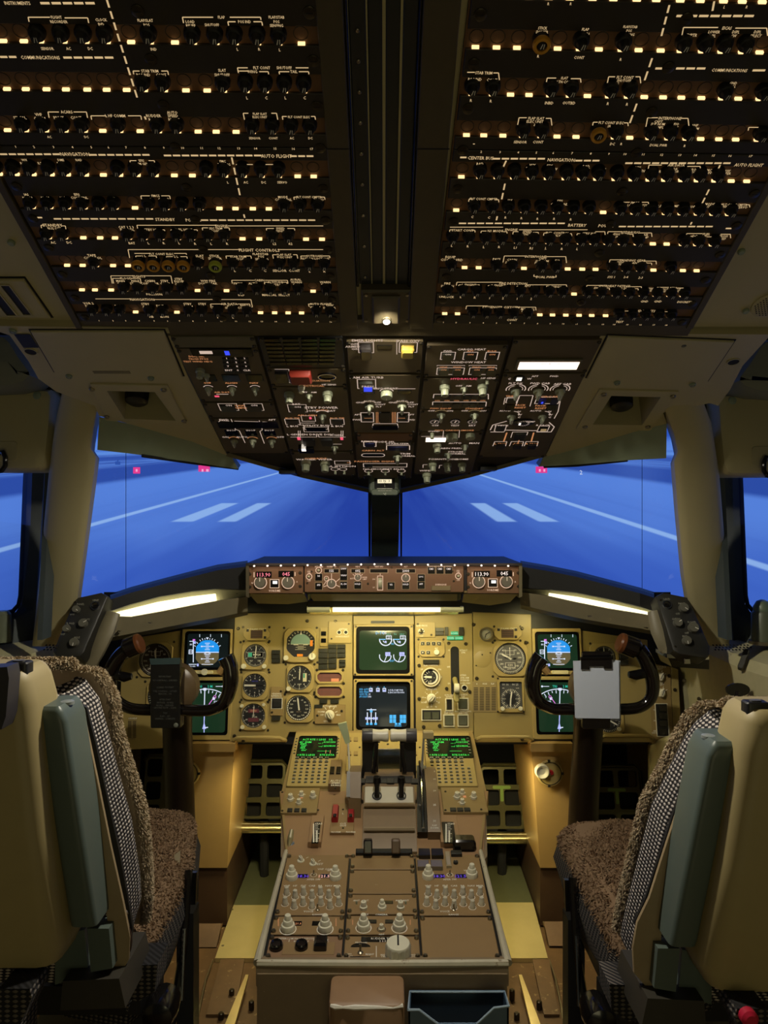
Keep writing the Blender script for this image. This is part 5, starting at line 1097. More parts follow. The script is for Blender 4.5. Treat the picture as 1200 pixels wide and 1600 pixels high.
mround(M, 498, 891, 4.6, None, 1.1); M.knob(498, 891, 'stub', 2, name='toggle'); M.txt('A/T ARM', 498, 885.6, 2.6, E_LEGM).txt('OFF', 498, 896.5, 2.2, E_LEGM)
for u, wd, s, lab, lu in ((518, 22, '155', 'IAS/MACH', 518), (559, 20, '092', 'HDG', 559), (592, 27, '', 'VERT SPD', 592), (634, 29, '2000', 'ALT', 634)):
 win(M, u, 892, wd, 5.5, s, E_DIG, 3.9) if s else M.button(u, 892, wd, 5.5, BLACKG, .0008, 'display_window'); M.box(u, 892, wd + 2, 7, .7, E_LEGD).txt(lab, u, 885.4, 2.6, E_LEGM)
for u, v, s in ((498, 902, 'N1'), (498, 916, 'SPD'), (537, 890.5, 'LNAV'), (537, 901, 'VNAV'), (537, 914.5, 'FL CH'), (559, 914.5, 'HOLD'), (611, 915.5, 'V/S'), (634, 915, 'HOLD'), (658, 903, 'LOC'), (658, 914.5, 'APP'), (674, 891, 'CMD'), (687.5, 891, 'CMD'), (701, 891, 'CMD')):
 M.button(u, v, 11, 11, BLACKG, .004, 'key', r=.001); M.txt(s, u, v - 2, 2.7, E_DIG, z=M.h + .0045); M.box(u, v, 12.2, 12.2, .5, E_LEGD)
mround(M, 510, 904, 3.6, None, .9); M.knob(510, 904, 'stub', 1.7, name='button'); mround(M, 518, 912, 7, None, 1.2); M.knob(518, 912, 'flat_d', 6)
for a, b in (((510, 908), (505, 915)), ((525, 909), (531, 904)), ((525, 914), (531, 917)), ((518, 896), (518, 905)), ((511, 915), (505, 917))): M.ln([a, b], .9, E_LEGM)
mround(M, 559, 902, 5.2, None, .9); M.knob(559, 902, 'flat_d', 4.4); M.txt('AUTO', 551, 904, 2.4, E_LEGM).txt('BANK', 570, 902, 2.4, E_LEGM).txt('LIMIT', 570, 905, 2.2, E_LEGM)
for a in (-60, -30, 30, 60): r = math.radians(a); M.ln([(559 + 6 * math.sin(r), 902 - 6 * math.cos(r)), (559 + 9 * math.sin(r), 902 - 9 * math.cos(r))], .8, E_LEGM)
M.box(594, 911, 9, 23, .9, E_LEGM).ln([(594, 899), (594, 896)], .9, E_LEGM).ln([(588, 902), (588, 920)], .8, E_LEGD); c = M.rc(594, 911, 5.5, 19, M.h); mb = MB(); mb.T = Matrix.Translation((c[0], c[1], M.h - .008)) @ Matrix.Rotation(math.radians(90), 4, 'Y'); mb.lathe(0, 0, [(.0, -c[2] / 2), (.0165, -c[2] / 2), (.0165, c[2] / 2)], KNOBG, 26, flute=.04, fz=(-1, 1)); M.part('thumbwheel', mb)
mround(M, 634, 903, 6.4, None, 1.2); M.knob(634, 903, 'flat_d', 5.4); M.txt('DN', 584, 905, 2.2, E_LEGM).txt('UP', 584, 918, 2.2, E_LEGM)
for u0, u1 in ((669, 677), (697, 706)): M.ln([(u0, 884.8), (u1, 884.8)], .7, E_LEGM)
M.txt('A/P ENGAGE', 687, 885, 2.7, E_LEGM); M.button(689, 919, 30, 7.5, mat('disengage_bar', (112, 100, 70), .35), .004, 'disengage_bar'); M.txt('DISENGAGE', 689, 913.4, 2.6, E_LEGM)
M.screws([(487, 893), (521, 887), (575, 887), (612, 887), (707, 893), (480, 911), (709, 908), (575, 912)], .0028)
M.done()
mb = MB()
for u in (483, 717): mb.slab([P(u - 2.5, 928, 2.06), P(u + 2.5, 928, 2.06), P(u + 2.5, 937, 2.08), P(u - 2.5, 937, 2.08)], V(0, .01, 0), BLACKG)
o = obj('glareshield_latch', mb); tag(o, 'pair of small black latches under both ends of the central mode control panel', 'latch'); o['kind'] = 'stuff'

# corner pods with knobs at the outer ends of the glareshield
for side in ('left', 'right'):
 if side == 'left':
  pts = [(117, 934), (158, 925), (169, 931), (131, 1019), (124, 1026), (88, 1026), (82, 1018)]; knobs = [(120, 953, 6), (131, 975, 7), (105, 983, 6), (117, 1005, 7)]; ring = (149, 947); labs = [('PANEL', 126, 944), ('OFF', 113, 960), ('LIGHTS', 134, 968), ('FLOOD', 110, 974), ('OFF', 98, 991), ('AISLE', 120, 996), ('VENT', 149, 938)]; y0 = 1.93
 else:
  pts = [(1025, 931), (1037, 925), (1076, 933), (1110, 1010), (1109, 1024), (1102, 1028), (1062, 1022), (1052, 1016)]; knobs = [(1067, 951, 7.5), (1058, 974, 7), (1082, 982, 8), (1072, 1002, 7)]; ring = (1042, 945); labs = [('PANEL', 1066, 943), ('OFF', 1059, 959), ('LIGHTS', 1057, 967), ('FLOOD', 1081, 972), ('OFF', 1073, 989), ('MAP', 1070, 994), ('LOUD', 1042, 936)]; y0 = 1.93
 fr = Frame(P(sum(p[0] for p in pts) / len(pts), 975, y0), (1, -.35 if side == 'left' else .35, 0) if False else (1, 0, 0), (0, .55, 1))
 M = Mod('lighting_pod', f'tilted black pod with round grey dimmer knobs beside the {side} window post', 'control panel', fr, (sum(p[0] for p in pts) / len(pts), 975))
 q = [M.w(*p) for p in pts]
 if sum(q[i][0] * q[(i + 1) % len(q)][1] - q[(i + 1) % len(q)][0] * q[i][1] for i in range(len(q))) < 0: q.reverse()
 mb = MB(); mb.loft([[(x, y, z) for x, y in inset(q, d)] for z, d in ((-.05, 0), (-.006, 0), (-.002, .0015), (0, .005))], mat('pod_black', (40, 39, 34), .45)); M.part('body', mb); M.h = 0
 for i, (u, v, r) in enumerate(knobs): M.knob(u, v, 'flat_d', r, [130, 60, 120, 180][i])
 a, b = M.w(*ring); mb = MB(); mb.ring(a, b, .0115, .0092, 0, .004, CHROME, 24); M.part('ring', mb); mb = MB(); mb.lathe(a, b, [(.009, 0), (.009, .002), (.006, .003)], BLACKG, 18); M.part('push_button', mb)
 for s, u, v in labs: M.txt(s, u, v, 3, mat('dim_print', (150, 148, 132), .6))
 M.screws([(p[0] * .85 + .15 * sum(x[0] for x in pts) / len(pts), p[1] * .85 + .15 * 975) for p in (pts[0], pts[-1])], .003)
 M.done()
 mb = MB()
 if side == 'left': path = [P(176, 958, 1.98), P(165, 985, 1.96), P(150, 1015, 1.95), P(138, 1040, 1.95)]; w = .03
 else: path = [P(1024, 955, 1.98), P(1032, 985, 1.96), P(1043, 1010, 1.95), P(1056, 1022, 1.95)]; w = .026
 mb.tube(path, [w * .8, w, w, w * .8], BROW, 12, flat=(1, .6)); tag(obj('glareshield_end', mb), f'grey rounded end of the glareshield curving down inside the {side} lighting pod', 'glareshield')
# chrome trimmed drawer under the right pod
t = thing('chart_clip', 'chrome edged dark tray with a small catch under the right lighting pod', 'tray', P(1075, 1030, 1.92))
mb = MB(); o0 = P(1075, 1030, 1.92); mb.add([], [], CHROME)
mb.slab([P(1042, 1022, 1.92) - o0, P(1108, 1026, 1.92) - o0, P(1108, 1031, 1.92) - o0, P(1042, 1028, 1.92) - o0], V(0, .08, 0), CHROME); mb.slab([P(1044, 1028, 1.93) - o0, P(1108, 1031, 1.93) - o0, P(1108, 1046, 1.95) - o0, P(1050, 1042, 1.95) - o0], V(0, .08, 0), BLACKG); obj('tray', mb, t)
mb = MB(); mb.box(-.008, .008, -.006, .008, -.004, .004, CHROME, ch=.002); mb.T = None; o = obj('catch', mb, t, Matrix.Translation((-.005, -.006, -.004)) @ Matrix.Rotation(math.radians(90), 4, 'X'))
# ================================================================ main instrument panel
def match(poly, n, c=None):
 """n points on a convex outline at equal angles about its centre"""
 cx, cy = c or (sum(p[0] for p in poly) / len(poly), sum(p[1] for p in poly) / len(poly)); out = []
 for i in range(n):
  a = 2 * math.pi * i / n; dx, dy = math.cos(a), math.sin(a); best = None
  for (x0, y0), (x1, y1) in zip(poly, poly[1:] + poly[:1]):
   ex, ey = x1 - x0, y1 - y0; den = dx * ey - dy * ex
   if abs(den) < 1e-12: continue
   t = ((x0 - cx) * ey - (y0 - cy) * ex) / den; s = ((x0 - cx) * dy - (y0 - cy) * dx) / den
   if t > 0 and -1e-6 <= s <= 1 + 1e-6: best = t if best is None else min(best, t)
  out.append((cx + dx * best, cy + dy * best))
 return out
def octo(cx, cy, w, h, c):
 w /= 2; h /= 2
 return [(cx + w, cy - h + c), (cx + w, cy + h - c), (cx + w - c, cy + h), (cx - w + c, cy + h), (cx - w, cy + h - c), (cx - w, cy - h + c), (cx - w + c, cy - h), (cx + w - c, cy - h)]
BOARD_H = .0
def board(name, label, pts, m=MAIN, h=-.002, th=.02):
 c = (sum(p[0] for p in pts) / len(pts), sum(p[1] for p in pts) / len(pts)); fr = FMAIN.sub(*c)
 q = [fr.px(*p) for p in pts]
 if sum(q[i][0] * q[(i + 1) % len(q)][1] - q[(i + 1) % len(q)][0] * q[i][1] for i in range(len(q))) < 0: q.reverse()
 mb = MB(); mb.prism(q, h - th, h, m, ch=.001, cap0=True); o = obj(name, mb, None, fr.M); return tag(o, label, 'instrument panel')
mb = MB(); fr = FMAIN.sub(600, 1050); mb.box(-.86, .88, -.21, .24, -.05, -.026, BLACKM)
tag(obj('panel_backing', mb, None, fr.M), 'dark backing visible in the gaps between the tan instrument boards', 'panel')
board('instrument_board', 'tan instrument board left of the stacked engine screens, crowded with round gauges', [(367, 958), (551, 958), (551, 1144), (452, 1144), (444, 1160), (359, 1160)])
board('instrument_board', 'tan board right of the engine screens carrying the landing gear lever', [(648, 962), (738, 958), (740, 1144), (650, 1143)], MAIN)
board('instrument_board', 'pale tan board with big airspeed dial and printed table, right of gear lever', [(739, 956), (830, 960), (834, 1160), (741, 1160)])
board('instrument_board', 'tan board behind the left control yoke, outer end of the panel', [(190, 1000), (282, 985), (282, 1168), (186, 1172)])
board('instrument_board', 'tan board behind the white notepad, on the right of the panel', [(908, 985), (1012, 1000), (1020, 1160), (908, 1160)])
board('instrument_board', 'plain tan strip above the stacked engine screens with one black slot', [(552, 962), (647, 962), (647, 976), (552, 976)])
board('instrument_board', 'narrow tan board with cream knobs and black rocker switches near the right seat', [(1013, 1036), (1048, 1042), (1052, 1162), (1019, 1162)], MAIN3)
board('instrument_board', 'slim tan edge strip with two black fasteners next to the right side wall', [(1049, 1042), (1060, 1046), (1064, 1125), (1052, 1150)], MAIN)
mb = MB(); fr = FMAIN.sub(598, 972); mb.rrect(0, 0, 37 * fr.k, 4 * fr.k, -.003, .0006, BLACKM, r=.002); tag(obj('slot', mb, None, fr.M), 'thin black horizontal slot above the upper engine screen', 'slot')

def dial(M, u, v, rpx, m=DIAL, depth=-.0015):
 a, b = M.w(u, v); r = rpx * M.k; mb = MB(); mb.disc(a, b, r, depth, m, 36); M.part('dial_face', mb); return a, b, r
def glassover(M, a, b, r, z=.003):
 mb = MB(); mb.disc(a, b, r, z, GLASS, 36); M.part('glass', mb)
def gauge(name, label, u, v, rpx, wpx, hpx, bu=None, bv=None, cut=6, dm=DIAL, h=.006, cat='gauge', bm=MAIN2, scr=True):
 M = Mod(name, label, cat, FMAIN, (u, v)); M.h = h
 bu = u if bu is None else bu; bv = v if bv is None else bv
 c = M.rc(bu, bv, wpx, hpx); out = match(octo(*c, cut * M.k), 40, (0, 0)); a0, b0 = M.w(u, v)
 inn = circ(a0, b0, rpx * M.k, 40)
 mb = MB(); mb.bezel(out, inn, -.002, h, -.002, bm, ch=.0012); M.part('bezel', mb)
 a, b, r = dial(M, u, v, rpx + .5, dm)
 mb = MB(); mb.bezel(circ(a, b, r * 1.0, 40), circ(a, b, r * .93, 40), -.001, h * .55, -.001, BLACKM); M.part('inner_ring', mb)
 if scr: M.h = -.002; M.screws([(bu - wpx * .52, bv - hpx * .5), (bu + wpx * .52, bv - hpx * .5), (bu - wpx * .52, bv + hpx * .5), (bu + wpx * .52, bv + hpx * .5)], .0038); M.h = h
 return M, a, b, r
def nums(M, a, b, r, items, h, z=-.0008, m=WHITE):
 for ang, s in items: t = math.radians(90 - ang); M.L.text(str(s), a + r * math.cos(t), b + r * math.sin(t), h, z, m)
def hand(M, a, b, ang, r0, r1, w, m=WHITE, z=.0004, name='needle', tip=True):
 mb = MB(); mb.hand(a, b, ang, r0, r1, w, z, m, tip); M.part(name, mb)
def gknob(M, u, v, rpx, m='flat_w', ang=0): M.knob(u, v, m, rpx, ang)
E_TEAL = emat('dial_window_green', (60, 190, 130), .6)
Z0 = -.0009
# --- left board gauges
def mode_annun(name, label, u, v):
 M = Mod(name, label, 'annunciator', FMAIN, (u, v)); M.h = .006; c = M.rc(u, v, 42, 20)
 mb = MB(); mb.prism(octo(*c, 7 * M.k), -.002, .006, MAIN2, ch=.0015); M.part('bezel', mb)
 M.button(u, v, 19, 13, mat('smoked_window', (92, 74, 66), .15), .001, 'window')
 for d in (-3.4, 0, 3.4): M.ln([(u - 8.5, v + d), (u + 8.5, v + d)], .6, BLACKM, .0076)
 for du, dv in ((-14, -6), (13, -6), (13, 5)): M.button(u + du, v + dv, 4, 4, BLACKM, .0015, 'lamp')
 M.txt('AUTOLAND STATUS', u, v - 8, 2.6, WHITE); M.h = -.002; M.screws([(u - 21, v - 11), (u + 20, v - 11), (u - 20, v + 11), (u + 20, v + 11)], .0036); M.done()
mode_annun('mode_annunciator', 'small octagonal annunciator with smoked window at the top of the left tan board', 401, 991)
mode_annun('mode_annunciator', 'small octagonal annunciator with smoked window above the large airspeed dial', 793, 990)
M, a, b, r = gauge('altimeter', 'round altimeter with a green and white number window, top of the left gauge column', 399, 1024, 17.6, 42, 43, 398, 1025)
M.L.ticks(a, b, r * .80, r * .92, 50, .0007, Z0, WHITE).ticks(a, b, r * .72, r * .92, 10, .0012, Z0, WHITE); nums(M, a, b, r * .6, [(36, 1), (324, 9), (144, 4), (216, 6), (288, 8)], .0042)
mb = MB(); mb.rrect(a, b + .002, r * 1.3, r * .42, -.0012, -.0004, BLACKG); M.part('number_window', mb); M.L.rectline(a, b + .002, r * 1.32, r * .44, .0006, -.0003, WHITE)
M.L.rrect(a - r * .46, b + .002, r * .34, r * .36, -.0005, -.0003, E_TEAL); M.L.text('00020', a + .004, b + .002, .0068, -.0002, WHITE)
M.L.text('ALT', a, b - r * .22, .003, Z0, WHITE).text('1013', a - r * .35, b - r * .45, .0038, Z0, WHITE).text('2992', a + r * .35, b - r * .45, .0038, Z0, WHITE); hand(M, a, b, 5, -.006, r * .86, .0022)
gknob(M, 381, 1041, 4); gknob(M, 413, 1041, 3.4); glassover(M, a, b, r); M.done()
M, a, b, r = gauge('radio_altimeter', 'round black dial with a thick white needle pointing left, middle of the left column', 398, 1071, 18.4, 42, 43, 399, 1072)
M.L.ticks(a, b, r * .84, r * .95, 40, .0008, Z0, WHITE, 180, 540).ticks(a, b, r * .72, r * .95, 12, .0013, Z0, WHITE); nums(M, a, b, r * .58, [(0, 6), (40, 4), (320, '.5'), (220, 1), (180, 4), (140, 2)], .0055)
M.L.text('VERT SPD', a, b + r * .34, .0032, Z0, emat('dial_blue_print', (80, 90, 220), .4)).text('FPM', a, b - r * .24, .003, Z0, E_LEGD); hand(M, a, b, 270, -.003, r * .86, .0052, tip=False); hand(M, a, b, 88, 0, r * .8, .0014, BLACKM); glassover(M, a, b, r); M.done()
PURP = mat('purple_window', (112, 62, 72), .15)
M, a, b, r = gauge('clock', 'round clock with two reddish number windows at the foot of the left gauge column', 396, 1118, 18.6, 42, 44, 397, 1119)
M.L.ticks(a, b, r * .84, r * .95, 60, .0007, Z0, WHITE).ticks(a, b, r * .78, r * .95, 12, .0014, Z0, WHITE); nums(M, a, b, r * .64, [(0, 60), (60, 10), (120, 20), (180, 30), (240, 40), (300, 50)], .0046)
for dy, w, s in ((.52, .86, '10:00'), (-.48, .86, '')): mb = MB(); mb.rrect(a, b + r * dy * .72, r * w, r * .3, -.0012, -.0005, PURP); M.part('number_window', mb); s and M.L.text(s, a, b + r * dy * .72, .0062, -.0003, E_LEGO)
M.L.text('GMT', a, b + r * .02, .003, Z0, WHITE).text('R CHR', a + r * .1, b - r * .12, .0038, Z0, WHITE); hand(M, a, b, 2, -.004, r * .86, .0015)
for u, v, q in ((378, 1103, 2.8), (379, 1136, 3.2), (413, 1136, 3.2), (412, 1101, 2.4)): gknob(M, u, v, q)
glassover(M, a, b, r); M.done()
def annun(label, boxes, group=None):
 u = sum(x[0] for x in boxes) / len(boxes); v = sum(x[1] for x in boxes) / len(boxes)
 M = Mod('annunciator_lights', label, 'warning lights', FMAIN, (u, v), group); M.h = -.002
 for x in boxes: M.button(x[0], x[1], x[2], x[3], x[4] if len(x) > 4 else ANN, .008, 'lens', r=.0006)
 M.done()
annun('stack of three blank grey lights beside the altimeter of the left column', [(431.5, 1019, 13, 6.5), (431.5, 1026, 13, 6.5), (431.5, 1032.5, 13, 6)])
annun('staggered block of blank grey warning lights left of the upper engine screen', [(505, 1016.5, 14, 6.5)] + [(505, 1024 + i * 9, 14, 8) for i in range(3)] + [(519.5, 1010 + i * 7, 13, 6.5) for i in range(3)] + [(519.5, 1032.5, 13, 8), (519.5, 1041, 13, 7)] + [(533.5, 1010 + i * 7, 13, 6.5) for i in range(3)] + [(535, 1033, 10, 5), (535, 1039, 10, 5.5)])
annun('three blank grey lights around the cream rotary selector module', [(505.5, 1096, 12, 6), (523, 1096, 13, 6), (498, 1103.5, 13, 5.5)])
annun('single blank grey light under the heading reference switch', [(431.5, 1122, 13, 7)])
M = Mod('attitude_indicator', 'standby attitude indicator with a pale sky half and orange flags', 'gauge', FMAIN, (470, 1007)); M.h = .008
c = M.rc(469, 1008, 52, 54); out = match(octo(*c, 8 * M.k), 40, (0, 0)); a, b = M.w(470, 1006); r = 22 * M.k
inn = match([(a + x, b + y) for x, y in octo(0, 0, 44 * M.k, 40 * M.k, 11 * M.k)], 40, (a, b)); mb = MB(); mb.bezel(out, inn, -.002, .008, -.0016, MAIN2, ch=.0014); M.part('bezel', mb)
mb = MB(); mb.poly(inn, -.0015, DIAL); M.part('dial_face', mb)
R = 16 * M.k; mb = MB(); up = [(R * math.cos(math.radians(t)), R * math.sin(math.radians(t))) for t in range(0, 181, 12)]; SKYB = mat('horizon_sky', (126, 158, 152), .5)
oy = -1.5 * M.k
mb.poly([(a + x, b + y + oy + .002) for x, y in up], -.001, SKYB); mb.poly([(a + x, b - y + oy + .002) for x, y in reversed(up)], -.001, mat('horizon_ground', (26, 24, 24), .5)); M.part('horizon_ball', mb)
M.L.line(a - R, b + oy + .002, a + R, b + oy + .002, .0012, -.0006, WHITE)
for i, w in ((1, .3), (2, .5), (3, .3), (4, .55)): M.L.line(a - R * w, b + oy - i * .0035, a + R * w, b + oy - i * .0035, .0009, -.0006, WHITE)
M.L.ticks(a, b, r * .8, r * .92, 13, .0012, -.0012, WHITE, -90, 90); M.L.hand(a, b, 0, R * .9, r * .86, .004, -.0008, WHITE)
FLAG = mat('orange_flag', (236, 140, 30), .45)
for x, y, w, h in ((16.5, 1, 4, 9), (-1, -17.5, 9, 3.6)): mb = MB(); mb.rrect(a + x * M.k, b + y * M.k, w * M.k, h * M.k, -.0008, .0008, FLAG); M.part('flag', mb, 'orange flag')
M.L.line(a - R * .7, b + oy, a - R * .25, b + oy, .0016, .0004, WHITE); M.L.line(a + R * .25, b + oy, a + R * .7, b + oy, .0016, .0004, WHITE)
M.knob(447, 1028, 'flat_w', 4); M.knob(488, 1026, 'fluted_w', 5.6); mb = MB(); mb.poly(inn, .004, GLASS); M.part('glass', mb); M.h = -.002; M.screws([(444, 981), (495, 981), (443, 1035), (496, 1035)], .0036); M.done()
M, a, b, r = gauge('standby_altimeter', 'round standby altimeter with a tall green striped window, middle of the gauges', 468, 1059, 19, 43, 44, 469, 1060)
M.L.ticks(a, b, r * .84, r * .95, 50, .0007, Z0, WHITE).ticks(a, b, r * .74, r * .95, 10, .0013, Z0, WHITE); nums(M, a, b, r * .62, [(0, 0), (36, 1), (144, 4), (180, 5), (216, 6), (252, 7), (288, 8), (324, 9)], .0052); hand(M, a, b, 2, -.006, r * .84, .0026)
mb = MB(); mb.rrect(a + r * .42, b + .001, r * .3, r * .66, -.0012, -.0004, mat('ivory_window', (214, 206, 170), .4)); M.part('number_window', mb); M.L.rrect(a + r * .36, b + r * .16, r * .12, r * .34, -.0004, -.0002, E_TEAL); M.L.text('ALT', a - r * .4, b, .004, Z0, WHITE).text('1997', a, b - r * .52, .0046, Z0, WHITE).text('FEET', a, b + r * .44, .003, Z0, E_LEGD)
gknob(M, 451, 1076, 3.6); glassover(M, a, b, r); M.done()
M, a, b, r = gauge('standby_airspeed', 'round standby airspeed dial with a broad white ring of numbers, lower middle gauge', 467, 1106, 19.4, 44, 44, 468, 1107)
M.L.arc(a, b, r * .9, r * .10, -20, 340, Z0, WHITE, 40).ticks(a, b, r * .84, r * .96, 34, .0016, Z0 + .0002, DIAL); nums(M, a, b, r * .64, [(22, 60), (48, 80), (72, 100), (98, 120), (124, 140), (150, 160), (180, 200), (212, 240), (240, 280), (268, 320), (296, 360), (326, 400)], .0046); hand(M, a, b, 352, -.007, r * .82, .0042); M.L.text('KNOTS', a, b - r * .3, .003, Z0, E_LEGD); glassover(M, a, b, r); M.done()
M = Mod('engine_readout', 'two stacked smoked engine readout windows in a tan scalloped frame', 'display', FMAIN, (515, 1069)); M.h = .006
for v in (1058, 1080):
 c = M.rc(515, v, 44, 21); o2 = octo(*c, 5 * M.k); i2 = octo(c[0], c[1], 38 * M.k, 14 * M.k, 4 * M.k); mb = MB(); mb.bezel(o2, i2, -.002, .006, .0, MAIN2, ch=.001); M.part('window_frame', mb)
 mb = MB(); mb.poly(i2, .0, mat('smoked_glass', (112, 76, 72), .12)); M.part('window', mb)
 M.L.pline([M.w(497, v + 1, .0004), M.w(533, v + 1, .0004)], .0008, .0005, mat('smoke_line', (70, 46, 44), .4))
 for u in (503, 515, 527): M.L.pline([M.w(u, v - 6, .0004), M.w(u, v + 6, .0004)], .0006, .0005, mat('smoke_line', (70, 46, 44), .4))
mb = MB(); mb.rrect(*M.rc(523.5, 1062.5, 12, 5), .0004, .0009, mat('smoked_bright', (200, 132, 104), .3)); M.part('lit_segment', mb, 'pale orange segment'); M.h = -.002; M.screws([(495, 1047), (536, 1047), (493, 1089), (537, 1089), (537, 1068)], .0042); M.done()
M = Mod('rotary_module', 'tan module with one cream rotary knob and radiating marks left of the lower engine screen', 'switch panel', FMAIN, (515, 1117)); M.plate(492, 1101, 540, 1131, MAIN3); M.knob(515, 1117, 'point_w', 7.5, 150)
for a in (-70, -35, 0, 35, 70): t = math.radians(a); M.ln([(515 + 9 * math.sin(t), 1116 - 9 * math.cos(t)), (515 + 13 * math.sin(t), 1116 - 13 * math.cos(t))], .9, WHITE)
M.txt('AUTO BRAKE', 515, 1103.5, 3, WHITE).txt('DISARM', 502, 1112, 2.6, WHITE).txt('OFF', 503, 1117, 2.6, WHITE).txt('MAX', 529, 1117, 2.6, WHITE).txt('RTO', 509, 1127, 2.6, WHITE); M.screws([(496, 1118), (534, 1111)], .0036); M.done()
M = Mod('heading_switch', 'tan module with one large black guarded rocker between the gauge columns', 'switch panel', FMAIN, (433, 1095)); M.plate(422, 1073, 443, 1118, MAIN3); M.txt('HEADING', 432, 1084, 2.8, WHITE).txt('REFERENCE', 432, 1087.5, 2.6, WHITE).box(432.5, 1099, 18, 17, 1, WHITE); M.well(432.5, 1099, 16, 15.5); M.button(432.5, 1100, 11, 10, BLACKM, .005, 'rocker'); M.screws([(439, 1080), (425, 1113)], .0034); M.done()
M = Mod('dual_window', 'tall tan block with two small dark square windows beside the attitude indicator', 'annunciator', FMAIN, (506, 995)); M.plate(500, 981, 512, 1010, MAIN2)
for v in (990, 1001): M.button(505.5, v, 8, 7, DARKGL, .002, 'window')
M.done()
M = Mod('jack_plate', 'square tan plate with two round black jacks left of the upper engine screen', 'plate', FMAIN, (532, 988)); M.plate(513, 971, 549, 1005, MAIN2, .003)
for u in (530, 540.5): a, b = M.w(u, 988); mb = MB(); mb.ring(a, b, .0068, .005, .003, .0045, WHITE, 18); mb.disc(a, b, .005, .0034, BLACKG, 14); M.part('jack', mb)
M.txt('CAPTAIN', 536, 983, 2.6, WHITE).txt('SOURCE', 530, 994.5, 2.4, WHITE).txt('SELECT', 541, 994.5, 2.4, WHITE); M.screws([(518, 998), (545, 975)], .003); M.done()
mb = MB()
for u, v in ((372, 982), (480, 970), (366, 1150), (524, 971), (378, 999), (445, 985)): f2 = FMAIN.sub(u, v); mb.T = f2.M; mb.lathe(0, 0, [(.0055, -.002), (.005, .001), (.0035, .003)], SCREW, 10)
mb.T = None
# --- engine screens
SCRG = mat('screen_green_dark', (52, 66, 44), .22); SCRB = mat('screen_blue_dark', (40, 46, 52), .22)
E_CY = emat('screen_cyan', (70, 190, 255), .95); E_W = emat('screen_white', (225, 235, 255), .95); E_SKY = emat('screen_sky', (20, 150, 240), .95); E_GRD = emat('screen_ground', (118, 104, 66), .6); E_MAG = emat('screen_magenta', (240, 130, 240), .9); E_GR = emat('screen_green', (40, 230, 120), .9); E_WB = emat('screen_blue_white', (180, 190, 255), .95); E_TL = emat('screen_teal', (40, 200, 170), .8)
E_RAST = emat('screen_raster_green', (44, 62, 34), .8); E_RASB = emat('screen_raster_grey', (34, 40, 44), .8); E_RASN = emat('screen_raster_night', (22, 30, 26), .8)
def screen(name, label, bz, sc, ra, rast, knob=True):
 cu, cv = (bz[0] + bz[2]) / 2, (bz[1] + bz[3]) / 2
 M = Mod(name, label, 'display', FMAIN, (cu, cv)); M.h = .006
 def R(q): return M.rc((q[0] + q[2]) / 2, (q[1] + q[3]) / 2, q[2] - q[0], q[3] - q[1])
 n = 4; o = R(bz); i = R(sc); g = R((ra[0] + 1.2, ra[1] + 1.2, ra[2] - 1.2, ra[3] - 1.2))
 mb = MB(); mb.bezel(rr(*o, .004, n), rr(*i, .010, n), -.02, .006, -.008, MAIN2, ch=.0015); M.part('bezel', mb)
 mb = MB(); mb.bezel(rr(i[0], i[1], i[2] + .001, i[3] + .001, .010, n), rr(g[0], g[1], g[2], g[3], .008, n), -.009, -.004, -.007, mat('screen_mask_black', (3, 3, 3), .5, noise=0, spec=.1)); M.part('mask', mb)
 mb = MB(); rows = []
 N = 8
 for y in range(N + 1):
  rows.append([(g[0] + g[2] * (x / N - .5), g[1] + g[3] * (y / N - .5), -.0068 + .0018 * (1 - (2 * x / N - 1) ** 2) * (1 - (2 * y / N - 1) ** 2)) for x in range(N + 1)])
 mb.grid(rows, rast); M.part('tube_face', mb)
 M.z = -.0048; return M
def T(M, s, u, v, h, m, sx=.95): M.txt(s, u, v, h, m, sx, z=M.z)
def Ls(M, pts, w, m): M.ln(pts, w, m, M.z)
def As(M, u, v, r, a0, a1, w, m, n=20):
 a, b = M.w(u, v, M.z); M.L.arc(a, b, r * M.k, w * M.k, a0, a1, M.z, m, n)
def Bx(M, u, v, w, h, m, z=0): c = M.rc(u, v, w, h, M.z); M.L.poly(rr(*c), M.z + z, m)
def Bl(M, u, v, w, h, t, m): c = M.rc(u, v, w, h, M.z); M.L.rectline(*c, t * M.k, M.z, m)
def face(name, rgb, emit, spec=.5):
 m = mat(name, rgb, .12); b = m.node_tree.nodes['Principled BSDF']; b.inputs['Emission Color'].default_value = lin(emit) + (1,); b.inputs['Emission Strength'].default_value = 1; return m
FACE_G = face('tube_face_green', (10, 12, 9), (44, 64, 36)); FACE_B = face('tube_face_grey', (10, 11, 12), (30, 36, 38)); FACE_N = face('tube_face_dark', (9, 10, 11), (14, 22, 22)); FACE_G2 = face('tube_face_deep_green', (9, 11, 9), (22, 46, 28))
M = screen('engine_display', 'upper engine screen, dark green with four white arc gauges', (552, 976, 646, 1056), (556, 979, 640, 1053), (560, 984, 637, 1048), FACE_G)
T(M, 'D-TO', 594, 989, 4.4, E_CY); T(M, '+35', 600, 989, 4, E_W); T(M, '100.0', 607, 991, 2.6, E_TL); T(M, 'TO', 617.5, 991, 2.6, E_TL); T(M, '100.0', 628, 991, 2.6, E_TL)
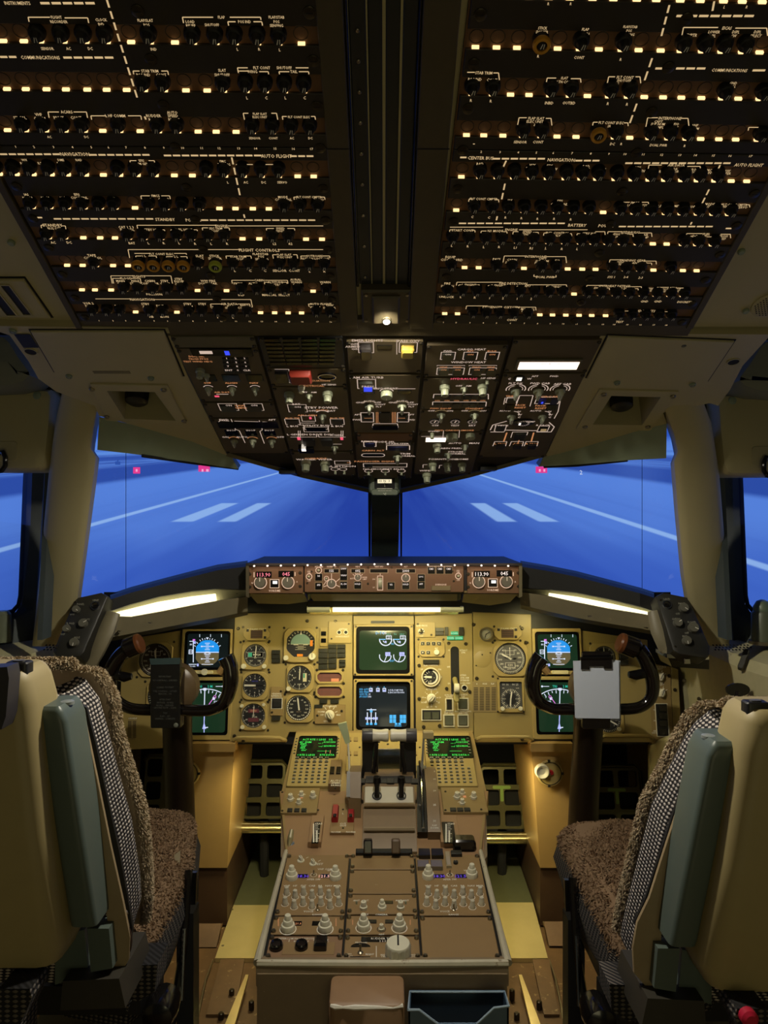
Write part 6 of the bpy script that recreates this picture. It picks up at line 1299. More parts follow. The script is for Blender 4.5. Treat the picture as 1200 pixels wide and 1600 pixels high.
for u in (602.5, 624.5):
 As(M, u, 999, 9.5, 85, 275, 1.6, E_W); Ls(M, [(u - 10, 999), (u, 999)], 1.3, E_CY); Bl(M, u + 5, 996, 9, 6, 1, E_W); T(M, '23', u + 5, 996, 3.6, E_W); Bx(M, u, 1003, 3, 3, E_WB); Ls(M, [(u - 4, 1001), (u - 2, 1004)], 1, E_W); T(M, '5', u + 1, 1004, 2.6, E_W)
 As(M, u - .5, 1025, 9, 85, 285, 1.4, E_W); Ls(M, [(u + 3, 1021), (u - 2, 1034)], 1.1, E_W); Bx(M, u + 3.5, 1022, 8, 6, E_WB); T(M, '396', u + 3.5, 1022, 2.6, FACE_B)
T(M, 'N1', 613.5, 1006, 3.2, E_CY); T(M, 'EGT', 613, 1032.5, 3, E_CY); M.h = .006; M.screws([(556, 979), (643, 979), (555, 1054), (643, 1054)], .0032); M.done()
M = screen('engine_display', 'lower engine screen with cyan text and a cyan aircraft control diagram', (552, 1061, 646, 1144), (556, 1065, 641, 1141), (560, 1071, 637, 1137), FACE_B)
for i, (s, x) in enumerate((('HYD QTY', ''), ('HYD PRES', ''), ('OXY PR', ' 15'), ('APU EGT', '340'))): T(M, s, 568 if i < 3 else 567, 1077.5 + i * 3.7, 2.9, E_CY); x and T(M, x, 577.5, 1077.5 + i * 3.7, 2.9, E_W)
for u, s in ((579.5, '.98'), (590.5, '.00'), (600.5, '.95')): Bl(M, u, 1078, 5.5, 6, 1, E_W); Bx(M, u, 1079.5, 5, 3, E_WB); T(M, s, u, 1076.5, 2.4, E_W); T(M, 'LCR'[[579.5, 590.5, 600.5].index(u)], u, 1073.6, 2.4, E_CY)
T(M, 'R FUEL PUMP FWD', 618.5, 1078.4, 2.6, E_W, .8); T(M, 'R ENG SHUTDOWN', 619, 1082, 2.6, E_W, .8)
for u in (574, 580, 587): Ls(M, [(u, 1113 if u != 580 else 1107), (u, 1130)], 1.5, E_W); Bx(M, u, 1131, 4, 3.4, E_CY)
Ls(M, [(573, 1109), (588, 1109)], 1.4, E_W); Bx(M, 580, 1111, 4, 4, E_CY); Ls(M, [(571, 1122.5), (590, 1122.5)], 1.6, E_W)
for u in (572, 577, 584, 589): Bx(M, u, 1122.5, 2.4, 4, E_WB)
for u0 in (611, 616.5, 627, 632): Bx(M, u0, 1120, 4.6, 6, E_CY); Bx(M, u0, 1126.5, 4.6, 6, E_CY)
Bx(M, 619, 1131, 4, 3, E_CY); Bx(M, 624.5, 1131, 4, 3, E_CY); T(M, 'BRAKE', 622, 1134, 2.8, E_CY); M.h = .006; M.screws([(556, 1064), (643, 1064)], .0032); M.done()
# --- flight displays
def adi(label, du, bz, sc, ra, fc, mirror=1):
 M = screen('attitude_display', label, bz, sc, ra, fc); cx, cy = du, 1020; k = M.k
 a, b = M.w(cx, cy, M.z); R = 18.3 * k
 def cap(y0, y1):
  pts = []
  for s in range(0, 25): y = y0 + (y1 - y0) * s / 24; pts.append((min(18 * k, math.sqrt(max(0, (20 * k) ** 2 - y * y)) if abs(y) > 9 * k else 18 * k), y))
  return [(a + x, b + y) for x, y in pts] + [(a - x, b + y) for x, y in reversed(pts)]
 M.L.poly(cap(0, 19.5 * k), M.z - .0001, E_SKY); M.L.poly(cap(-19.5 * k, 0), M.z - .0001, E_GRD)
 Ls(M, [(cx - 18, cy - .8), (cx + 18, cy - .8)], 1.1, E_W)
 for dy, w in ((-15, 4), (-12.5, 2.5), (-10, 9), (-7.5, 2.5), (-5, 4), (5, 4), (7.5, 2.5), (9.5, 9), (12, 2.5), (14.5, 4), (18, 9)): Ls(M, [(cx - w, cy + dy), (cx + w, cy + dy)], .9, E_W)
 for s in (-1, 1): Bx(M, cx + 9 * s, cy - 10, 2.2, 2.2, E_W); Bx(M, cx + 9 * s, cy + 9.5, 2.2, 2.2, E_W)
 Bl(M, cx, cy + .5, 7, 5, 1, E_W); Bl(M, cx, cy + 1, 10, 3, .7, E_W)
 for t in (-60, -45, -30, -20, -10, 10, 20, 30, 45, 60): q = math.radians(t); Ls(M, [(cx + 21 * math.sin(q), cy + 1 - 22 * math.cos(q)), (cx + (24 if abs(t) != 10 else 23) * math.sin(q), cy + 1 - (25 if abs(t) != 10 else 24) * math.cos(q))], 1, E_W)
 M.L.poly([M.w(cx - 2.2, cy - 24, M.z), M.w(cx, cy - 20.5, M.z), M.w(cx + 2.2, cy - 24, M.z)][::1], M.z, E_W)
 for dx in (-12, 5, 22): Ls(M, [(cx + dx, cy - 29), (cx + dx, cy - 24.5)], .9, E_W)
 Ls(M, [(cx - 22, cy - 19), (cx - 22, cy + 15)], 1.3, E_W); Ls(M, [(cx - 28, cy - 18), (cx - 22, cy - 18)], 1, E_W); Bx(M, cx - 21, cy - 20, 4, 2.5, E_MAG); T(M, '80', cx - 25.5, cy - 13, 3, E_W); T(M, '60', cx - 26, cy - 1.5, 3.4, E_W); Bl(M, cx - 26, cy - 1.5, 6.6, 7, 1, E_W); Bx(M, cx - 20, cy - 16, 4, 4, E_WB)
 Ls(M, [(cx - 29, cy + 18), (cx - 17, cy + 18)], 1, E_W); T(M, 'G/S 000', cx - 24, cy + 21, 2.6, E_W); Bx(M, cx - 15, cy + 19, 3, 4, E_WB); T(M, 'F', cx + 25, cy + 17, 3, E_WB)
 return M
M = adi('left pilot attitude screen with a blue sky half and white scale marks', 324, (282, 983, 364, 1054), (286, 986, 361, 1047), (289, 989, 358, 1044), FACE_N)
M.knob(320, 1050, 'flat_w', 5, 90); M.h = .006; mb = MB(); mb.rrect(*M.rc(319, 1050.5, 29, 5, .006), .005, .010, mat('pale_handle', (206, 196, 150), .35), r=.004, ch=.001); M.part('dimmer_bar', mb); M.done()
M = adi('right pilot attitude screen with a blue sky half, left of the white notepad', 873, (833, 982, 907, 1054), (837, 987, 905, 1048), (841, 990, 903, 1045), FACE_G2)
M.h = .006; mb = MB(); mb.rrect(*M.rc(875, 1050.5, 26, 6, .006), .005, .010, mat('pale_handle', (206, 196, 150), .35), r=.004, ch=.001); M.part('dimmer_bar', mb); M.done()
def hsi(label, cx, bz, sc, ra, s):
 M = screen('navigation_display', label, bz, sc, ra, FACE_G2)
 cy = 1130; R = 52
 As(M, cx, cy, R, -38, 38, 1.3, E_W, 24)
 for t in range(-35, 40, 7): q = math.radians(t); Ls(M, [(cx + R * math.sin(q), cy - R * math.cos(q)), (cx + (R - (5 if t % 2 else 3.5)) * math.sin(q), cy - (R - (5 if t % 2 else 3.5)) * math.cos(q))], 1.1, E_W)
 T(M, '9', cx + s * 22, cy - 41, 4, E_W); T(M, '6', cx - s * 23, cy - 40, 4, E_W)
 T(M, 'TRK 042 M', cx, 1072.5, 4, E_TL); Bx(M, cx, 1072.5, 9, 4.5, FACE_N, .0001); T(M, '042', cx, 1072.5, 4, E_W); Bx(M, cx, 1077, 5, 4, E_W)
 Ls(M, [(cx, 1078), (cx - .8, 1108)], 1.5, E_W); Ls(M, [(cx - .5, 1112), (cx - 1, 1126)], 1.6, E_WB); Ls(M, [(cx - 1, 1126), (cx - 1.2, 1146)], 1.4, E_WB)
 M.L.poly([M.w(cx - 4, 1139, M.z), M.w(cx + 2, 1139, M.z), M.w(cx - 1, 1128, M.z)], M.z, E_WB); Ls(M, [(cx - 1, 1137), (cx + 5, 1136.5)], 1.4, E_W)
 Ls(M, [(cx + s * 4, 1104), (cx + s * 14, 1090)], 1.1, E_MAG); Bx(M, cx + s * 14, 1091.5, 4, 4, E_W); T(M, 'KBFI', cx + s * 18, 1096.5, 3.2, E_W); As(M, cx + s * 15.5, 1089, 2, 0, 360, .8, E_MAG, 10)
 Ls(M, [(cx + s * 17, 1072.5), (cx + s * 28, 1072.5)], .9, E_W); M.L.disc(*M.w(cx + s * 28, 1072.5, M.z), 1.6 * M.k, M.z, E_W, 8)
 M.h = .006; return M
M = hsi('left pilot navigation screen with a white compass arc and track line', 320, (284, 1058, 364, 1156), (288, 1063, 359, 1149), (291, 1066, 355, 1146), 1); M.screws([(288, 1061), (361, 1061)], .0032); M.done()
M = hsi('right pilot navigation screen with a white compass arc, mostly behind the yoke', 875, (833, 1057, 909, 1155), (838, 1062, 905, 1148), (842, 1065, 902, 1145), -1); M.screws([(837, 1060), (904, 1060)], .0032); M.done()
for label, c in (('black slot under the left navigation screen', (326, 1159)), ('black slot under the right navigation screen', (868, 1157))):
 fr = FMAIN.sub(*c); mb = MB(); mb.rrect(0, 0, .12, .010, -.006, -.003, BLACKM); tag(obj('slot', mb, None, fr.M), label, 'slot')
# --- left pilot airspeed and neighbours
def bigspeed(label, u, v, rpx, bz, dm, digits, ang):
 M, a, b, r = gauge('airspeed_indicator', label, u, v, rpx, bz[2] - bz[0], bz[3] - bz[1], (bz[0] + bz[2]) / 2, (bz[1] + bz[3]) / 2, 8, dm)
 M.L.ticks(a, b, r * .80, r * .90, 48, .0009, Z0, WHITE, 10, 330).arc(a, b, r * .81, .0010, 10, 330, Z0, WHITE, 40); nums(M, a, b, r * .62, [(0, 0), (32, 60), (58, 80), (84, 100), (110, 120), (136, 140), (160, 160), (186, 200), (212, 240), (238, 280), (264, 300), (298, 350), (324, 400)], .0058)
 M.L.rectline(a, b + r * .36, r * .54, r * .26, .0009, Z0 + .0003, WHITE); M.L.rectline(a, b - r * .4, r * .62, r * .3, .0011, Z0 + .0003, WHITE); M.L.text(digits, a, b - r * .4, .0074, Z0 + .0004, WHITE); M.L.line(a, b + r * .12, a, b + r * .7, .0016, Z0 + .0005, WHITE)
 hand(M, a, b, ang, -.004, r * .62, .0052); hand(M, a, b, ang - 14, -.002, r * .4, .0028, BLACKM); hand(M, a, b, 88, r * .2, r * .42, .004, BLACKM, name='flag')
 for t in (125, 155, 205): mb = MB(); q = math.radians(90 - t); x, y = a + r * .98 * math.cos(q), b + r * .98 * math.sin(q); mb.T = at(x, y, .001, 90 - t); mb.box(-.004, .004, -.002, .002, 0, .002, KNOBW); M.part('speed_bug', mb)
 glassover(M, a, b, r); M.done()
bigspeed('large round airspeed indicator half hidden behind the left checklist holder', 243, 1031, 25.5, (215, 1003, 271, 1058), mat('dial_brown', (46, 30, 22), .5), '030', 355)
bigspeed('large grey airspeed indicator right of the gear lever, with a white needle', 797, 1029, 24.5, (771, 1004, 823, 1057), mat('dial_mid_grey', (96, 94, 90), .5), '030', 298)
M, a, b, r = gauge('radio_compass', 'round dial mostly hidden behind the left checklist holder, below the airspeed indicator', 252, 1088, 21, 48, 46); M.L.ticks(a, b, r * .8, r * .93, 36, .001, Z0, WHITE); nums(M, a, b, r * .62, [(i * 30, i * 3 or 36) for i in range(12)], .005); hand(M, a, b, 300, -r * .6, r * .75, .002); glassover(M, a, b, r); M.done()
def placard(label, u0, v0, u1, v1, ncol, nrow, dark):
 M = Mod('placard', label, 'placard', FMAIN, ((u0 + u1) / 2, (v0 + v1) / 2)); M.h = -.002; M.button((u0 + u1) / 2, (v0 + v1) / 2, u1 - u0, v1 - v0, mat('placard_tan', (140, 122, 78), .5), .0012, 'plate')
 M.h = -.0006
 for i in range(ncol):
  for j in range(nrow):
   u = u0 + (i + .5) * (u1 - u0) / ncol; v = v0 + (v1 - v0) * .18 + (j + .5) * (v1 - v0) * .76 / nrow
   c = M.rc(u, v, (u1 - u0) / ncol * .72, (v1 - v0) * .76 / nrow * .55, M.h); M.L.poly(rr(*c), M.h + .0003, dark)
 for i, s in enumerate(('A', 'IN HG', 'FLAP')): M.txt(s, u0 + (i + .5) * (u1 - u0) / 3, v0 + (v1 - v0) * .07, 2.6, WHITE, .7)
 M.done()
placard('printed conversion table plate right of the landing gear lever', 739, 1065, 776, 1113, 4, 14, mat('placard_dark', (62, 52, 34), .6))
placard('small printed table behind the left yoke near the seat', 199, 1120, 214, 1155, 2, 12, mat('placard_dark', (62, 52, 34), .6))
# --- board right of the engine screens
M = Mod('toggle_module', 'tan plate with a chrome toggle switch right of the upper engine screen', 'switch panel', FMAIN, (665, 985)); M.plate(650, 972, 680, 996, MAIN2, .003); a, b = M.w(658, 987); mb = MB(); mb.ring(a, b, .0092, .0068, .003, .0055, CHROME, 20); mb.disc(a, b, .0068, .0042, BLACKG, 16); M.part('toggle_collar', mb); M.knob(658, 986.5, 'toggle', 3.2, 0, 'toggle'); M.txt('GND PROX', 659, 977.5, 2.8, WHITE).txt('OFF', 659, 994, 2.2, WHITE); M.screws([(653, 975), (674, 992)], .0034); M.done()
E_GRN = emat('green_annunciator', (30, 190, 120), .75); E_GRN2 = emat('green_annunciator_text', (190, 255, 220), .95)
M = Mod('annunciator_lights', 'grey lights with three glowing green gear lights at the top right', 'warning lights', FMAIN, (702, 989)); M.h = -.002
for x in ((686.5, 984, 13, 6), (686.5, 990, 13, 5.6), (697.5, 986.5, 5, 13), (720.5, 986.5, 7, 13)): M.button(*x, ANN, .008, 'lens', r=.0006)
for u, v, w in ((710, 989.5, 11), (704, 997, 11), (717, 997, 12)): M.button(u, v, w, 5.8, E_GRN, .007, 'lens', 'glowing green lens', r=.0006); M.txt('DOWN', u, v, 2.6, E_GRN2, z=.0058)
M.done()
M = Mod('select_module', 'octagonal tan module with six small square keys and a cream knob', 'control panel', FMAIN, (674, 1013)); M.h = .004; mb = MB(); mb.prism(octo(*M.rc(674, 1013, 42, 27), 6 * M.k), -.002, .004, MAIN2, ch=.0012); M.part('plate', mb)
for u, v, s in ((660.5, 1005.5, 'L'), (669, 1005.5, 'S'), (677.5, 1005.5, '1'), (686, 1005.5, 'R'), (660.5, 1019.5, 'M'), (669, 1019.5, 'E')): M.button(u, v, 5.4, 5, ANN, .003, 'key'); M.box(u, v, 6, 5.6, .6, WHITE); M.txt(s, u, v, 2.6, WHITE, z=M.h + .0034)
M.knob(682, 1019, 'flat_w', 4.2); M.txt('BRT', 682, 1013, 2.4, WHITE); M.h = -.002; M.screws([(654, 999), (693, 999), (654, 1026), (693, 1026)], .0034); M.done()
annun('long blank grey light under the octagonal key module', [(673.5, 1034, 25, 6.5)])
M, a, b, r = gauge('flap_indicator', 'round flap position dial with a broad white scale, right of the engine screens', 673, 1058, 12.2, 29, 29, cut=10, scr=False); mb = MB(); mb.ring(a, b, r * 1.16, r * 1.04, .0055, .008, KNOBW, 30); M.part('ring', mb)
M.L.arc(a, b, r * .8, r * .2, 20, 200, Z0, WHITE, 24).ticks(a, b, r * .55, r * .9, 8, .0012, Z0, WHITE, -180, -20); nums(M, a, b, r * .45, [(30, 1), (100, 5), (180, 20)], .0034); hand(M, a, b, 272, -.003, r * .85, .0055); glassover(M, a, b, r)
for s, u, v in (('UP', 659, 1046), ('FLAP POSITION', 673, 1039.5), ('DN', 687, 1046), ('5', 690, 1058), ('15', 686, 1070)): M.txt(s, u, v, 2.6, WHITE, z=0)
M.done()
M = Mod('alternate_flap_knob', 'cream pointer knob with radiating numbers under the flap dial', 'knob', FMAIN, (674, 1092)); M.h = -.0015; M.knob(674, 1091, 'point_w', 7.2, 222)
for i, t in enumerate((-120, -85, -45, 0, 45, 85, 120, 180)): q = math.radians(t); M.ln([(674 + 8.4 * math.sin(q), 1091 - 8.4 * math.cos(q)), (674 + 11 * math.sin(q), 1091 - 11 * math.cos(q))], .8, WHITE); M.txt(('NORM', 'UP', '1', '5', '15', '20', '25', '30')[i], 674 + 13.5 * math.sin(q), 1091 - 13 * math.cos(q), 2.4, WHITE)
M.txt('ALTN FLAPS', 674, 1077, 2.6, WHITE); M.done()
def sq(label, u, v, w, h, cap=ANN, txt=None):
 M = Mod('square_switch', label, 'switch', FMAIN, (u, v)); M.h = .002; c = M.rc(u, v, w, h); i = (c[0], c[1], c[2] - .005, c[3] - .005); mb = MB(); mb.bezel(rr(*c, .001, 2), rr(*i, .001, 2), -.003, .002, -.002, KNOBW, ch=.0005); M.part('frame', mb); mb = MB(); mb.rrect(*i, -.004, -.003, BLACKM); M.part('well', mb); mb = MB(); mb.rrect(i[0], i[1], i[2] - .004, i[3] - .004, -.004, .0035, cap, r=.001, ch=.001); M.part('cap', mb)
 if txt: [M.txt(s, u, v - h / 2 - 5 + 3 * n, 2.3, WHITE, z=0) for n, s in enumerate(txt)]
 M.done()
GLS = mat('switch_cap_smoke', (70, 72, 56), .15)
sq('tall black guarded switch right of the alternate flap knob', 702, 1101, 12, 20, BLACKG, ('ALTN GEAR', 'EXTEND')); sq('square switch with smoked cap beside the gear lever, upper of the pair', 723.5, 1100, 17, 19, GLS, ('GND PROX', 'FLAP')); sq('square switch with smoked cap under the tall guarded switch', 701.5, 1126, 17, 19, GLS, ('GND PROX', 'FLAP OVRD')); sq('square switch with smoked cap, lower right corner by the gear lever', 723.5, 1126, 17, 19, GLS, ('GND PROX/CONFIG', 'GEAR OVRD'))
M = Mod('double_switch', 'wide frame holding two smoked square switches under the alternate flap knob', 'switch', FMAIN, (674, 1117)); M.h = .002; c = M.rc(674, 1117, 31, 18); mb = MB(); mb.bezel(rr(*c, .001, 2), rr(c[0], c[1], c[2] - .005, c[3] - .005, .001, 2), -.003, .002, -.003, KNOBW, ch=.0005); M.part('frame', mb); M.well(674, 1117, 28, 15); M.h = -.002
for u in (667.5, 680.5): M.button(u, 1118, 11, 11, GLS, .006, 'cap')
M.txt('LE', 668, 1104.5, 2.4, WHITE, z=0).txt('TE', 681, 1104.5, 2.4, WHITE, z=0); M.done()
# landing gear lever
M = Mod('landing_gear_lever', 'landing gear lever with a pale wheel knob at the foot of a tall black slot', 'lever', FMAIN, (711, 1048)); M.h = -.002
mb = MB(); c = M.rc(711, 1049, 12, 78); mb.bezel(rr(c[0], c[1], c[2] + .004, c[3] + .004, .012, 4), rr(*c, .011, 4), -.003, .0, -.0015, MAIN2); mb.rrect(*c, -.003, -.0012, DARKV, r=.011, n=4); M.part('slot', mb)
a, b = M.w(711, 1072); mb = MB(); mb.tube([(a, b + .02, -.002), (a, b + .006, .03), (a, b, .055)], [.008, .0065, .006], mat('lever_olive', (150, 138, 84), .4), 10); M.part('arm', mb)
mb = MB(); mb.T = Matrix.Translation((a, b - .004, .055)) @ Matrix.Rotation(math.radians(90), 4, 'Y'); mb.lathe(0, 0, [(.010, -.0075), (.0135, -.006), (.0135, .006), (.010, .0075)], KNOBW, 20, cap0=True); M.part('wheel_knob', mb); mb = MB(); mb.rrect(a, b - .030, .016, .03, .03, .05, mat('lever_olive', (150, 138, 84), .4), r=.006, ch=.003); M.part('grip', mb)
for s, u, v in (('UP', 702, 1016), ('OFF', 701, 1042), ('DN', 702, 1068), ('RETRACT', 724, 1016), ('270K', 724, 1019.5), ('EXTEND', 723, 1055), ('270K-.82M', 726, 1059), ('EXTENDED', 726, 1063)): M.txt(s, u, v, 2.6, WHITE, .85)
M.done()
M = Mod('lock_button', 'round black override button right of the gear lever knob', 'button', FMAIN, (725.5, 1075)); a, b = M.w(725.5, 1075); mb = MB(); mb.ring(a, b, .0098, .007, -.002, .003, KNOBW, 22); M.part('collar', mb); mb = MB(); mb.lathe(a, b, [(.007, -.001), (.007, .001), (.004, .0015)], BLACKG, 16); M.part('button', mb); M.h = 0; M.txt('LOCK OVRD', 727, 1067.5, 2.3, WHITE); M.done()
# board right of that
M, a, b, r = gauge('temperature_gauge', 'small round gauge with bright face at the top of the right tan board', 759.5, 991, 8.4, 21, 21, cut=7, dm=mat('dial_pale', (170, 168, 158), .4), scr=False); mb = MB(); mb.ring(a, b, r * 1.22, r * 1.02, .004, .008, STEEL, 26); M.part('ring', mb); M.L.ticks(a, b, r * .7, r * .92, 20, .001, Z0, DIAL); hand(M, a, b, 60, -.002, r * .8, .002, DIAL); hand(M, a, b, 200, -.002, r * .7, .002, DIAL); glassover(M, a, b, r); M.done()
M = Mod('blanking_disc', 'faint round blanking disc left of the large airspeed indicator', 'plate', FMAIN, (754, 1030)); a, b = M.w(754, 1030); mb = MB(); mb.lathe(a, b, [(.0245, -.002), (.0245, -.0012), (.024, -.001)], MAIN, 30); M.part('disc', mb); M.h = -.001; M.screws([(753.5, 1023), (744, 1040), (766, 1020)], .0022); M.done()
M = Mod('clock', 'square faced clock with a row of digits on top, below the large airspeed indicator', 'clock', FMAIN, (798, 1086)); M.h = .007; c = M.rc(798, 1086, 40, 54); i = M.rc(798, 1086, 34, 42); mb = MB(); mb.bezel(rr(*c, .006, 4), rr(*i, .005, 4), -.002, .007, -.002, MAIN2, ch=.0015); M.part('bezel', mb); mb = MB(); mb.poly(rr(*i, .005, 4), -.0015, DIALG); M.part('dial_face', mb)
a, b = M.w(798, 1092); r = 15.5 * M.k; M.L.ticks(a, b, r * .82, r * .98, 36, .0012, Z0, WHITE).ticks(a, b, r * .7, r * .98, 12, .0018, Z0, WHITE).text('00 16', a - r * .5, b + r * 1.42, .0062, Z0, WHITE).text('00 25', a + r * .5, b + r * 1.42, .0062, Z0, WHITE).text('MIN', a - r * .7, b + r * 1.05, .0026, Z0, WHITE).text('DATE', a + r * .72, b + r * 1.05, .0026, Z0, WHITE); nums(M, a, b, r * .56, [(0, 60), (90, 15), (180, 30), (270, 45)], .004)
mb = MB(); mb.disc(a, b, r * .6, Z0 + .0001, DIAL, 24); M.part('inner_dial', mb); hand(M, a, b, 10, -.002, r * .8, .004); hand(M, a, b, 185, -.002, r * .75, .004)
for u in (785, 813): M.knob(u, 1107, 'flat_w', 3.4, 30)
M.screws([(778, 1060), (818, 1112), (778, 1112)], .003); M.done()
for label, u0, u1, vv in (('tan tubular grab handle under the left tan gauge board', 365, 446, 1153), ('tan tubular grab handle under the right pale tan board', 743, 832, 1152), ('tan tubular grab handle under the board behind the notepad', 935, 1018, 1150)):
 fr = FMAIN.sub((u0 + u1) / 2, vv); mb = MB(); w = (u1 - u0) / 2 * fr.k; mb.tube([(-w, -.008, -.002), (-w + .004, -.004, .014), (-w + .014, .002, .020), (0, .003, .021), (w - .014, .002, .020), (w - .004, -.004, .014), (w, -.008, -.002)], .0055, MAIN2, 10); tag(obj('grab_handle', mb, None, fr.M), label, 'handle')
o = None
mb = MB()
for u, v in ((372, 982), (480, 970), (366, 1150), (524, 971), (380, 1158), (740, 976), (834 - 18, 982), (728, 1006), (701, 1005), (822, 1004), (745, 1060), (816, 1155), (655, 1040), (655, 1092), (698, 1076), (662, 1136), (687, 1134), (734, 1081), (1046, 1056), (1055, 1078)): f2 = FMAIN.sub(u, v); mb.T = f2.M; mb.lathe(0, 0, [(.0055, -.002), (.005, .001), (.0035, .003)], SCREW, 10)
mb.T = None; o = obj('panel_fastener', mb); o['kind'] = 'stuff'; o['label'] = 'small dark fasteners scattered over the tan instrument boards'
# --- right pilot side
M, a, b, r = gauge('altimeter', 'round altimeter peeking out above the white notepad on the right yoke', 944, 1027, 17.5, 42, 43); M.L.ticks(a, b, r * .80, r * .94, 50, .0007, Z0, WHITE).ticks(a, b, r * .72, r * .94, 10, .0014, Z0, WHITE); mb = MB(); mb.rrect(a, b + .002, r * 1.3, r * .4, -.0012, -.0004, BLACKG); M.part('number_window', mb); M.L.rectline(a, b + .002, r * 1.32, r * .42, .0006, -.0003, WHITE).text('000 20', a, b + .002, .0066, -.0002, WHITE); hand(M, a, b, 0, -.006, r * .84, .0022); glassover(M, a, b, r); M.done()
annun('pair of blank grey lights between the right altimeter and the right yoke horn', [(974, 1026, 13, 8), (974, 1035, 13, 8)])
M, a, b, r = gauge('vertical_speed_indicator', 'round dial just visible under the clipboard of the right yoke', 951, 1125, 19, 44, 44); M.L.ticks(a, b, r * .8, r * .95, 40, .0012, Z0, WHITE); nums(M, a, b, r * .6, [(i * 45, i) for i in range(8)], .005); hand(M, a, b, 120, -.003, r * .85, .004); M.knob(967, 1139, 'flat_w', 3.2); M.screws([(968, 1137)], .003); glassover(M, a, b, r); M.done()
for lab, u, v, a in (('upper of the two cream knobs on the narrow board near the right seat', 1031, 1058, 30), ('lower of the two cream knobs on the narrow board near the right seat', 1033, 1083, 20)):
 M = Mod('selector_knob', lab, 'knob', FMAIN, (u, v)); M.h = -.0015; M.knob(u, v, 'point_w', 6.8, a)
 for t in (-60, -20, 20, 60): q = math.radians(t); M.ln([(u + 8 * math.sin(q), v - 8 * math.cos(q)), (u + 11 * math.sin(q), v - 11 * math.cos(q))], .9, WHITE)
 M.txt('NAV SOURCE' if v < 1070 else 'RDMI', u, v - 16, 2.6, WHITE).txt('SELECT', u, v - 13, 2.4, WHITE); M.done()
M = Mod('rocker_column', 'column of four black rocker switches in a pale frame near the right seat', 'switch', FMAIN, (1034, 1125)); M.h = .002; c = M.rc(1034.5, 1125, 16, 52); mb = MB(); mb.bezel(rr(*c, .001, 2), rr(c[0], c[1], c[2] - .004, c[3] - .004, .001, 2), -.003, .002, -.002, KNOBW); M.part('frame', mb); M.well(1034.5, 1125, 14, 50, BLACKM); M.h = -.001
for v in (1106, 1118, 1130, 1143): M.button(1034.5, v, 12, 10, BLACKG, .009, 'rocker')
for s, v in (('ON', 1109), ('IN', 1126), ('AIR', 1142), ('DATA', 1145)): M.txt(s, 1023, v, 2.6, WHITE)
M.done()
# ================================================================ centre pedestal
def loc(p): return P(*p)
mb = MB()
# body: outline walls from the aft end to the screens
prof = [(1.40, 398, 796, 1512), (1.75, 441, 757, 1338), (1.76, 436, 764, 1330), (2.00, 437, 762, 1234), (2.30, 462, 738, 1146)]
rows = []
for y, ul, ur, v in prof:
 k = y / F; z = 1.35 - (v - 800) * k; xl, xr = (ul - 600) * k + .004, (ur - 600) * k - .004
 rows.append([V(xl, y, .1), V(xl, y, z - .012), V(xr, y, z - .012), V(xr, y, .1)])
mb.loft(rows, PEDW, cap1=True, cap0=False, closed=False); mb.add(rows[0], [(0, 1, 2, 3)], PEDW)
t0 = thing('center_pedestal', 'brown centre pedestal between the seats with a worn pale rim around its top', 'pedestal', V(0, 0, 0)); obj('body', mb, t0)
mb = MB()
zr = 1.35 - (1505 - 800) / F * 1.42
mb.slab([P(400, 1503, 1.405), P(795, 1503, 1.405), P(795, 1541, 1.40), P(400, 1541, 1.40)], V(0, .015, 0), PEDW)
for s in (0, 1):
 e = [(402, 1505, 1.41), (418, 1440, 1.52), (447, 1330, 1.765)] if s == 0 else [(794, 1505, 1.41), (778, 1440, 1.52), (751, 1330, 1.765)]
 mb.tube([P(*p) for p in e], [.008, .006, .005], RIMP, 8)
mb.tube([P(402, 1505, 1.41), P(600, 1506, 1.408), P(794, 1505, 1.41)], .007, RIMP, 8)
o = obj('rim', mb, t0); o['label'] = 'pale worn rim'
for a, b, c, d in ((437, 1236, 446, 1330), (763, 1236, 752, 1330)):
 mb = MB(); q = [P(a, b, 2.0), P(a + (4 if a < 600 else -4), b, 2.0), P(c + (4 if a < 600 else -4), d, 1.76), P(c, d, 1.76)]; mb.slab(q, V(0, 0, -.03), MAIN3); obj('edge_trim', mb, t0)
mb = MB(); q = [FMID.px(u, v) for u, v in [(438, 1234), (762, 1234), (755, 1334), (444, 1334)]][::-1]; mb.prism(q, -.02, -.004, PED); tag(obj('pedestal_deck', mb, None, FMID.M), 'brown sloping deck of the pedestal around the thrust levers', 'panel')
mb = MB(); q = [FFWD.px(u, v) for u, v in [(463, 1140), (738, 1140), (760, 1234), (440, 1234)]][::-1]; mb.prism(q, -.02, -.004, MAIN3); tag(obj('pedestal_deck', mb, None, FFWD.M), 'tan forward deck of the pedestal holding both keypad screens', 'panel')

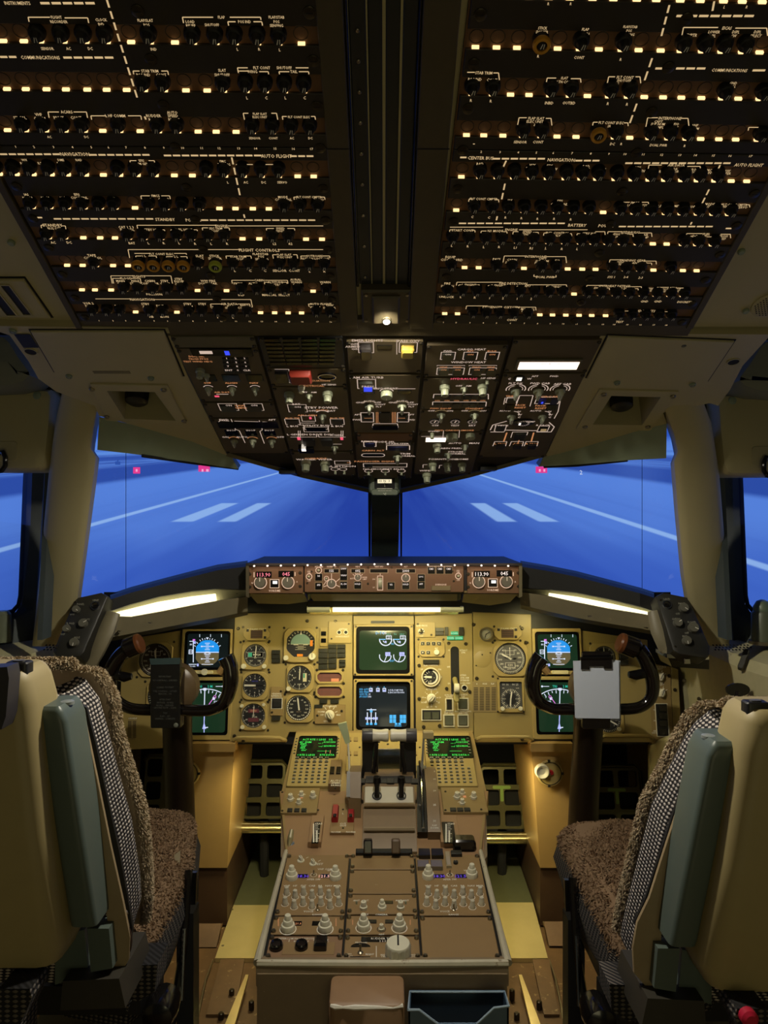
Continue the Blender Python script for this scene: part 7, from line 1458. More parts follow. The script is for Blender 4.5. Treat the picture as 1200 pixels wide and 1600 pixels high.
# keypad display units
SCRK = face('keypad_screen', (10, 16, 10), (4, 16, 8)); E_G1 = emat('keypad_green', (60, 255, 90), 1.0)
for side, uc, vc in (('left', 492, 1190), ('right', 702, 1188)):
 M = Mod('control_display_unit', f'tan keypad unit with a green text screen, on the {side} of the thrust levers', 'keypad', FFWD, (uc, vc)); M.h = .006
 X = .0655
 mb = MB(); y1 = M.w(uc, 1147)[1]; y0 = M.w(uc, 1231)[1]; cx = 0 if True else 0
 mb.rrect(cx, (y0 + y1) / 2, 2 * X, y1 - y0, -.01, .006, MAIN2, r=.003, ch=.001); M.part('plate', mb)
 sv = lambda u, v: M.w(uc + (u - uc), v, M.h)
 c = M.rc(uc + (3 if side == 'left' else 0), 1167.5, 62, 32, .006); mb = MB(); mb.bezel(rr(c[0], c[1], c[2] + .008, c[3] + .008, .008, 3), rr(*c, .007, 3), .005, .008, .0055, BLACKG, ch=.0008); M.part('bezel', mb)
 mb = MB(); mb.rrect(*c, .0058, .0062, SCRK, r=.006); M.part('screen', mb); x0 = uc + (3 if side == 'left' else 0)
 for s, du, dv in (('ACT RTE 1 LEGS', -4, -12), ('1/2', 22, -12), ('042° 3NM', -19, -8), ('KBFI', -21, -5), ('--- /', 6, -6.5), ('310/1350', 20, -8), ('068°', -20, -2), ('SEA', -22, 1), ('---/', 6, -1.5), ('250/4000', 20, -2), ('056°', -20, 4.5), ('------------', 10, 6), ('< RTE 2 LEGS', -17, 12), ('RTE DATA >', 18, 12)): M.txt(s, x0 + du, 1167.5 + dv, 2.6, E_G1, .85, z=.0066)
 if side == 'left':
  for du in (14, 21): M.glow(x0 + du, 1175, 1.6, 5, E_LEGO, .006)
 KEY = MB(); KEY.rrect(0, 0, .0078, .0058, 0, .003, BLACKM, r=.0008, ch=.0006); KEY.rectline(0, 0, .0070, .0050, .0005, .0031, KNOBW); KM = KEY.mesh('key')
 for s in (-1, 1):
  for j in range(6): obj('line_key', KM, M.t, Matrix.Translation((s * (X - .006), M.w(uc, 1157 + j * 4.6)[1], .006)) @ Matrix.Scale(.7, 4))
 n = 0
 for j in range(8):
  for i in range(7):
   if j < 3 and i == 6: continue
   if j == 7 and i > 6: continue
   x = -.049 + i * .0163; y = M.w(uc, 1188 + j * 5.3)[1]; obj('key', KM, M.t, Matrix.Translation((x, y, .006)) @ Matrix.Scale(1.25 if j < 2 else 1.0, 4)); M.L.text('ABCDEFGHIJKLMNOPQRSTUVWXYZ1234567890./+-BCDEFGHIJKLMNOPQ'[n], x, y, .0028, .0094, KNOBW); n += 1
 M.done()
 # display control panel below
 ub, vb = (469, 1252) if side == 'left' else (724, 1251)
 M = Mod('display_control', f'small tan control panel with three stubby knobs below the {side} keypad unit', 'control panel', FMID, (ub, vb)); M.h = .004; w = 61; M.plate(ub - 31, vb - 19, ub + 31, vb + 20, MAIN3, .004)
 ks = ((454, 1246), (471, 1240), (467, 1252), (489, 1242)) if side == 'left' else ((714, 1243), (722, 1237), (722, 1252), (740, 1243))
 for i, (u, v) in enumerate(ks): M.knob(u, v + 4, 'cyl_w', 5 if i in (0, 3) else 4.2); M.arc(u, v + 4, 7, -60, 60, .8, WHITE)
 for u in (-16, -5, 6): M.button(ub + u, vb + 15, 9, 5, ANN, .004, 'key')
 M.glow(ub + 2, vb - 6, 4, 3, E_LEGO); M.screws([(ub - 28, vb - 14), (ub + 28, vb + 14), (ub - 28, vb + 15)], .003); M.done()
# thrust quadrant
mb = MB(); QB = mat('quadrant_brown', (116, 94, 64), .45, noise=.1)
def wedge(pts, dx, m, mb):  # side profile (y,z) extruded between x limits
 a = [V(dx[0], y, z) for y, z in pts]; mb.slab(a, V(dx[1] - dx[0], 0, 0), m)
zf = lambda v, y: 1.35 - (v - 800) / F * y
wedge([(1.76, .50), (1.76, zf(1334, 1.76) + .005), (1.80, zf(1298, 1.80)), (1.86, zf(1258, 1.86)), (1.93, zf(1212, 1.93)), (2.08, zf(1200, 2.08)), (2.1, .55)], (-.050, .076), QB, mb)
t = thing('thrust_quadrant', 'brown thrust lever quadrant with a metal plate in the middle of the pedestal', 'throttle quadrant', V(0, 0, 0)); obj('body', mb, t)
FQ = plane_two(1212, 1.93, 1258, 1.86)
fr = FQ.sub(608, 1245); mb = MB(); mb.rrect(0, 0, 76 * fr.k, .055, -.002, .003, mat('plate_silver', (190, 184, 168), .35, .25, noise=.1), r=.003, ch=.001); M2 = fr.M; obj('metal_plate', mb, t, fr.M)['label'] = 'shiny worn metal plate'
mb = MB(); fr2 = FQ.sub(608, 1219); mb.rrect(0, 0, 74 * fr2.k, .020, -.002, .003, BLACKM, r=.003); obj('lever_slot', mb, t, fr2.M)
for u in (565, 610, 648): mb = MB(); f3 = FQ.sub(u, 1222); mb.rrect(0, 0, .018, .014, 0, .006, BLACKM, ch=.001); obj('gate_block', mb, t, f3.M)
mb = MB(); mb.tube([P(569, 1258, 1.853), P(648, 1258, 1.853)], .006, QB, 8); mb.tube([P(569, 1296, 1.798), P(648, 1296, 1.798)], .006, PEDW, 8); obj('ledge', mb, t)
GRIP = mat('grip_grey', (206, 200, 182), .35); GRIPD = mat('grip_charcoal', (66, 64, 68), .35)
for s, lab in ((-1, 'left'), (1, 'right')):
 c = P(608.5, 1149, 1.98); kk = 1.98 / F
 t2 = thing('thrust_lever', f'{lab} thrust lever with a waisted pale grey grip on a black arm', 'lever', c)
 mb = MB(); R = Matrix.Rotation(math.radians(90 * s), 4, 'Y'); mb.T = R
 mb.lathe(0, 0, [(.010, .0015), (.0155, .003), (.0165, .010), (.0145, .021), (.0150, .034), (.0165, .043)], GRIP, 20, cap0=True); obj('grip', mb, t2)
 mb = MB(); mb.T = R; mb.lathe(0, 0, [(.0165, .043), (.0175, .044), (.0175, .066), (.0160, .0705)], GRIPD, 20); obj('end_cap', mb, t2)['label'] = 'dark grey end cap'
 mb = MB(); q = [P(608 + s * 17, 1155, 1.985) - c, P(608 + s * 42, 1155, 1.985) - c, P(608 + s * 42, 1216, 2.0) - c, P(608 + s * 17, 1216, 2.0) - c]; mb.slab(q, V(0, .03, 0), BLACKM); obj('arm', mb, t2)
 mb = MB(); mb.tube([P(608 + s * 20, 1162, 1.96) - c, P(608 + s * 24, 1208, 1.95) - c], .006, BLACKG, 8); obj('reverse_lever', mb, t2)
 f3 = FQ.sub(608 + s * 19, 1245); t3 = thing('fuel_switch', f'{lab} black fuel cutoff knob standing on the metal plate below the thrust levers', 'switch', f3.M)
 mb = MB(); mb.ring(0, 0, .012, .009, .003, .006, BLACKM, 18); mb.tube([(0, -.001, .003), (0, .012, .022), (0, .020, .030)], [.007, .006, .009], BLACKG, 12); obj('knob', mb, t3); mb = MB(); mb.tube([(0, .020, .03), (0, .026, .042)], [.0105, .0085], BLACKG, 12); obj('cap', mb, t3)
mb = MB(); mb.slab([P(591, 1172, 2.12), P(626, 1172, 2.12), P(626, 1203, 2.06), P(591, 1203, 2.06)], V(0, .01, 0), DARKGL); tag(obj('display_window', mb), 'dark glossy window between the two thrust lever arms', 'window')
for u0, u1, lab in ((540, 566, 'left'), (632, 660, 'right')):
 M = Mod('select_module', f'tan strip of small keys just {lab} of the thrust lever grips', 'control panel', FFWD, ((u0 + u1) / 2, 1172)); M.plate(u0, 1146, u1, 1206, MAIN2, .003)
 for v in (1156, 1178):
  for du in (6, 16): M.button(u0 + du, v, 7, 6, MAIN3, .004, 'key')
 M.screws([(u0 + 4, 1168), (u1 - 4, 1168)], .003); M.done()
M = Mod('select_module', 'tan strip with small keys behind the thrust levers', 'control panel', FFWD, (609, 1168)); M.plate(585, 1152, 632, 1178, MAIN2, .002)
for u in (597, 609, 621): M.button(u, 1173, 8, 4, MAIN3, .004, 'key')
M.screws([(592, 1160), (606, 1163), (620, 1158)], .0034); M.done()
# speed brake lever
t = thing('speedbrake_lever', 'pale green paddle lever leaning left of the thrust levers in a grey slot', 'lever', V(0, 0, 0))
PALEG = mat('paddle_pale_green', (172, 182, 140), .4)
mb = MB(); mb.slab([P(528, 1132, 2.0), P(541, 1129, 2.0), P(547, 1160, 2.0), P(540, 1163, 2.0)], V(0, .012, 0), PALEG); obj('paddle', mb, t)
mb = MB(); mb.tube([P(544, 1160, 2.005), P(546, 1200, 1.98), P(545, 1250, 1.905)], .0045, GRIP, 8, flat=(.6, 1)); obj('arm', mb, t)
mb = MB(); wedge([(1.885, zf(1247, 1.885)), (1.92, zf(1206, 1.92)), (2.02, zf(1196, 2.02)), (2.05, .56), (1.89, .56)], (-.087, -.057), QB, mb); obj('guide', mb, t)
mb = MB(); mb.slab([P(541, 1246, 1.884), P(547, 1246, 1.884), P(547, 1206, 1.918), P(542, 1206, 1.918)], V(0, -.002, .002), mat('slot_silver', (104, 100, 88), .35)); obj('slot', mb, t)
M = Mod('brake_switch_block', 'small brown block with two black rockers and lettering, left of the speedbrake lever', 'switch', FMID, (524, 1216)); M.h = .02; mb = MB(); mb.rrect(*M.rc(524, 1216, 22, 38), -.004, .02, QB, ch=.001); M.part('block', mb)
for u in (519, 529): M.button(u, 1205, 8, 10, BLACKG, .005, 'rocker')
M.txt('AUTO', 525, 1220, 3, WHITE).txt('SPEED', 525, 1223.5, 2.6, WHITE).txt('BRAKE', 525, 1227, 2.6, WHITE); M.screws([(524, 1232)], .0032); M.done()
M = Mod('cutout_switches', 'brown plate with two dark red guarded cutout switches', 'switch', FMID, (536, 1279)); M.plate(515, 1257, 555, 1303, PED2, .004)
for u in (524, 548.5):
 mb = MB(); a, b = M.w(u, 1275, .004); mb.loft([[(a + x, b + y, z) for x, y in rr(0, 0, w, .05, .002, 2)] for w, z in ((.016, .004), (.016, .014), (.012, .019))], REDP); M.part('red_guard', mb, 'dark red guard'); mb = MB(); mb.rrect(a, b - .020, .008, .010, .01, .022, BLACKG, ch=.001); M.part('tip', mb)
for s, u, v in (('L', 536, 1271), ('CUT', 536, 1287), ('OUT', 536, 1290), ('NORM', 525, 1300), ('NORM', 548, 1300)): M.txt(s, u, v, 2.6, WHITE)
M.screws([(536, 1265), (536, 1294), (563, 1262)], .0026); M.done()
for side, u in (('left', 494), ('right', 701)):
 M = Mod('trim_indicator', f'upright black trim scale with white tape on the {side} of the quadrant', 'indicator', FMID, (u, 1301)); M.h = .012; c = M.rc(u, 1301, 21, 38); mb = MB(); mb.rrect(c[0], c[1], c[2] + .006, c[3] + .01, -.004, .012, PED, ch=.001); M.part('housing', mb); M.button(u, 1301, 15, 33, BLACKG, .0012, 'window')
 for i in range(12): M.ln([(u - 2, 1288 + i * 2.4), (u + (3 if i % 3 else 5), 1288 + i * 2.4)], .8, WHITE, M.h + .0016)
 M.ln([(u - 4, 1287), (u - 4, 1316)], 2, WHITE, M.h + .0016).ln([(u + 1, 1298), (u + 1, 1316)], 1.6, WHITE, M.h + .0016); M.txt('STAB', u + 4, 1287, 2.6, WHITE, z=M.h + .0016); M.done()
# flap lever and scale
t = thing('flap_lever', 'flap lever with a tan block handle beside a curved scale numbered to thirty', 'lever', V(0, 0, 0))
mb = MB(); wedge([(1.80, zf(1300, 1.80)), (1.87, zf(1240, 1.87)), (1.96, zf(1203, 1.96)), (2.03, zf(1198, 2.03)), (2.05, .58), (1.82, .56)], (.103, .133), QB, mb); obj('scale_block', mb, t)
mb = MB(); TS = plane_two(1240, 1.87, 1300, 1.80)
for s, v in (('5', 1206), ('15', 1218), ('20', 1236), ('25', 1258), ('30', 1283), ('FLAP', 1290), ('DOWN', 1294)):
 f3 = (plane_two(1203, 1.96, 1240, 1.87) if v < 1240 else TS).sub(679, v); mb.T = f3.M; mb.text(s, 0, 0, .0052 if len(s) < 3 else .004, .0012, WHITE)
mb.T = None; obj('numerals', mb, t)['kind'] = 'stuff'
mb = MB(); mb.tube([P(662, 1152, 2.0), P(660, 1190, 1.99), P(657, 1215, 1.95)], .005, mat('flap_arm', (120, 118, 112), .35), 8, flat=(.6, 1.4)); obj('arm', mb, t)
mb = MB(); mb.T = Matrix.Translation(P(669, 1147.5, 2.0)); mb.box(-.014, .014, -.008, .012, -.009, .009, mat('flap_handle_tan', (166, 150, 104), .4), ch=.003); obj('handle', mb, t)
mb = MB(); mb.tube([P(656, 1190, 2.0), P(660, 1230, 1.89), P(661, 1294, 1.805)], .004, CHROME, 8); obj('gate_strip', mb, t)
mb = MB(); mb.slab([P(651, 1196, 2.0), P(666, 1196, 2.0), P(667, 1300, 1.806), P(652, 1300, 1.806)], V(0, .008, -.004), BLACKM); obj('track', mb, t)
for v in (1215, 1234, 1256, 1280): mb = MB(); f3 = FMID.sub(658, v); mb.box(-.007, .007, -.003, .003, .02, .028, CHROME, ch=.001); obj('gate', mb, t, Matrix.Translation(f3.en * .012) @ f3.M)
# handles and levers on the lower deck
t = thing('parking_brake_handle', 'small tan oval handle standing at the left edge of the pedestal deck', 'handle', P(455, 1320, 1.80)); c = P(455, 1320, 1.80)
mb = MB(); mb.tube([P(452, 1322, 1.795) - c, P(454, 1309, 1.80) - c, P(456, 1297, 1.81) - c], [.007, .012, .008], mat('handle_tan', (176, 166, 124), .4), 10, flat=(.6, 1.2)); obj('grip', mb, t); mb = MB(); mb.lathe(0, 0, [(.010, -.012), (.010, .002), (.007, .006)], mat('blue_grey', (96, 106, 118), .4), 12); obj('base', mb, t)
t = thing('crank_handle', 'large black block handle at the right edge of the pedestal deck', 'handle', P(725, 1320, 1.78)); c = P(725, 1320, 1.78)
mb = MB(); mb.T = Matrix.Rotation(math.radians(90), 4, 'X'); mb.rrect(0, 0, 36 * 1.78 / F, 20 * 1.78 / F, -.02, .012, BLACKG, r=.008, ch=.004); obj('grip', mb, t); mb = MB(); mb.tube([P(735, 1328, 1.785) - c, P(736, 1352, 1.76) - c], .009, BLACKM, 10); obj('post', mb, t)
t = thing('fuel_lever_gate', 'black slotted gate across the pedestal behind the two fuel levers', 'gate', FMID.sub(600, 1334).M)
fr = FMID.sub(600, 1334); mb = MB(); mb.rrect(0, 0, 88 * fr.k, .014, -.004, .010, BLACKR, ch=.002); obj('gate', mb, t)
for u, m, lab in ((575, BLACKG, 'black fuel lever in the slotted gate below the quadrant'), (618.5, mat('lever_brown', (92, 74, 58), .35), 'brown fuel lever in the slotted gate below the quadrant')):
 c = P(u, 1322, 1.745); t = thing('fuel_lever', lab, 'lever', c); mb = MB(); mb.T = Matrix.Rotation(math.radians(80), 4, 'X'); mb.rrect(0, 0, .020, .030, -.008, .008, m, r=.004, ch=.003); obj('knob', mb, t)
 mb = MB(); mb.slab([V(-.006, .0, -.01), V(.006, 0, -.01), V(.006, .01, -.032), V(-.006, .01, -.032)], V(0, .006, .002), m); obj('shaft', mb, t)
 fr = FPED.sub(u, 1350); mb = MB(); mb.rrect(0, 0, .014, .038, -.004, .0012, DARKGL, r=.003); obj('slot', mb, t, Matrix.Translation(-c) @ fr.M)
# ---- aft panels
def pmod(name, label, x0, x1, v0, v1, m=PED2, cat='control panel', h=.004):
 y = FPED.wp(600, (v0 + v1) / 2).y; M = Mod(name, label, cat, FPED, (600 + (x0 + x1) / 2 * F / y, (v0 + v1) / 2)); ox = M.fr.o.x; b0, b1 = M.w(600, v1)[1], M.w(600, v0)[1]
 mb = MB(); mb.rrect((x0 + x1) / 2 - ox, (b0 + b1) / 2, x1 - x0 - .002, b1 - b0 - .0015, -.006, h, m, r=.002, ch=.0012); M.part('plate', mb); M.h = h
 mb = MB()
 for x in (x0 + .006, x1 - .006):
  for b in (b0 + .008, b1 - .008) if b1 - b0 > .03 else ((b0 + b1) / 2,): mb.lathe(x - ox, b, [(.0045, h), (.0045, h + .003), (.003, h + .0055)], STEEL, 10); mb.line(x - ox - .003, b, x - ox + .003, b, .001, h + .0056, DARKV)
 M.part('fastener', mb, stuff=True); return M
mb = MB(); q = [FPED.px(u, v) for u, v in [(444, 1336), (754, 1336), (793, 1507), (403, 1507)]][::-1]; mb.prism(q, -.03, -.006, BLACKM); tag(obj('pedestal_tray', mb, None, FPED.M), 'dark tray under the radio panels of the pedestal', 'tray')
C1, C2, C3 = (-.2215, -.0785), (-.0760, .0685), (.0710, .2170)
CLEAR = mat('acrylic_clear', (196, 190, 170), .12, spec=.8); E_PUR = emat('purple_digits', (110, 60, 230), .7); E_WR = emat('pink_digits', (255, 190, 170), .9)
def audio(M, u0, u1, lit):
 M.L.T = None
 ks = [(456, 1372), (524, 1372)] if lit == 'l' else [(669, 1371), (737, 1369)]
 for u, v in ks: M.knob(u, v, 'twin_w', 9.5)
 uc = (ks[0][0] + ks[1][0]) / 2
 for du, m in ((-18, E_PUR), (19, E_WR if lit == 'l' else E_PUR)): M.button(uc + du, 1369, 18, 6, BLACKG, .001, 'display_window'); M.txt('118.30' if du < 0 else '121.50', uc + du, 1369, 4.2, m, z=M.h + .0016)
 M.knob(uc, 1367, 'toggle', 2.6, 0, 'toggle'); M.arc(uc, 1367, 5, 0, 360, .8, WHITE).txt('XFER SW', uc, 1374, 2.6, WHITE).txt('VHF', uc + 26, 1360, 2.6, WHITE)
 n = 7
 for r_, (v, off) in enumerate(((1393, 0), (1409, -4))):
  for i in range(n):
   f = i / (n - 1); u = u0 + (u1 - u0) * f + off * (1 - 2 * f) * .6; vv = v + (3 if i % 2 else -2)
   a, b = M.w(u, vv + 6, M.h); mb = MB(); mb.lathe(a, b, [(.0058, M.h), (.0058, .012), (.0048, .014), (.0046, .020), (.003, .0215)], CLEAR, 10); M.part('volume_knob', mb); M.arc(u, vv + 6, 5.4, 0, 360, .7, WHITE)
 for i, s in enumerate(('VHF', 'HF', 'FLT', 'CAB', 'PA', 'NAV', 'MKR')): M.txt(s, u0 + (u1 - u0) * i / 6, 1384, 2.8, WHITE)
 M.knob(uc + 6, 1422, 'toggle', 3, 0, 'toggle'); M.txt('VOICE', uc - 8, 1424, 2.8, WHITE).txt('RANGE', uc + 6, 1429, 2.6, WHITE)
M = pmod('audio_panel', 'left radio and audio panel with two tall knobs and rows of clear knobs', *C1, 1338, 1433)
for u, v in ((470, 1345), (489, 1350)): M.knob(u, v, 'point_w', 6, 330); M.ln([(u + 8, v - 4), (u + 12, v - 6)], .8, WHITE)
M.txt('TEST', 498, 1350, 3, WHITE).txt('VHF COMM', 510, 1358, 2.6, WHITE); audio(M, 448, 527, 'l'); M.done()
M = pmod('audio_panel', 'right radio and audio panel with two tall knobs and rows of clear knobs', *C3, 1338, 1433, PED2)
for u, v, m in ((663, 1332, BLACKG), (683, 1332, BLACKG), (661, 1350, mat('clear_cap', (110, 100, 84), .1)), (682, 1350, mat('clear_cap', (110, 100, 84), .1))): M.button(u + 0, v + 5, 17, 11, m, .010, 'square_key')
M.button(713, 1336, 16, 6, BLACKM, .008, 'square_key'); mb = MB(); a, b = M.w(700, 1348); mb.rrect(a, b, .012, .055, .004, .012, mat('clear_tab', (160, 146, 116), .12), ch=.002); M.part('clear_tab', mb); M.knob(712, 1349, 'flat_b', 4); audio(M, 669, 750, 'r'); M.done()
M = pmod('blank_module', 'plain brown blank panel in the middle of the pedestal', *C2, 1362, 1399); M.txt('- -', 588, 1382, 2, WHITE); M.done()
M = pmod('slot_plate', 'plain brown plate around the fuel lever slots', *C2, 1338, 1361); M.done()
M = pmod('selcal_panel', 'small middle panel with three pale knobs and tiny toggles', *C2, 1400, 1431)
for u, k, r in ((568, 'cyl_w', 6), (597, 'twin_w', 7), (626, 'cyl_w', 6)): M.knob(u, 1420, k, r)
M.button(607, 1410, 14, 5, BLACKG, .001, 'display_window')
for u in (557, 571, 623, 634): M.txt('ANT', u, 1407, 2.6, WHITE); M.knob(u, 1412, 'stub', 1.6, name='toggle')
M.txt('CAMERA', 596, 1429, 2.6, WHITE).txt('TILT', 571, 1429, 2.6, WHITE); M.done()
M = pmod('tuning_panel', 'panel with two big twin knobs at the left of the pedestal', *C1, 1434, 1463)
for u in (450, 508): M.arc(u, 1452, 12.5, 0, 360, 1.2, WHITE); M.knob(u, 1452, 'twin_w', 11)
M.button(465, 1443, 14, 7, BLACKG, .001, 'display_window'); M.button(494, 1443, 14, 7, BLACKG, .001, 'display_window'); M.txt('121.3', 465, 1443, 3, E_LEGO, z=M.h + .0016).ln([(435, 1435), (435, 1447)], .9, E_LEGO).ln([(525, 1435), (525, 1447)], .9, E_LEGO); M.done()
M = pmod('tuning_panel', 'middle panel with two big twin knobs and a small push knob between', *C2, 1433, 1463)
for u in (568, 624): M.arc(u, 1450, 12, 0, 360, 1.2, WHITE); M.knob(u, 1450, 'twin_w', 10.5)
for u in (582, 608): M.button(u, 1440, 13, 6, BLACKG, .001, 'display_window')
M.arc(596, 1452, 6.5, 0, 360, 1.2, BLACKM); M.knob(596, 1453, 'cyl_w', 4.6); M.txt('ADF', 596, 1460, 2.6, WHITE).ln([(551, 1437), (551, 1445)], .9, E_LEGO).ln([(641, 1437), (641, 1445)], .9, E_LEGO); M.done()
M = pmod('jack_module', 'rear left panel with two black round jacks and a black guarded switch', *C1, 1465, 1503, mat('pedestal_panel_pale', (134, 104, 76), .5)); M.button(482, 1482, 84, 20, PED2, .001, 'sub_plate')
for u in (432, 471):
 mb = MB(); a, b = M.w(u, 1481, M.h); mb.lathe(a, b, [(.0125, M.h), (.0125, .012), (.0105, .016), (.008, .013)], BLACKG, 20); M.part('jack', mb); M.txt('PORTABLE' if u > 450 else 'GND', u, 1471, 2.8, WHITE)
mb = MB(); mb.rrect(*M.rc(501, 1479, 22, 17, M.h), M.h, .02, BLACKG, r=.003, ch=.004); M.part('switch_guard', mb); M.txt('COMMON', 501, 1468.5, 2.8, WHITE).txt('INTERCOM FAULT DISCONNECT', 470, 1466.5, 2.6, WHITE).ln([(452, 1468), (449, 1486)], 1.1, KNOBW).ln([(513, 1471), (515, 1487)], .9, WHITE); M.done()
M = pmod('rudder_trim_panel', 'rear middle panel with a big fluted trim knob and a black windowed toggle', *C2, 1465, 1503)
M.button(595, 1468, 62, 8, BLACKG, .001, 'display_window'); M.txt('RUDDER TRIM', 598, 1466.5, 3.2, WHITE, z=M.h + .0016).txt('5 0 5', 598, 1470.5, 2.8, WHITE, z=M.h + .0016)
M.knob(622, 1493, 'fluted_w', 20); mb = MB(); a, b = M.w(563, 1487, M.h)
for y, s in ((.012, 1), (-.013, -1)): mb.poly([(a + x * .019, b + y + s * .011 * math.sin(math.acos(max(-1, min(1, x))))) for x in ([1, .9, .7, .4, 0, -.4, -.7, -.9, -1] if s > 0 else [-1, -.9, -.7, -.4, 0, .4, .7, .9, 1])], M.h + .0006, BLACKG)
M.part('scale_window', mb); M.knob(563, 1489, 'toggle', 4.5, 0, 'toggle'); M.ln([(588, 1478), (588, 1503)], 1, WHITE).txt('NOSE', 601, 1492, 2.8, WHITE).txt('LEFT', 601, 1495, 2.8, WHITE).txt('NOSE', 648, 1492, 2.8, WHITE).txt('RIGHT', 648, 1495, 2.8, WHITE).txt('LEFT', 545, 1491, 2.6, WHITE).txt('WING', 545, 1494, 2.6, WHITE).txt('RIGHT', 578, 1491, 2.6, WHITE).txt('AILERON', 564, 1472.5, 2.6, WHITE); M.done()
M = pmod('blank_module', 'large bare brown blank panel at the rear right of the pedestal', *C3, 1435, 1503); M.done()
# things hanging on the rear face
t = thing('pedestal_box', 'brown box with a chipped pale edge fixed to the rear face of the pedestal', 'box', P(573, 1570, 1.33))
c = P(573, 1570, 1.33); k = 1.33 / F; mb = MB(); w = 60 * k
mb.loft([[V(x, y, z + y * .13) for x, y in rr(0, .036, 2 * w, .074, .012, 4)] for z in (-.14, -.006)] + [[V(x, y, z + y * .13) for x, y in rr(0, .036, 2 * w - d, .074 - d, .011, 4)] for z, d in ((-.002, .003), (0, .010))], mat('box_brown', (146, 114, 82), .5, wear=(222, 214, 196), wscale=34, wlo=.69)); obj('body', mb, t)
mb = MB(); mb.tube([V(-w + .004, .004, -.004), V(-w + .012, .0, -.004), V(-w * .62, -.001, -.004), V(-w * .3, -.001, -.004), V(w * .3, -.001, -.004), V(w - .02, -.001, -.005), V(w - .004, .004, -.004)], [.003, .0045, .0022, .0045, .003, .0015, .004], mat('chipped_edge', (226, 220, 204), .6, noise=.2), 6); obj('chipped_edge', mb, t)['label'] = 'chipped pale edge'
t = thing('waste_bin', 'slate blue plastic bin with a notched front hanging behind the pedestal', 'bin', P(716, 1580, 1.33)); c = P(716, 1580, 1.33)
BIN = mat('bin_blue', (98, 120, 140), .35); BINI = mat('bin_blue_inside', (58, 82, 104), .4); E = lambda u, v, y: P(u, v, y) - c
mb = MB(); f0 = [E(638, 1578, 1.31), E(655, 1578, 1.31), E(672, 1592, 1.31), E(684, 1600, 1.31), E(745, 1600, 1.31), E(772, 1575, 1.31), E(795, 1572, 1.31), E(795, 1660, 1.31), E(640, 1660, 1.31)]; mb.slab(f0, V(0, .004, 0), BIN); obj('front', mb, t)
mb = MB(); mb.slab([E(640, 1549, 1.39), E(789, 1549, 1.39), E(789, 1640, 1.39), E(640, 1640, 1.39)], V(0, .004, 0), BINI); mb.slab([E(638, 1578, 1.31), E(640, 1549, 1.39), E(640, 1640, 1.39), E(638, 1640, 1.31)], V(.003, 0, 0), BINI); mb.slab([E(795, 1572, 1.31), E(789, 1549, 1.39), E(789, 1640, 1.39), E(795, 1640, 1.31)], V(-.003, 0, 0), BINI); obj('walls', mb, t)
mb = MB(); mb.tube([E(638, 1578, 1.31), E(640, 1550, 1.39), E(789, 1550, 1.39), E(795, 1572, 1.31), E(772, 1575, 1.309), E(745, 1600, 1.309)], .0022, mat('bin_rim', (150, 170, 186), .35), 6); mb.tube([E(638, 1578, 1.309), E(655, 1578, 1.309), E(684, 1600, 1.309)], .0022, mat('bin_rim', (150, 170, 186), .35), 6); obj('rim', mb, t)
# ================================================================ control columns, pedals, footwells
YOKE = mat('yoke_brown_black', (17, 12, 9), .16, coat=.5); COLM = mat('column_brown', (30, 22, 15), .4)
AMB = mat('amber_cap', (104, 60, 30), .3)
def yoke(side, hub, bar, horn_in, horn_out, head, col, lab):
 Y = 1.98; c = P(*hub, Y); E = lambda u, v, y=Y: P(u, v, y) - c
 t = thing('control_yoke', lab, 'control yoke', c)
 mb = MB(); mb.tube([E(*p) for p in col], [.042, .040, .042, .05], COLM, 14, flat=(1, .8)); obj('column', mb, t)
 mb = MB(); mb.T = Matrix.Rotation(math.radians(90), 4, 'X'); mb.lathe(0, 0, [(.062, -.05), (.062, -.01), (.05, 0), (.03, .004)], mat('hub_brown', (96, 78, 54), .35), 28, cap0=True); obj('hub', mb, t)
 def sm(pts, n=5):
  q = [V(*p) if len(p) == 3 else p for p in pts]; out = []
  for i in range(len(q) - 1):
   p0, p1, p2, p3 = q[max(i - 1, 0)], q[i], q[i + 1], q[min(i + 2, len(q) - 1)]
   for j in range(n):
    s = j / n; out.append(.5 * ((2 * p1) + (p2 - p0) * s + (2 * p0 - 5 * p1 + 4 * p2 - p3) * s * s + (3 * p1 - p0 - 3 * p2 + p3) * s ** 3))
  out.append(q[-1]); return out
 A = [E(*p) for p in horn_in]; B = [E(*p) for p in horn_out]
 pa = sm(A); mb = MB(); mb.tube(pa, [.0145 + .0065 * min(1, max(0, (i / len(pa) - .38) * 3)) for i in range(len(pa))], YOKE, 14); obj('inner_horn', mb, t)
 pb = sm(B); mb = MB(); mb.tube(pb, [.0145 + .005 * min(1, max(0, (i / len(pb) - .4) * 3)) for i in range(len(pb))], YOKE, 14); obj('outer_horn', mb, t)
 s = 1 if side == 'left' else -1
 h0, h1 = E(*head[0]), E(*head[1]); mb = MB(); d = (h1 - h0); mb.tube([h0 - d * .25, h0, h0 + d * .8], [.018, .027, .026], YOKE, 16); obj('grip_head', mb, t)
 mb = MB(); mb.tube([h0 + d * .8, h0 + d * 1.0, h1 + d * .12], [.0265, .0262, .022], AMB, 16); obj('amber_cap', mb, t)['label'] = 'amber end cap'
 tu, tv = head[2]; mb = MB(); mb.tube([E(tu - s * 22, tv - 2), E(tu - s * 8, tv + 1), E(tu + s * 3, tv)], [.012, .013, .008], BLACKG, 10); obj('trigger', mb, t)
 tip = pa[-1]; mb = MB(); mb.tube([tip + V(-.004 * s, -.004, -.028), tip + V(-.016 * s, -.004, -.042)], [.012, .009], mat('tip_tan', (176, 140, 84), .4), 10); obj('thumb_switch', mb, t)
 return t, c
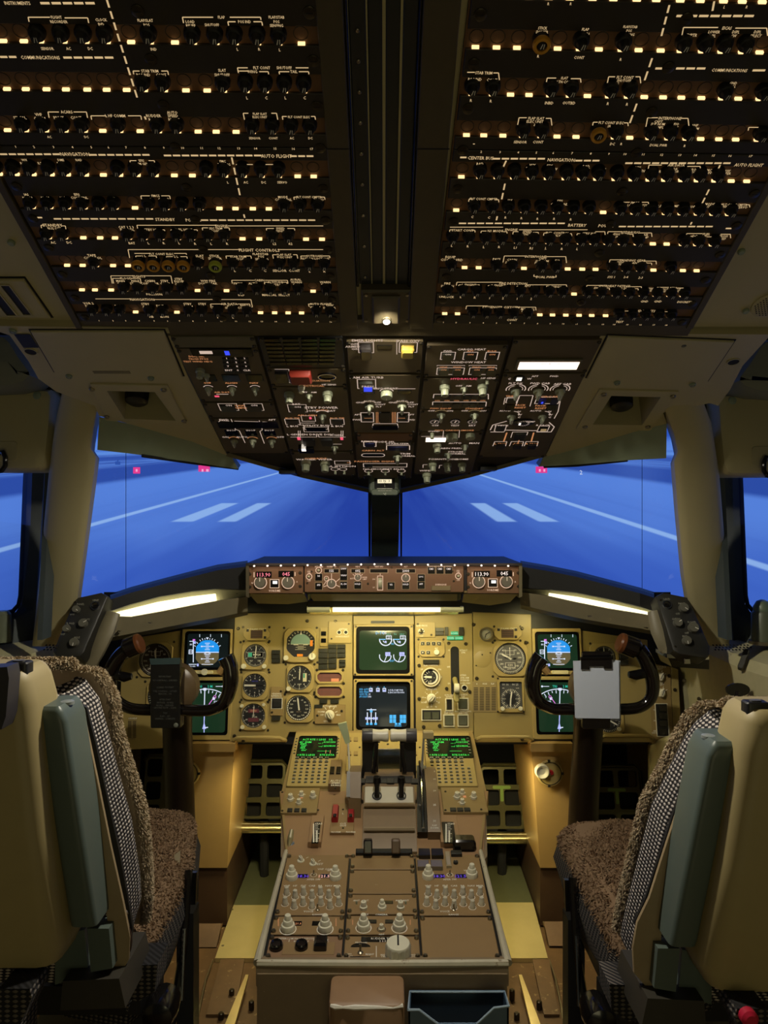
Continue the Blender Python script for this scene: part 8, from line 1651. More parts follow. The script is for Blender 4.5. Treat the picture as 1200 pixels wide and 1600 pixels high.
tL, cL = yoke('left', (268, 1078), None, [(262, 1108, 1.975), (300, 1110), (330, 1109), (351, 1097), (360, 1070), (359, 1042), (353, 1026)], [(275, 1108, 1.975), (225, 1109), (196, 1104), (176, 1085), (172, 1055), (184, 1030), (198, 1016)], ((199, 1013), (219, 1005), (203, 1057)), [(276, 1085, 2.03), (277, 1140, 2.06), (281, 1260, 2.14), (284, 1420, 2.25)], 'glossy brown black left control yoke holding a dark checklist board')
tR, cR = yoke('right', (932, 1078), None, [(938, 1108, 1.975), (890, 1108), (862, 1107), (840, 1094), (832, 1070), (836, 1042), (846, 1026)], [(925, 1108, 1.975), (975, 1108), (1002, 1104), (1018, 1088), (1019, 1060), (1008, 1030), (998, 1014)], ((993, 1013), (969, 1004), (985, 1054)), [(920, 1085, 2.03), (919, 1140, 2.06), (912, 1260, 2.14), (908, 1420, 2.25)], 'glossy brown black right control yoke behind a white notepad')
# checklist board on the left yoke
c = P(258, 1083, 1.945); E = lambda u, v, y=1.945: P(u, v, y) - c
CHK = mat('checklist_black', (22, 22, 20), .35)
t = thing('checklist_board', 'tall black checklist board with faint grey print clipped to the left yoke', 'checklist', c)
mb = MB(); mb.T = Matrix.Rotation(math.radians(90), 4, 'X'); k = 1.945 / F; mb.rrect(0, -2 * k, 46 * k, 106 * k, -.022, 0, CHK, r=.004, ch=.0015, cap0=True); obj('board', mb, t)
mb = MB(); mb.slab([E(234, 1029), E(282, 1028), E(281, 1037), E(236, 1038)], V(0, -.002, -.001), mat('checklist_top', (58, 74, 74), .25)); obj('clip_bar', mb, t)
mb = MB(); mb.slab([E(281, 1045), E(286, 1046, 1.96), E(284, 1135, 1.96), E(280, 1137)], V(0, .02, 0), BLACKG); obj('slider', mb, t)
mb = MB(); mb.T = Matrix.Rotation(math.radians(90), 4, 'X'); mb.lathe(17 * k, -50 * k, [(.0058, 0), (.0058, .002), (.004, .003)], mat('clear_stud', (116, 120, 108), .3), 14); obj('stud', mb, t)
mb = MB(); mb.T = Matrix.Rotation(math.radians(90), 4, 'X'); PR = mat('faint_print', (84, 86, 80), .6)
for s, y in (('BEFORE START', 26), ('FLT CONTROLS ... CHECKED', 20), ('CLEARED TO START', 9), ('FUEL CONTROL ... CUTOFF', 3), ('BEACON ... ON', -1), ('AFTER START', -10), ('ANTI-ICE ... AS REQ', -15), ('RECALL ... CHECKED', -19), ('GROUND EQUIP ... CLEAR', -23), ('TAXI', -31), ('FLAPS ... SET', -36), ('BRIEFING ... COMPLETE', -40)): mb.text(s, 0, y * k, 2.7 * k, .0004, PR, sx=.8)
obj('print', mb, t)['kind'] = 'stuff'
# notepad on the right yoke
c = P(932, 1078, 1.94); E = lambda u, v, y=1.94: P(u, v, y) - c; k = 1.94 / F
t = thing('notepad', 'blank pale grey notepad sheet held by a wide black clip on the right yoke', 'notepad', c)
mb = MB(); mb.T = Matrix.Rotation(math.radians(90), 4, 'X'); mb.rrect(1 * k, -2 * k, 44 * k, 120 * k, -.02, -.006, BLACKG, r=.004, ch=.001, cap0=True); obj('clipboard', mb, t)
mb = MB(); mb.slab([E(896, 1033), E(967, 1032), E(968, 1123), E(899, 1122)], V(0, .005, 0), mat('paper_grey_white', (204, 212, 228), .7, noise=.02)); mb.slab([E(899, 1034, 1.947), E(969, 1033, 1.947), E(970, 1126, 1.947), E(901, 1124, 1.947)], V(0, .004, 0), mat('paper_grey_white', (204, 212, 228), .7)); obj('paper', mb, t)
mb = MB(); mb.slab([E(908, 1028, 1.935), E(956, 1027, 1.935), E(956, 1045, 1.935), E(944, 1045, 1.935), E(944, 1041, 1.935), E(921, 1041, 1.935), E(921, 1046, 1.935), E(908, 1046, 1.935)], V(0, .004, 0), BLACKG); mb.tube([E(907, 1029, 1.935), E(957, 1028, 1.935)], .004, BLACKG, 8); obj('clip', mb, t)

# footwell covers, dark recesses
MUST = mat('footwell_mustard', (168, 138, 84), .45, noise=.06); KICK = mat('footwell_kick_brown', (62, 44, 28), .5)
for side, a in (('left', [(296, 1163), (366, 1163), (355, 1356), (300, 1356)]), ('right', [(830, 1163), (894, 1163), (894, 1356), (844, 1356)])):
 t = thing('footwell_cover', f'tall mustard cover box under the instrument panel on the {side} side of the pedestal', 'cover', V(0, 0, 0))
 mb = MB(); f0 = [P(u, v, 2.24 if v < 1200 else 2.30) for u, v in a]; mb.slab(f0, V(0, .35, 0), MUST)
 o_ = (P(372, 1175, 2.6), P(352, 1356, 2.6)) if side == 'left' else None
 obj('box', mb, t); mb = MB(); mb.slab([P(a[0][0] - 1, 1162, 2.225), P(a[1][0] + 1, 1162, 2.225), P(a[1][0] + 1, 1175, 2.228), P(a[0][0] - 1, 1175, 2.228)], V(0, .06, 0), MUST); obj('cap', mb, t)
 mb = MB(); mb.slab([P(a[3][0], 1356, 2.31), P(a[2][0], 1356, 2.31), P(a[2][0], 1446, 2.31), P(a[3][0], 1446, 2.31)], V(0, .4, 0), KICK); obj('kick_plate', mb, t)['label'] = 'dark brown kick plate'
 mb = MB(); q = [P(306, 1443, 2.25), P(346, 1443, 2.25), P(338, 1480, 2.2), P(306, 1480, 2.2)] if side == 'left' else [P(850, 1440, 2.25), P(884, 1440, 2.25), P(884, 1478, 2.2), P(858, 1478, 2.2)]; mb.slab(q, V(0, .02, -.01), RUSTF); tag(obj('floor_bracket', mb), f'low tan bracket on the floor beside the {side} footwell cover', 'bracket')
 cu = 292 if side == 'left' else 859; fr = Frame(P(cu, 1208, 2.245), (1, 0, 0), (0, .05, 1)); t = thing('pedal_adjuster', f'round tan plate with a {"crank" if side == "left" else "cream crank knob and red stud"} on the {side} footwell cover', 'crank', fr.M)
 mb = MB(); mb.lathe(0, 0, [(.038, -.01), (.038, .003), (.036, .005)], MAIN2, 32); mb.ring(0, 0, .033, .031, .005, .0058, SCREW, 32); obj('plate', mb, t)
 for an in (0, 95, 185, 265): mb = MB(); x, y = .036 * math.cos(math.radians(an)), .036 * math.sin(math.radians(an)); mb.rrect(x, y, .007, .007, 0, .0062, BLACKM); obj('notch', mb, t)
 mb = MB(); mb.tube([(0, 0, .006), (-.022, .008, .012)], .006, KNOBW, 10); obj('arm', mb, t); mb = MB(); mb.lathe(-.026, .010, [(.021, .010), (.021, .022), (.018, .026), (.012, .024), (.009, .02)], KNOBW, 24); obj('crank_knob', mb, t); mb = MB(); mb.lathe(.002, .004, [(.0075, .004), (.0065, .012)], REDP, 12); obj('red_stud', mb, t)
# rudder pedals
PEDM = mat('pedal_olive_metal', (84, 80, 50), .35, .55, noise=.1); PGRN = mat('pedal_green_tint', (120, 150, 70), .4, .3)
for lab, u0, u1, v0, v1, roller in (('inner left rudder pedal grid with a shiny ribbed roller, left of the pedestal', 376, 450, 1188, 1282, 1), ('outer left rudder pedal grid half hidden behind the left yoke column', 218, 292, 1178, 1292, 0), ('inner right rudder pedal grid with a shiny ribbed roller, right of the pedestal', 750, 818, 1194, 1298, 1), ('outer right rudder pedal grid between the right yoke column and the seat', 928, 1000, 1196, 1306, 0)):
 fr = Frame(P((u0 + u1) / 2, (v0 + v1) / 2, 2.58), (1, 0, 0), (0, .25, 1)); t = thing('rudder_pedal', lab, 'pedal', fr.M); q0 = fr.px(u0, v1); q1 = fr.px(u1, v0); w, h = q1[0] - q0[0], q1[1] - q0[1]
 mb = MB(); nx, ny, b = 2, 3, .014; cw, ch_ = (w - b) / nx, (h - b) / ny
 for i in range(nx):
  for j in range(ny):
   x, y = -w / 2 + b / 2 + (i + .5) * cw, -h / 2 + b / 2 + (j + .5) * ch_; mb.bezel(rr(x, y, cw, ch_, .0001, 4), rr(x, y, cw - .016, ch_ - .016, .008, 4), -.008, .004, -.008, PEDM)
 obj('grid', mb, t); mb = MB(); mb.tube([(-w / 2, h / 2 - .02, 0), (-w / 2 + .02, h / 2, 0), (w / 2 - .02, h / 2, 0), (w / 2, h / 2 - .02, 0), (w / 2, -h / 2, 0)], .006, PEDM, 8); obj('rim', mb, t)
 if 'right' in lab: mb = MB(); mb.rrect(0, h / 2 - ch_ - b / 2 - .02, .010, .05, .004, .007, PGRN, r=.004); mb.rrect(0, h / 2 - ch_ - b / 2, .06, .010, .004, .007, PGRN, r=.004); obj('casting_web', mb, t)['label'] = 'yellow green tinted web'
 if roller: mb = MB(); mb.T = Matrix.Translation((0, -h / 2 - .018, .02)) @ Matrix.Rotation(math.radians(90), 4, 'Y'); mb.lathe(0, 0, [(.018, -w / 2), (.018, w / 2)], mat('roller_brass', (220, 210, 160), .25, 1), 28, flute=.08, fz=(-1, 1), cap0=True); obj('roller', mb, t)
 mb = MB(); mb.slab([V(-w / 2, h * .1, -.03), V(w / 2, h * .1, -.03), V(w / 2, -h / 2 - .04, -.05), V(-w / 2, -h / 2 - .04, -.05)], V(0, 0, -.01), DARKV); obj('arm', mb, t)
 mb = MB(); mb.tube([(0, -h / 2, -.02), (0, -.27 - h / 4, -.08)], .015, DARKV, 8); obj('hanger', mb, t)
# floor plates between the pedestal and the seats
for side, q, r in (('left', [(365, 1414, 2.40), (470, 1414, 2.40), (470, 1497, 2.13), (336, 1497, 2.13)], [(362, 1422), (356, 1448), (348, 1479)]), ('right', [(735, 1410, 2.40), (833, 1410, 2.40), (856, 1497, 2.13), (735, 1497, 2.13)], [(832, 1418), (838, 1444), (846, 1475)])):
 t = thing('heel_plate', f'shiny worn metal heel plate on the floor, {side} of the pedestal', 'floor plate', V(0, 0, 0))
 mb = MB(); mb.slab([P(*p) for p in q], V(0, 0, -.004), BRASSY); obj('plate', mb, t)
 mb = MB(); p = [P(*x) for x in q]; mb.slab([p[0], p[1], p[1] + V(0, .45, .02), p[0] + V(.01, .45, .02)], V(0, 0, -.004), mat('footwell_floor_green', (92, 94, 66), .4, .3)); obj('forward_floor', mb, t)['label'] = 'dull green floor under the pedals'
 mb = MB(); mb.slab([p[3], p[2], p[2] + V(0, .003, -.05), p[3] + V(0, .003, -.05)], V(0, .01, 0), BRASSY); obj('lip', mb, t)
 for u, v in r: y = 2.40 + (2.13 - 2.40) * (v - 1414) / 83; mb = MB(); mb.lathe(0, 0, [(.006, 0), (.005, .003), (.002, .004)], STEEL, 10); obj('rivet', mb, t, Matrix.Translation(P(u, v, y)))
 tr_ = [(384, 1536, 1.99), (358, 1610, 1.84)] if side == 'left' else [(815, 1536, 1.99), (838, 1610, 1.84)]
 t = thing('seat_rail', f'narrow pointed metal seat rail on the worn floor, {side} of the pedestal', 'rail', V(0, 0, 0)); mb = MB(); a, b = P(*tr_[0]), P(*tr_[1]); mb.slab([a + V(-.004, .02, .01), a + V(.004, .02, .01), b + V(.012, 0, .01), b + V(-.012, 0, .01)], V(0, 0, -.012), mat('rail_metal', (200, 186, 140), .3, 1)); obj('bar', mb, t)
 for i in range(4): mb = MB(); mb.lathe(0, 0, [(.007, -.02), (.007, .004), (.005, .006)], SCREW, 10); obj('bolt', mb, t, Matrix.Translation(a.lerp(b, .15 + i * .25) + V((-.03, .03, -.035, .03)[i], .0, -.005)))
 mb = MB(); fl = [(333, 1500, 2.1), (322, 1530, 2.03), (312, 1575, 1.93), (306, 1612, 1.86)] if side == 'left' else [(858, 1500, 2.1), (868, 1530, 2.03), (877, 1575, 1.93), (882, 1612, 1.86)]
 mb.tube([P(*x) for x in fl], .003, STEEL, 6); tag(obj('floor_edge', mb), f'thin curved metal edge strip along the {side} floor panel', 'trim')
 q = [(345, 1503, 2.10), (322, 1590, 1.90), (366, 1590, 1.90), (382, 1503, 2.10)] if side == 'left' else [(832, 1503, 2.10), (850, 1590, 1.90), (874, 1590, 1.90), (858, 1503, 2.10)]
 mb = MB(); mb.slab([P(*x) + V(0, 0, .008) for x in q], V(0, 0, -.006), RUSTF); o = obj('floor_panel', mb); tag(o, f'riveted worn brown floor panel, {side} of the pedestal', 'floor panel')
# side console bits
t = thing('oxygen_bottle', 'dull green metal cylinder standing on the right side ledge', 'cylinder', P(1191, 980, 1.95)); mb = MB(); mb.lathe(0, 0, [(.026, -.035), (.026, .035), (.020, .045), (.012, .05)], mat('cylinder_green', (98, 104, 84), .4), 20); mb.lathe(0, 0, [(.032, -.042), (.032, -.034)], STEEL, 20); obj('body', mb, t); mb = MB(); mb.lathe(0, 0, [(.022, .042), (.022, .052), (.014, .066), (.005, .07)], mat('cylinder_cap', (110, 124, 100), .35), 18); obj('cap', mb, t)
t = thing('vent_handle', 'dull green cylinder with a rounded top on the left side ledge', 'cylinder', P(3, 978, 1.95)); mb = MB(); mb.lathe(0, 0, [(.022, -.04), (.022, .03), (.016, .038)], mat('cylinder_green', (98, 104, 84), .4), 18); obj('body', mb, t)
for lab, u, s in (('strip of small dark perforations on the ledge under the left window post', 98, 1), ('strip of small dark perforations on the ledge under the right window post', 1143, -1)):
 fr = Frame(P(u, 1012, 1.99), (1, 0, 0), (0, .8, .6)); mb = MB(); [mb.disc(-.045 + i * .009 + (j % 2) * .0045, j * .008 - .008, .0028, .001, DARKV, 8) for i in range(11) for j in range(3)]; o = obj('defrost_grille', mb, None, fr.M); tag(o, lab, 'vent'); o['kind'] = 'stuff'
t = thing('mask_stowage', 'round black funnel shaped holder on the right side wall above the seat', 'holder', P(1153, 1078, 1.86)); mb = MB(); mb.loft([[V(x * 1.3, y * .3, y) for x, y in circ(0, 0, r, 20)] if False else [V(x * 1.35, z, y * .75) for x, y in circ(0, 0, r, 20)] for r, z in ((.022, 0), (.022, .004), (.016, .01))], BLACKG, cap1=True, cap0=True); obj('cup', mb, t); mb = MB(); mb.tube([(0, .005, -.005), (-.004, .0, -.035)], [.008, .007], BLACKG, 8); obj('stem', mb, t)
mb = MB(); fr = Frame(P(1162, 1030, 1.9), (.5, .3, .85), (-.7, .5, .3)); mb.rrect(0, 0, .055, .014, -.01, .006, mat('dark_olive_clip', (52, 50, 40), .5), r=.005, ch=.002); tag(obj('ledge_clip', mb, None, fr.M), 'dark ribbed clip lying on the right side ledge', 'clip')
mb = MB(); mb.slab([P(1064, 1036, 2.32), P(1215, 1016, 1.9), P(1215, 1130, 1.95), P(1066, 1180, 2.32)], V(0, .02, 0), WALLP); struct('wall_console_right', mb)
mb = MB(); mb.slab([P(1016, 1165, 2.26), P(1055, 1150, 2.2), P(1055, 1300, 2.2), P(1016, 1300, 2.26)], V(0, .02, 0), WALLP); struct('wall_lower_right', mb)
mb = MB(); mb.slab([P(150, 1040, 2.22), P(-15, 1015, 1.95), P(-15, 1130, 1.95), P(190, 1180, 2.26)], V(0, .02, 0), WALLP); struct('wall_console_left', mb)
for u, v in ((1069, 1063), (1092, 1092)): mb = MB(); fr = Frame(P(u, v, 2.25 if v < 1080 else 2.18), (1, -.4, 0), (0, 0, 1)); mb.lathe(0, 0, [(.006, 0), (.005, .004), (.003, .006)], STEEL, 10); tag(obj('wall_screw', mb, None, fr.M), f'{"upper" if v < 1080 else "lower"} round screw on the pale right side wall', 'screw')
# ================================================================ pilot seats
def weave(name, dark, light, sc):
 m = bpy.data.materials.new(name); m.use_nodes = True; nt = m.node_tree; N = nt.nodes; L = nt.links; b = N['Principled BSDF']; b.inputs['Roughness'].default_value = .85
 uv = N.new('ShaderNodeUVMap'); uv.uv_map = 'UVMap'; sp = N.new('ShaderNodeSeparateXYZ'); L.new(uv.outputs[0], sp.inputs[0])
 def f(x, k, ph=0):
  n = N.new('ShaderNodeMath'); n.operation = 'MULTIPLY_ADD'; n.inputs[1].default_value = k; L.new(x, n.inputs[0]); n.inputs[2].default_value = ph
  s = N.new('ShaderNodeMath'); s.operation = 'SINE'; L.new(n.outputs[0], s.inputs[0]); return s.outputs[0]
 def mt(op, a, b_):
  n = N.new('ShaderNodeMath'); n.operation = op; L.new(a, n.inputs[0]); L.new(b_, n.inputs[1]) if not isinstance(b_, float) else setattr(n.inputs[1], 'default_value', b_); return n.outputs[0]
 d = mt('ADD', f(sp.outputs[0], sc * .6), f(sp.outputs[1], sc)); r = N.new('ShaderNodeMapRange'); r.inputs[1].default_value = .15; r.inputs[2].default_value = .75; L.new(d, r.inputs[0])
 nz = N.new('ShaderNodeTexNoise'); nz.inputs['Scale'].default_value = 14; tc = N.new('ShaderNodeTexCoord'); L.new(tc.outputs['Object'], nz.inputs['Vector'])
 mx = N.new('ShaderNodeMix'); mx.data_type = 'RGBA'; mx.inputs['A'].default_value = lin(dark) + (1,); mx.inputs['B'].default_value = lin(light) + (1,); L.new(mt('MULTIPLY', r.outputs[0], mt('ADD', nz.outputs[0], .45)), mx.inputs['Factor']); L.new(mx.outputs['Result'], b.inputs['Base Color'])
 bp = N.new('ShaderNodeBump'); bp.inputs['Strength'].default_value = .6; bp.inputs['Distance'].default_value = .0015; L.new(d, bp.inputs['Height']); L.new(bp.outputs['Normal'], b.inputs['Normal'])
 return m
WEAVE = weave('woven_upholstery', (24, 20, 22), (196, 186, 176), 900.0); WEAVEL = weave('woven_upholstery_dark', (16, 14, 15), (104, 96, 88), 1000.0)
FLEECE = mat('fleece_beige', (172, 154, 126), .95, noise=.16, nscale=30, spec=.1); FLEECE2 = mat('fleece_brown', (132, 108, 84), .95, noise=.14, nscale=26, spec=.1)
SHELL = mat('seat_shell_beige', (160, 144, 100), .5, noise=.05); PAD = mat('armrest_grey_green', (84, 95, 88), .42, noise=.05); SIDE = mat('seat_side_tan', (150, 130, 98), .5)
def stack(st, m, r=.02, n=4, uv=False, caps=True, rnd=.0):
 """body from stations (xL, xR, y near, y far, z): rounded sections, upper and lower ends softened"""
 mb = MB(); L = []; U = []; s0 = 0; pv = None
 def sec(x0, x1, y0, y1, z, q, d=0):
  pts = rr((x0 + x1) / 2, (y0 + y1) / 2, abs(x1 - x0) - 2 * d, abs(y1 - y0) - 2 * d, max(.002, q - d), n)
  return [V(x, y, z) for x, y in pts]
 S = list(st)
 if rnd:
  a = S[0]; e_ = (a[3] - a[2]) / 2 - .003; rnd = min(rnd, e_); e_ = e_ if rnd > .02 else rnd; S = [(*a[:4], a[4] + .002, e_), (*a[:4], a[4], min(rnd, e_ * .7)), (*a[:4], a[4] - rnd * .3, rnd * .4), (*a[:4], a[4] - rnd, 0)] + [(*x, 0) for x in S[1:]]
 else: S = [(*x, 0) for x in S]
 for x0, x1, y0, y1, z, d in S:
  l = sec(x0, x1, y0, y1, z, r, d); l = l + [l[0]]
  if pv is not None: s0 += (l[0] - pv).length
  pv = l[0]; per = 0; u = []
  for i, p in enumerate(l):
   if i: per += (p - l[i - 1]).length
   u.append((per, s0))
  L.append(l); U.append(u)
 mb.grid([l for l in L][::-1], m, [u for u in U][::-1] if uv else None)
 if caps: mb.add(L[0][:-1], [tuple(range(len(L[0]) - 1))], m); mb.add(L[-1][:-1], [tuple(reversed(range(len(L[-1]) - 1)))], m)
 return mb
def fur(src, n, ln, m, rng, test=None, w=.0020):
 """short tapering tufts standing on the surface of a mesh builder body"""
 tri = []
 for f in src.f:
  for i in range(1, len(f) - 1):
   a, b, c = (Vector(src.v[f[0]]), Vector(src.v[f[i]]), Vector(src.v[f[i + 1]])); A = (b - a).cross(c - a); tri.append((A.length, a, b, c, A.normalized() if A.length > 1e-12 else V(0, 0, 1)))
 tri = [t for t in tri if test is None or test((t[1] + t[2] + t[3]) / 3, t[4])]
 ws = [t[0] for t in tri]; mb = MB(); vs = []; fs = []
 for A, a, b, c, nn in rng.choices(tri, ws, k=n):
  r1, r2 = rng.random(), rng.random()
  if r1 + r2 > 1: r1, r2 = 1 - r1, 1 - r2
  p = a + (b - a) * r1 + (c - a) * r2; d = (nn + V(rng.uniform(-.8, .8), rng.uniform(-.8, .8), rng.uniform(-1.0, .4))).normalized(); t = d.cross(V(rng.uniform(-1, 1), rng.uniform(-1, 1), rng.uniform(-1, 1))).normalized() * w * rng.uniform(.6, 1.2); l = ln * rng.uniform(.5, 1.2); k = len(vs)
  vs += [p - t, p + t, p + d * l * .6 + t * .7, p + d * l + V(0, 0, -l * .25)]; fs += [(k, k + 1, k + 2), (k, k + 2, k + 3)]
 mb.add(vs, fs, m); return mb
def seat(side, back, fleece, shell, pad, cush, dz):
 s = 1 if side == 'left' else -1; rng = random.Random(7 if s > 0 else 9)
 t = thing('pilot_seat', f'{side} pilot seat with woven back, shaggy fleece cover and folded grey armrest', 'seat', V(0, 0, 0))
 def st(tab, wd, f=1):
  out = []
  for u, v, y0, y1 in tab:
   x = (u - 600) / F * (y0 + (y1 - y0) * f); z = 1.35 - (v - 800) / F * (y0 + (y1 - y0) * f); out.append((min(x, x - s * wd), max(x, x - s * wd), y0, y1, z))
  return out
 b = stack(st(back, .42), WEAVE, .05, 5, True, rnd=.05); obj('backrest', b, t, None, 60)
 f = stack(st(fleece, .44), FLEECE, .04, 5, False, rnd=.04); fo = obj('fleece_cover', f, t, None, 60); fo['label'] = 'shaggy beige fleece cover'
 fo2 = obj('fleece_tuft', fur(f, 26000, .0065, FLEECE, rng, lambda p, q: q.y < .75 and abs(p.x - s * 0) < .9 and (q.z > .2 or q.x * s > .2)), fo); fo2['kind'] = 'stuff'
 obj('back_shell', stack(st(shell, .36, .25), SHELL, .025, 3, rnd=.015), t, None, 40)['label'] = 'plain beige rear shell'
 L = []
 for u0, u1, v, y in pad:
  xa, xb = (u0 - 600) / F * (y if s > 0 else y + .06), (u1 - 600) / F * (y + .06 if s > 0 else y)
  L.append((xa, xb, y, y + .075, 1.35 - (v - 800) / F * y))
 obj('armrest', stack(L, PAD, .010, 4, rnd=.006), t, None, 45)['label'] = 'folded grey green armrest'
 y = pad[0][3]; c = P((pad[0][0] + pad[0][1]) / 2, pad[0][2], y); mb = MB(); mb.lathe(0, 0, [(.009, -.002), (.009, .002), (.006, .003)], mat('pad_button', (136, 142, 140), .35), 14); obj('armrest_button', mb, t, Matrix.Translation(c + V(0, .035, .0)))
 # tan side cheek behind the armrest
 a = pad[0]; e = pad[-1]
 ck = [(120, 1110), (133, 1130), (152, 1220), (172, 1320), (192, 1410), (203, 1465), (201, 1500), (190, 1520), (172, 1526), (168, 1440)] if s > 0 else [(1092, 1165), (1083, 1185), (1066, 1245), (1040, 1324), (1015, 1403), (996, 1442), (989, 1482), (991, 1521), (1009, 1541), (1030, 1546), (1034, 1440)]
 mb = MB(); mb.slab([P(u, v, e[3] + .05) for u, v in ck], V(0, .006, 0), SIDE); obj('side_cheek', mb, t)['label'] = 'tan side plate'
 gp = [(122, 1098), (135, 1106), (149, 1160), (166, 1240), (186, 1330), (199, 1400), (207, 1450), (204, 1470), (196, 1430), (174, 1330), (153, 1235), (138, 1165)] if s > 0 else [(1088, 1150), (1080, 1165), (1061, 1245), (1035, 1324), (1009, 1403), (991, 1442), (997, 1446), (1018, 1403), (1044, 1324), (1070, 1245)]
 mb = MB(); mb.slab([P(u, v, e[3] + .06) for u, v in gp], V(0, .006, 0), BLACKR); obj('gap_strip', mb, t)['label'] = 'black strip for the dark gap'  # shade of the gap beside the woven back, put in as black strip
 hc = P((e[1] if s > 0 else e[0]) + s * 19, e[2] + 20, e[3] + .055); mb = MB(); mb.loft([[V(x * .013, 0, y * .026) for x, y in circ(0, 0, 1, 20)][::-1], [V(x * .012, -.002, y * .024) for x, y in circ(0, 0, 1, 20)][::-1]], mat('hole_brown', (58, 40, 26), .6)); obj('oval_hole', mb, t, Matrix.Translation(hc))
 for dv, du in ((-22, 20), (-14, 18), (60, -14)): mb = MB(); mb.lathe(0, 0, [(.006, 0), (.005, .003)], STEEL, 10); obj('screw', mb, t, Matrix.Translation(P((e[1] if s > 0 else e[0]) + s * du, e[2] + dv, e[3] + .058)) @ Matrix.Rotation(math.radians(90), 4, 'X'))
 # bracket under the armrest, base block, pan and struts
 mb = MB(); ex = e[0] if s > 0 else e[1]; mb.slab([P(ex + s * 28, e[2] + 2, e[3] + .03), P(ex + s * 62, e[2] + 2, e[3] + .03), P(ex + s * 68, e[2] + 64, e[3] + .03), P(ex + s * 34, e[2] + 70, e[3] + .03)], V(0, .03, 0), PAD); mb.slab([P(ex - s * 22, e[2] + 12, e[3] + .05), P(ex + s * 24, e[2] + 4, e[3] + .05), P(ex + s * 30, e[2] + 72, e[3] + .05), P(ex - s * 22, e[2] + 90, e[3] + .05)], V(0, .03, 0), PAD); obj('bracket', mb, t)
 # cushion
 fc = MB(); rows = []
 pts = [P(u, v, y) for u, v, y in cush]; cz = pts[0].z
 o = [(p.x, p.y) for p in pts]; ar = sum(o[i][0] * o[(i + 1) % len(o)][1] - o[(i + 1) % len(o)][0] * o[i][1] for i in range(len(o)))
 if ar < 0: o.reverse(); pts.reverse()
 top = [V(p.x, p.y, p.z) for p in pts]; ins = [V(x, y, p.z + .02) for (x, y), p in zip(inset(o, .03), pts)]; lo = [V(p.x, p.y, p.z - .03) for p in pts]
 fc.loft([lo, top, ins], FLEECE2); co = obj('seat_cushion', fc, t, None, 70); co['label'] = 'brown fleece seat cushion'
 tf = obj('cushion_tuft', fur(fc, 24000, .0065, FLEECE2, rng, lambda p, q: q.z > -.2, .0016), co); tf['kind'] = 'stuff'
 sk = MB(); rows = []; U = []; per = 0
 loops = [[V(p.x, p.y, p.z - .012) for p in pts], [V(x, y, p.z - .05) for (x, y), p in zip(inset(o, -.012), pts)], [V(x, y, p.z - .13) for (x, y), p in zip(inset(o, .012), pts)]]
 for l in loops: l.append(l[0])
 for k, l in enumerate(loops):
  per = 0; u = []
  for i, p in enumerate(l):
   if i: per += (loops[0][i] - loops[0][i - 1]).length
   u.append((per, k * .06))
  U.append(u)
 sk.grid(loops[::-1], WEAVEL, U[::-1]); obj('cushion_skirt', sk, t, None, 60)
 x0 = min(p.x for p in pts); x1 = max(p.x for p in pts); y0 = min(p.y for p in pts)
 mb = MB(); mb.slab([V(x0 + .02, y0, cz - .12), V(x1 - .02, y0, cz - .12), V(x1 - .02, y0 + .42, cz - .12), V(x0 + .02, y0 + .42, cz - .12)], V(0, 0, -.05), BLACKM); obj('seat_pan', mb, t)
 inn = x1 if s > 0 else x0
 for i, (dx, yy, w) in enumerate(((-.03, y0 + .05, .022), (-.02, y0 + .30, .018))):
  mb = MB(); mb.slab([V(inn + s * dx - w, yy, cz - .15), V(inn + s * dx + w, yy, cz - .15), V(inn + s * dx + w, yy, .1), V(inn + s * dx - w, yy, .1)], V(0, .05, 0), BLACKR); obj('leg', mb, t)
 mb = MB(); mb.slab([V(x0 + .05, y0 + .02, .3), V(x1 - .06, y0 + .02, .3), V(x1 - .06, y0 + .3, .3), V(x0 + .05, y0 + .3, .3)], V(0, 0, -.2), COLM); obj('pedestal_base', mb, t)
 c = V(inn + s * .012, y0 + .02, cz - .17); mb = MB(); mb.T = Matrix.Translation(c) @ Matrix.Rotation(math.radians(90), 4, 'X'); mb.lathe(0, 0, [(.026, -.03), (.03, 0), (.026, .03), (.012, .035)], BLACKG, 20); obj('adjust_knob', mb, t)
 mb = MB(); mb.tube([V(inn + s * .008, y0 + .22, cz - .02), V(inn + s * .014, y0 + .16, cz - .14), V(inn + s * .006, y0 + .08, cz - .28), V(inn, y0 + .06, cz - .42)], .008, BLACKG, 8); mb.tube([V(inn + s * .018, y0 + .15, cz - .10), V(inn + s * .02, y0 + .12, cz - .22)], .004, CHROME, 8); obj('strut', mb, t)
 mb = MB(); mb.slab([V(inn + s * .004, y0 + .24, cz - .03), V(inn + s * .022, y0 + .24, cz - .03), V(inn + s * .022, y0 + .23, cz - .09), V(inn + s * .004, y0 + .23, cz - .09)], V(0, -.01, 0), BLACKG); obj('buckle', mb, t)['label'] = 'black belt buckle'
 # webbing and block below the shell
 mb = MB(); bl = [P(ex + (38 if s > 0 else -38) + s * dd, e[2] + vv, e[3] + .1) for dd, vv in ((10, 62), (100, 58), (96, 100), (70, 116), (0, 96))]; mb.slab(bl, V(0, .06, 0), WEAVEL); obj('webbing', mb, t)
 mb = MB(); mb.slab([P(ex + s * dd, e[2] + vv, e[3] + .02) for dd, vv in ((-10, 84), (78, 80), (88, 126), (-14, 130))], V(0, .12, 0), mat('base_block', (52, 48, 40), .5)); obj('base_block', mb, t)
 mb = MB(); q = [(-110, 96), (-62, 96), (-58, 110), (-76, 150), (-80, 240), (-130, 240)]; mb.slab([P(ex + s * dd, e[2] + vv, e[3] - .06) for dd, vv in q], V(0, .05, 0), WEAVEL); obj('rear_pouch', mb, t)
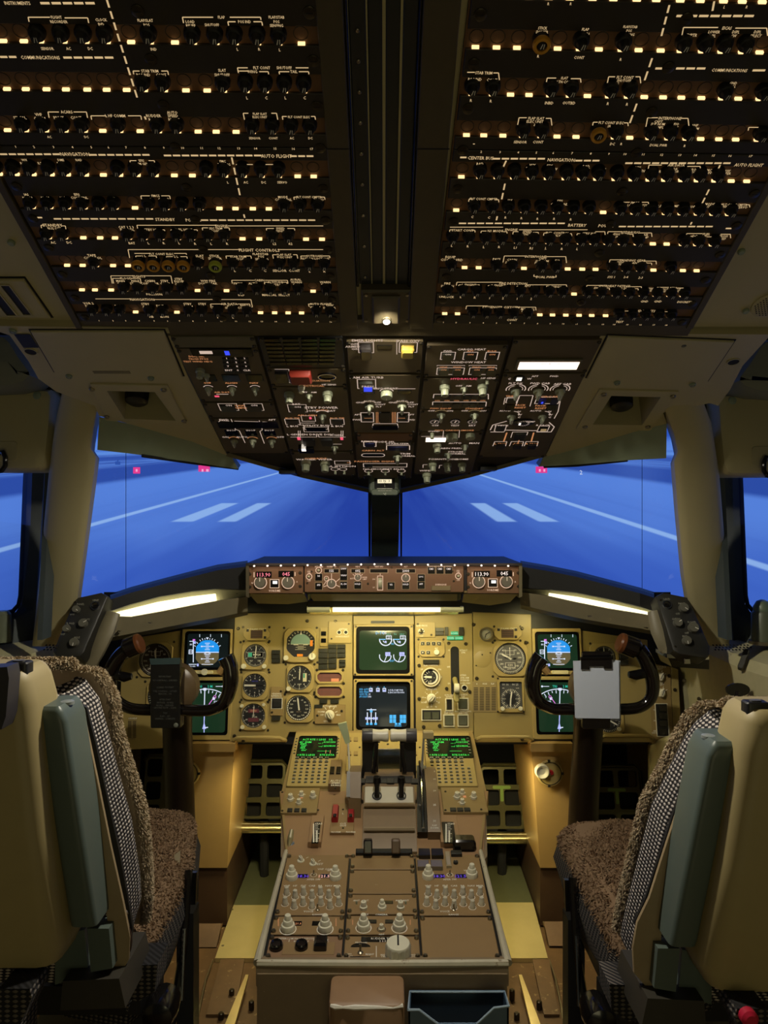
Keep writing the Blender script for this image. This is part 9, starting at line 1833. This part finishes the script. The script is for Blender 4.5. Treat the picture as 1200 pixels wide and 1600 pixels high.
 for vv in ((4, 21) if s > 0 else (18, 34)):
  sh = shell[-1]; mb = MB(); mb.lathe(0, 0, [(.005, 0), (.004, .001)], DARKV, 12); obj('screw_hole', mb, t, Matrix.Translation(P(6 if s > 0 else 1186, sh[1] - 42 + vv, sh[2] - .004)) @ Matrix.Rotation(math.radians(90), 4, 'X'))
 u, v, y, _ = shell[0]; mb = MB(); mb.T = Matrix.Translation(P(u - s * 22, v - 1, y + .03)); mb.rrect(0, 0, .03, .022, -.006, .010, BLACKM, r=.004, ch=.002); mb.rrect(0, 0, .014, .010, .010, .0115, mat('latch_grey', (90, 88, 84), .4), r=.003); obj('harness_latch', mb, t)['label'] = 'black harness latch'
 return t
seat('left', [(118, 1046, 1.09, 1.24), (150, 1056, 1.09, 1.245), (170, 1083, 1.10, 1.25), (182, 1127, 1.11, 1.26), (198, 1190, 1.13, 1.28), (219, 1269, 1.15, 1.30), (231, 1348, 1.175, 1.325), (233, 1387, 1.19, 1.34), (222, 1426, 1.21, 1.355), (210, 1460, 1.23, 1.37)],
     [(128, 1029, 1.235, 1.265), (166, 1046, 1.24, 1.27), (187, 1083, 1.245, 1.275), (193, 1135, 1.26, 1.29), (211, 1194, 1.275, 1.305), (230, 1253, 1.295, 1.325), (238, 1324, 1.32, 1.35), (240, 1387, 1.34, 1.37), (236, 1430, 1.36, 1.39)],
     [(52, 1046, .98, 1.08), (60, 1100, .985, 1.09), (82, 1290, 1.0, 1.12), (106, 1470, 1.02, 1.14), (98, 1494, 1.03, 1.14)],
     [(53, 124, 1108, 1.02), (58, 130, 1130, 1.022), (82, 152, 1290, 1.035), (106, 173, 1440, 1.05), (108, 174, 1449, 1.052)],
     [(305, 1288, 1.74), (300, 1275, 1.80), (230, 1268, 1.83), (100, 1275, 1.83), (70, 1300, 1.74), (90, 1480, 1.36), (200, 1500, 1.34), (236, 1470, 1.39), (276, 1400, 1.50), (300, 1340, 1.62)], 0)
seat('right', [(1129, 1097, 1.09, 1.22), (1090, 1105, 1.09, 1.23), (1070, 1121, 1.10, 1.235), (1054, 1142, 1.105, 1.245), (1030, 1190, 1.115, 1.255), (1004, 1245, 1.13, 1.275), (984, 1324, 1.155, 1.305), (965, 1403, 1.185, 1.335), (957, 1442, 1.205, 1.35), (980, 1490, 1.23, 1.365)],
     [(1120, 1091, 1.215, 1.24), (1089, 1097, 1.225, 1.25), (1068, 1114, 1.23, 1.255), (1052, 1142, 1.24, 1.265), (1026, 1195, 1.25, 1.275), (1000, 1245, 1.27, 1.295), (982, 1324, 1.30, 1.325), (964, 1403, 1.33, 1.355), (957, 1445, 1.35, 1.375)],
     [(1158, 1108, .98, 1.08), (1150, 1170, .985, 1.09), (1120, 1340, 1.0, 1.12), (1086, 1500, 1.02, 1.14), (1100, 1530, 1.03, 1.14)],
     [(1085, 1163, 1163, 1.02), (1078, 1156, 1185, 1.022), (1052, 1124, 1330, 1.035), (1026, 1094, 1470, 1.05), (1024, 1090, 1480, 1.052)],
     [(873, 1305, 1.74), (884, 1293, 1.80), (950, 1286, 1.83), (1110, 1290, 1.83), (1140, 1320, 1.74), (1110, 1500, 1.36), (1000, 1502, 1.36), (955, 1470, 1.43), (920, 1400, 1.53), (892, 1345, 1.64)], 0)
mb = MB(); mb.lathe(0, 0, [(.011, -.006), (.011, .004), (.007, .008)], mat('red_button', (190, 30, 60), .4), 16); tag(obj('red_button', mb, None, Matrix.Translation(P(1170, 1590, .98)) @ Matrix.Rotation(math.radians(90), 4, 'X')), 'bright red round button on the pouch behind the right seat', 'button')
mb = MB(); c = P(278, 1358, 1.585); mb.add([P(u, v, 1.58) + V(0, 0, .012) for u, v in [(282, 1338), (272, 1345), (275, 1362), (271, 1380), (276, 1377), (281, 1358)]], [(0, 1, 2, 3, 4, 5)], mat('torn_backing', (196, 184, 156), .8)); tag(obj('torn_patch', mb), 'torn pale patch of bare backing on the inner edge of the left seat cushion', 'patch')
mb = MB(); mb.slab([P(-30, 1045, .955), P(11, 1042, .955), P(14, 1060, .955), P(9, 1120, .955), P(2, 1140, .955), P(-30, 1140, .955)], V(0, .03, 0), mat('headrest_black', (52, 50, 56), .4)); tag(obj('headrest_pad', mb), 'dark padded headrest edge at the far left of the left seat', 'headrest')
bpy.context.view_layer.update()
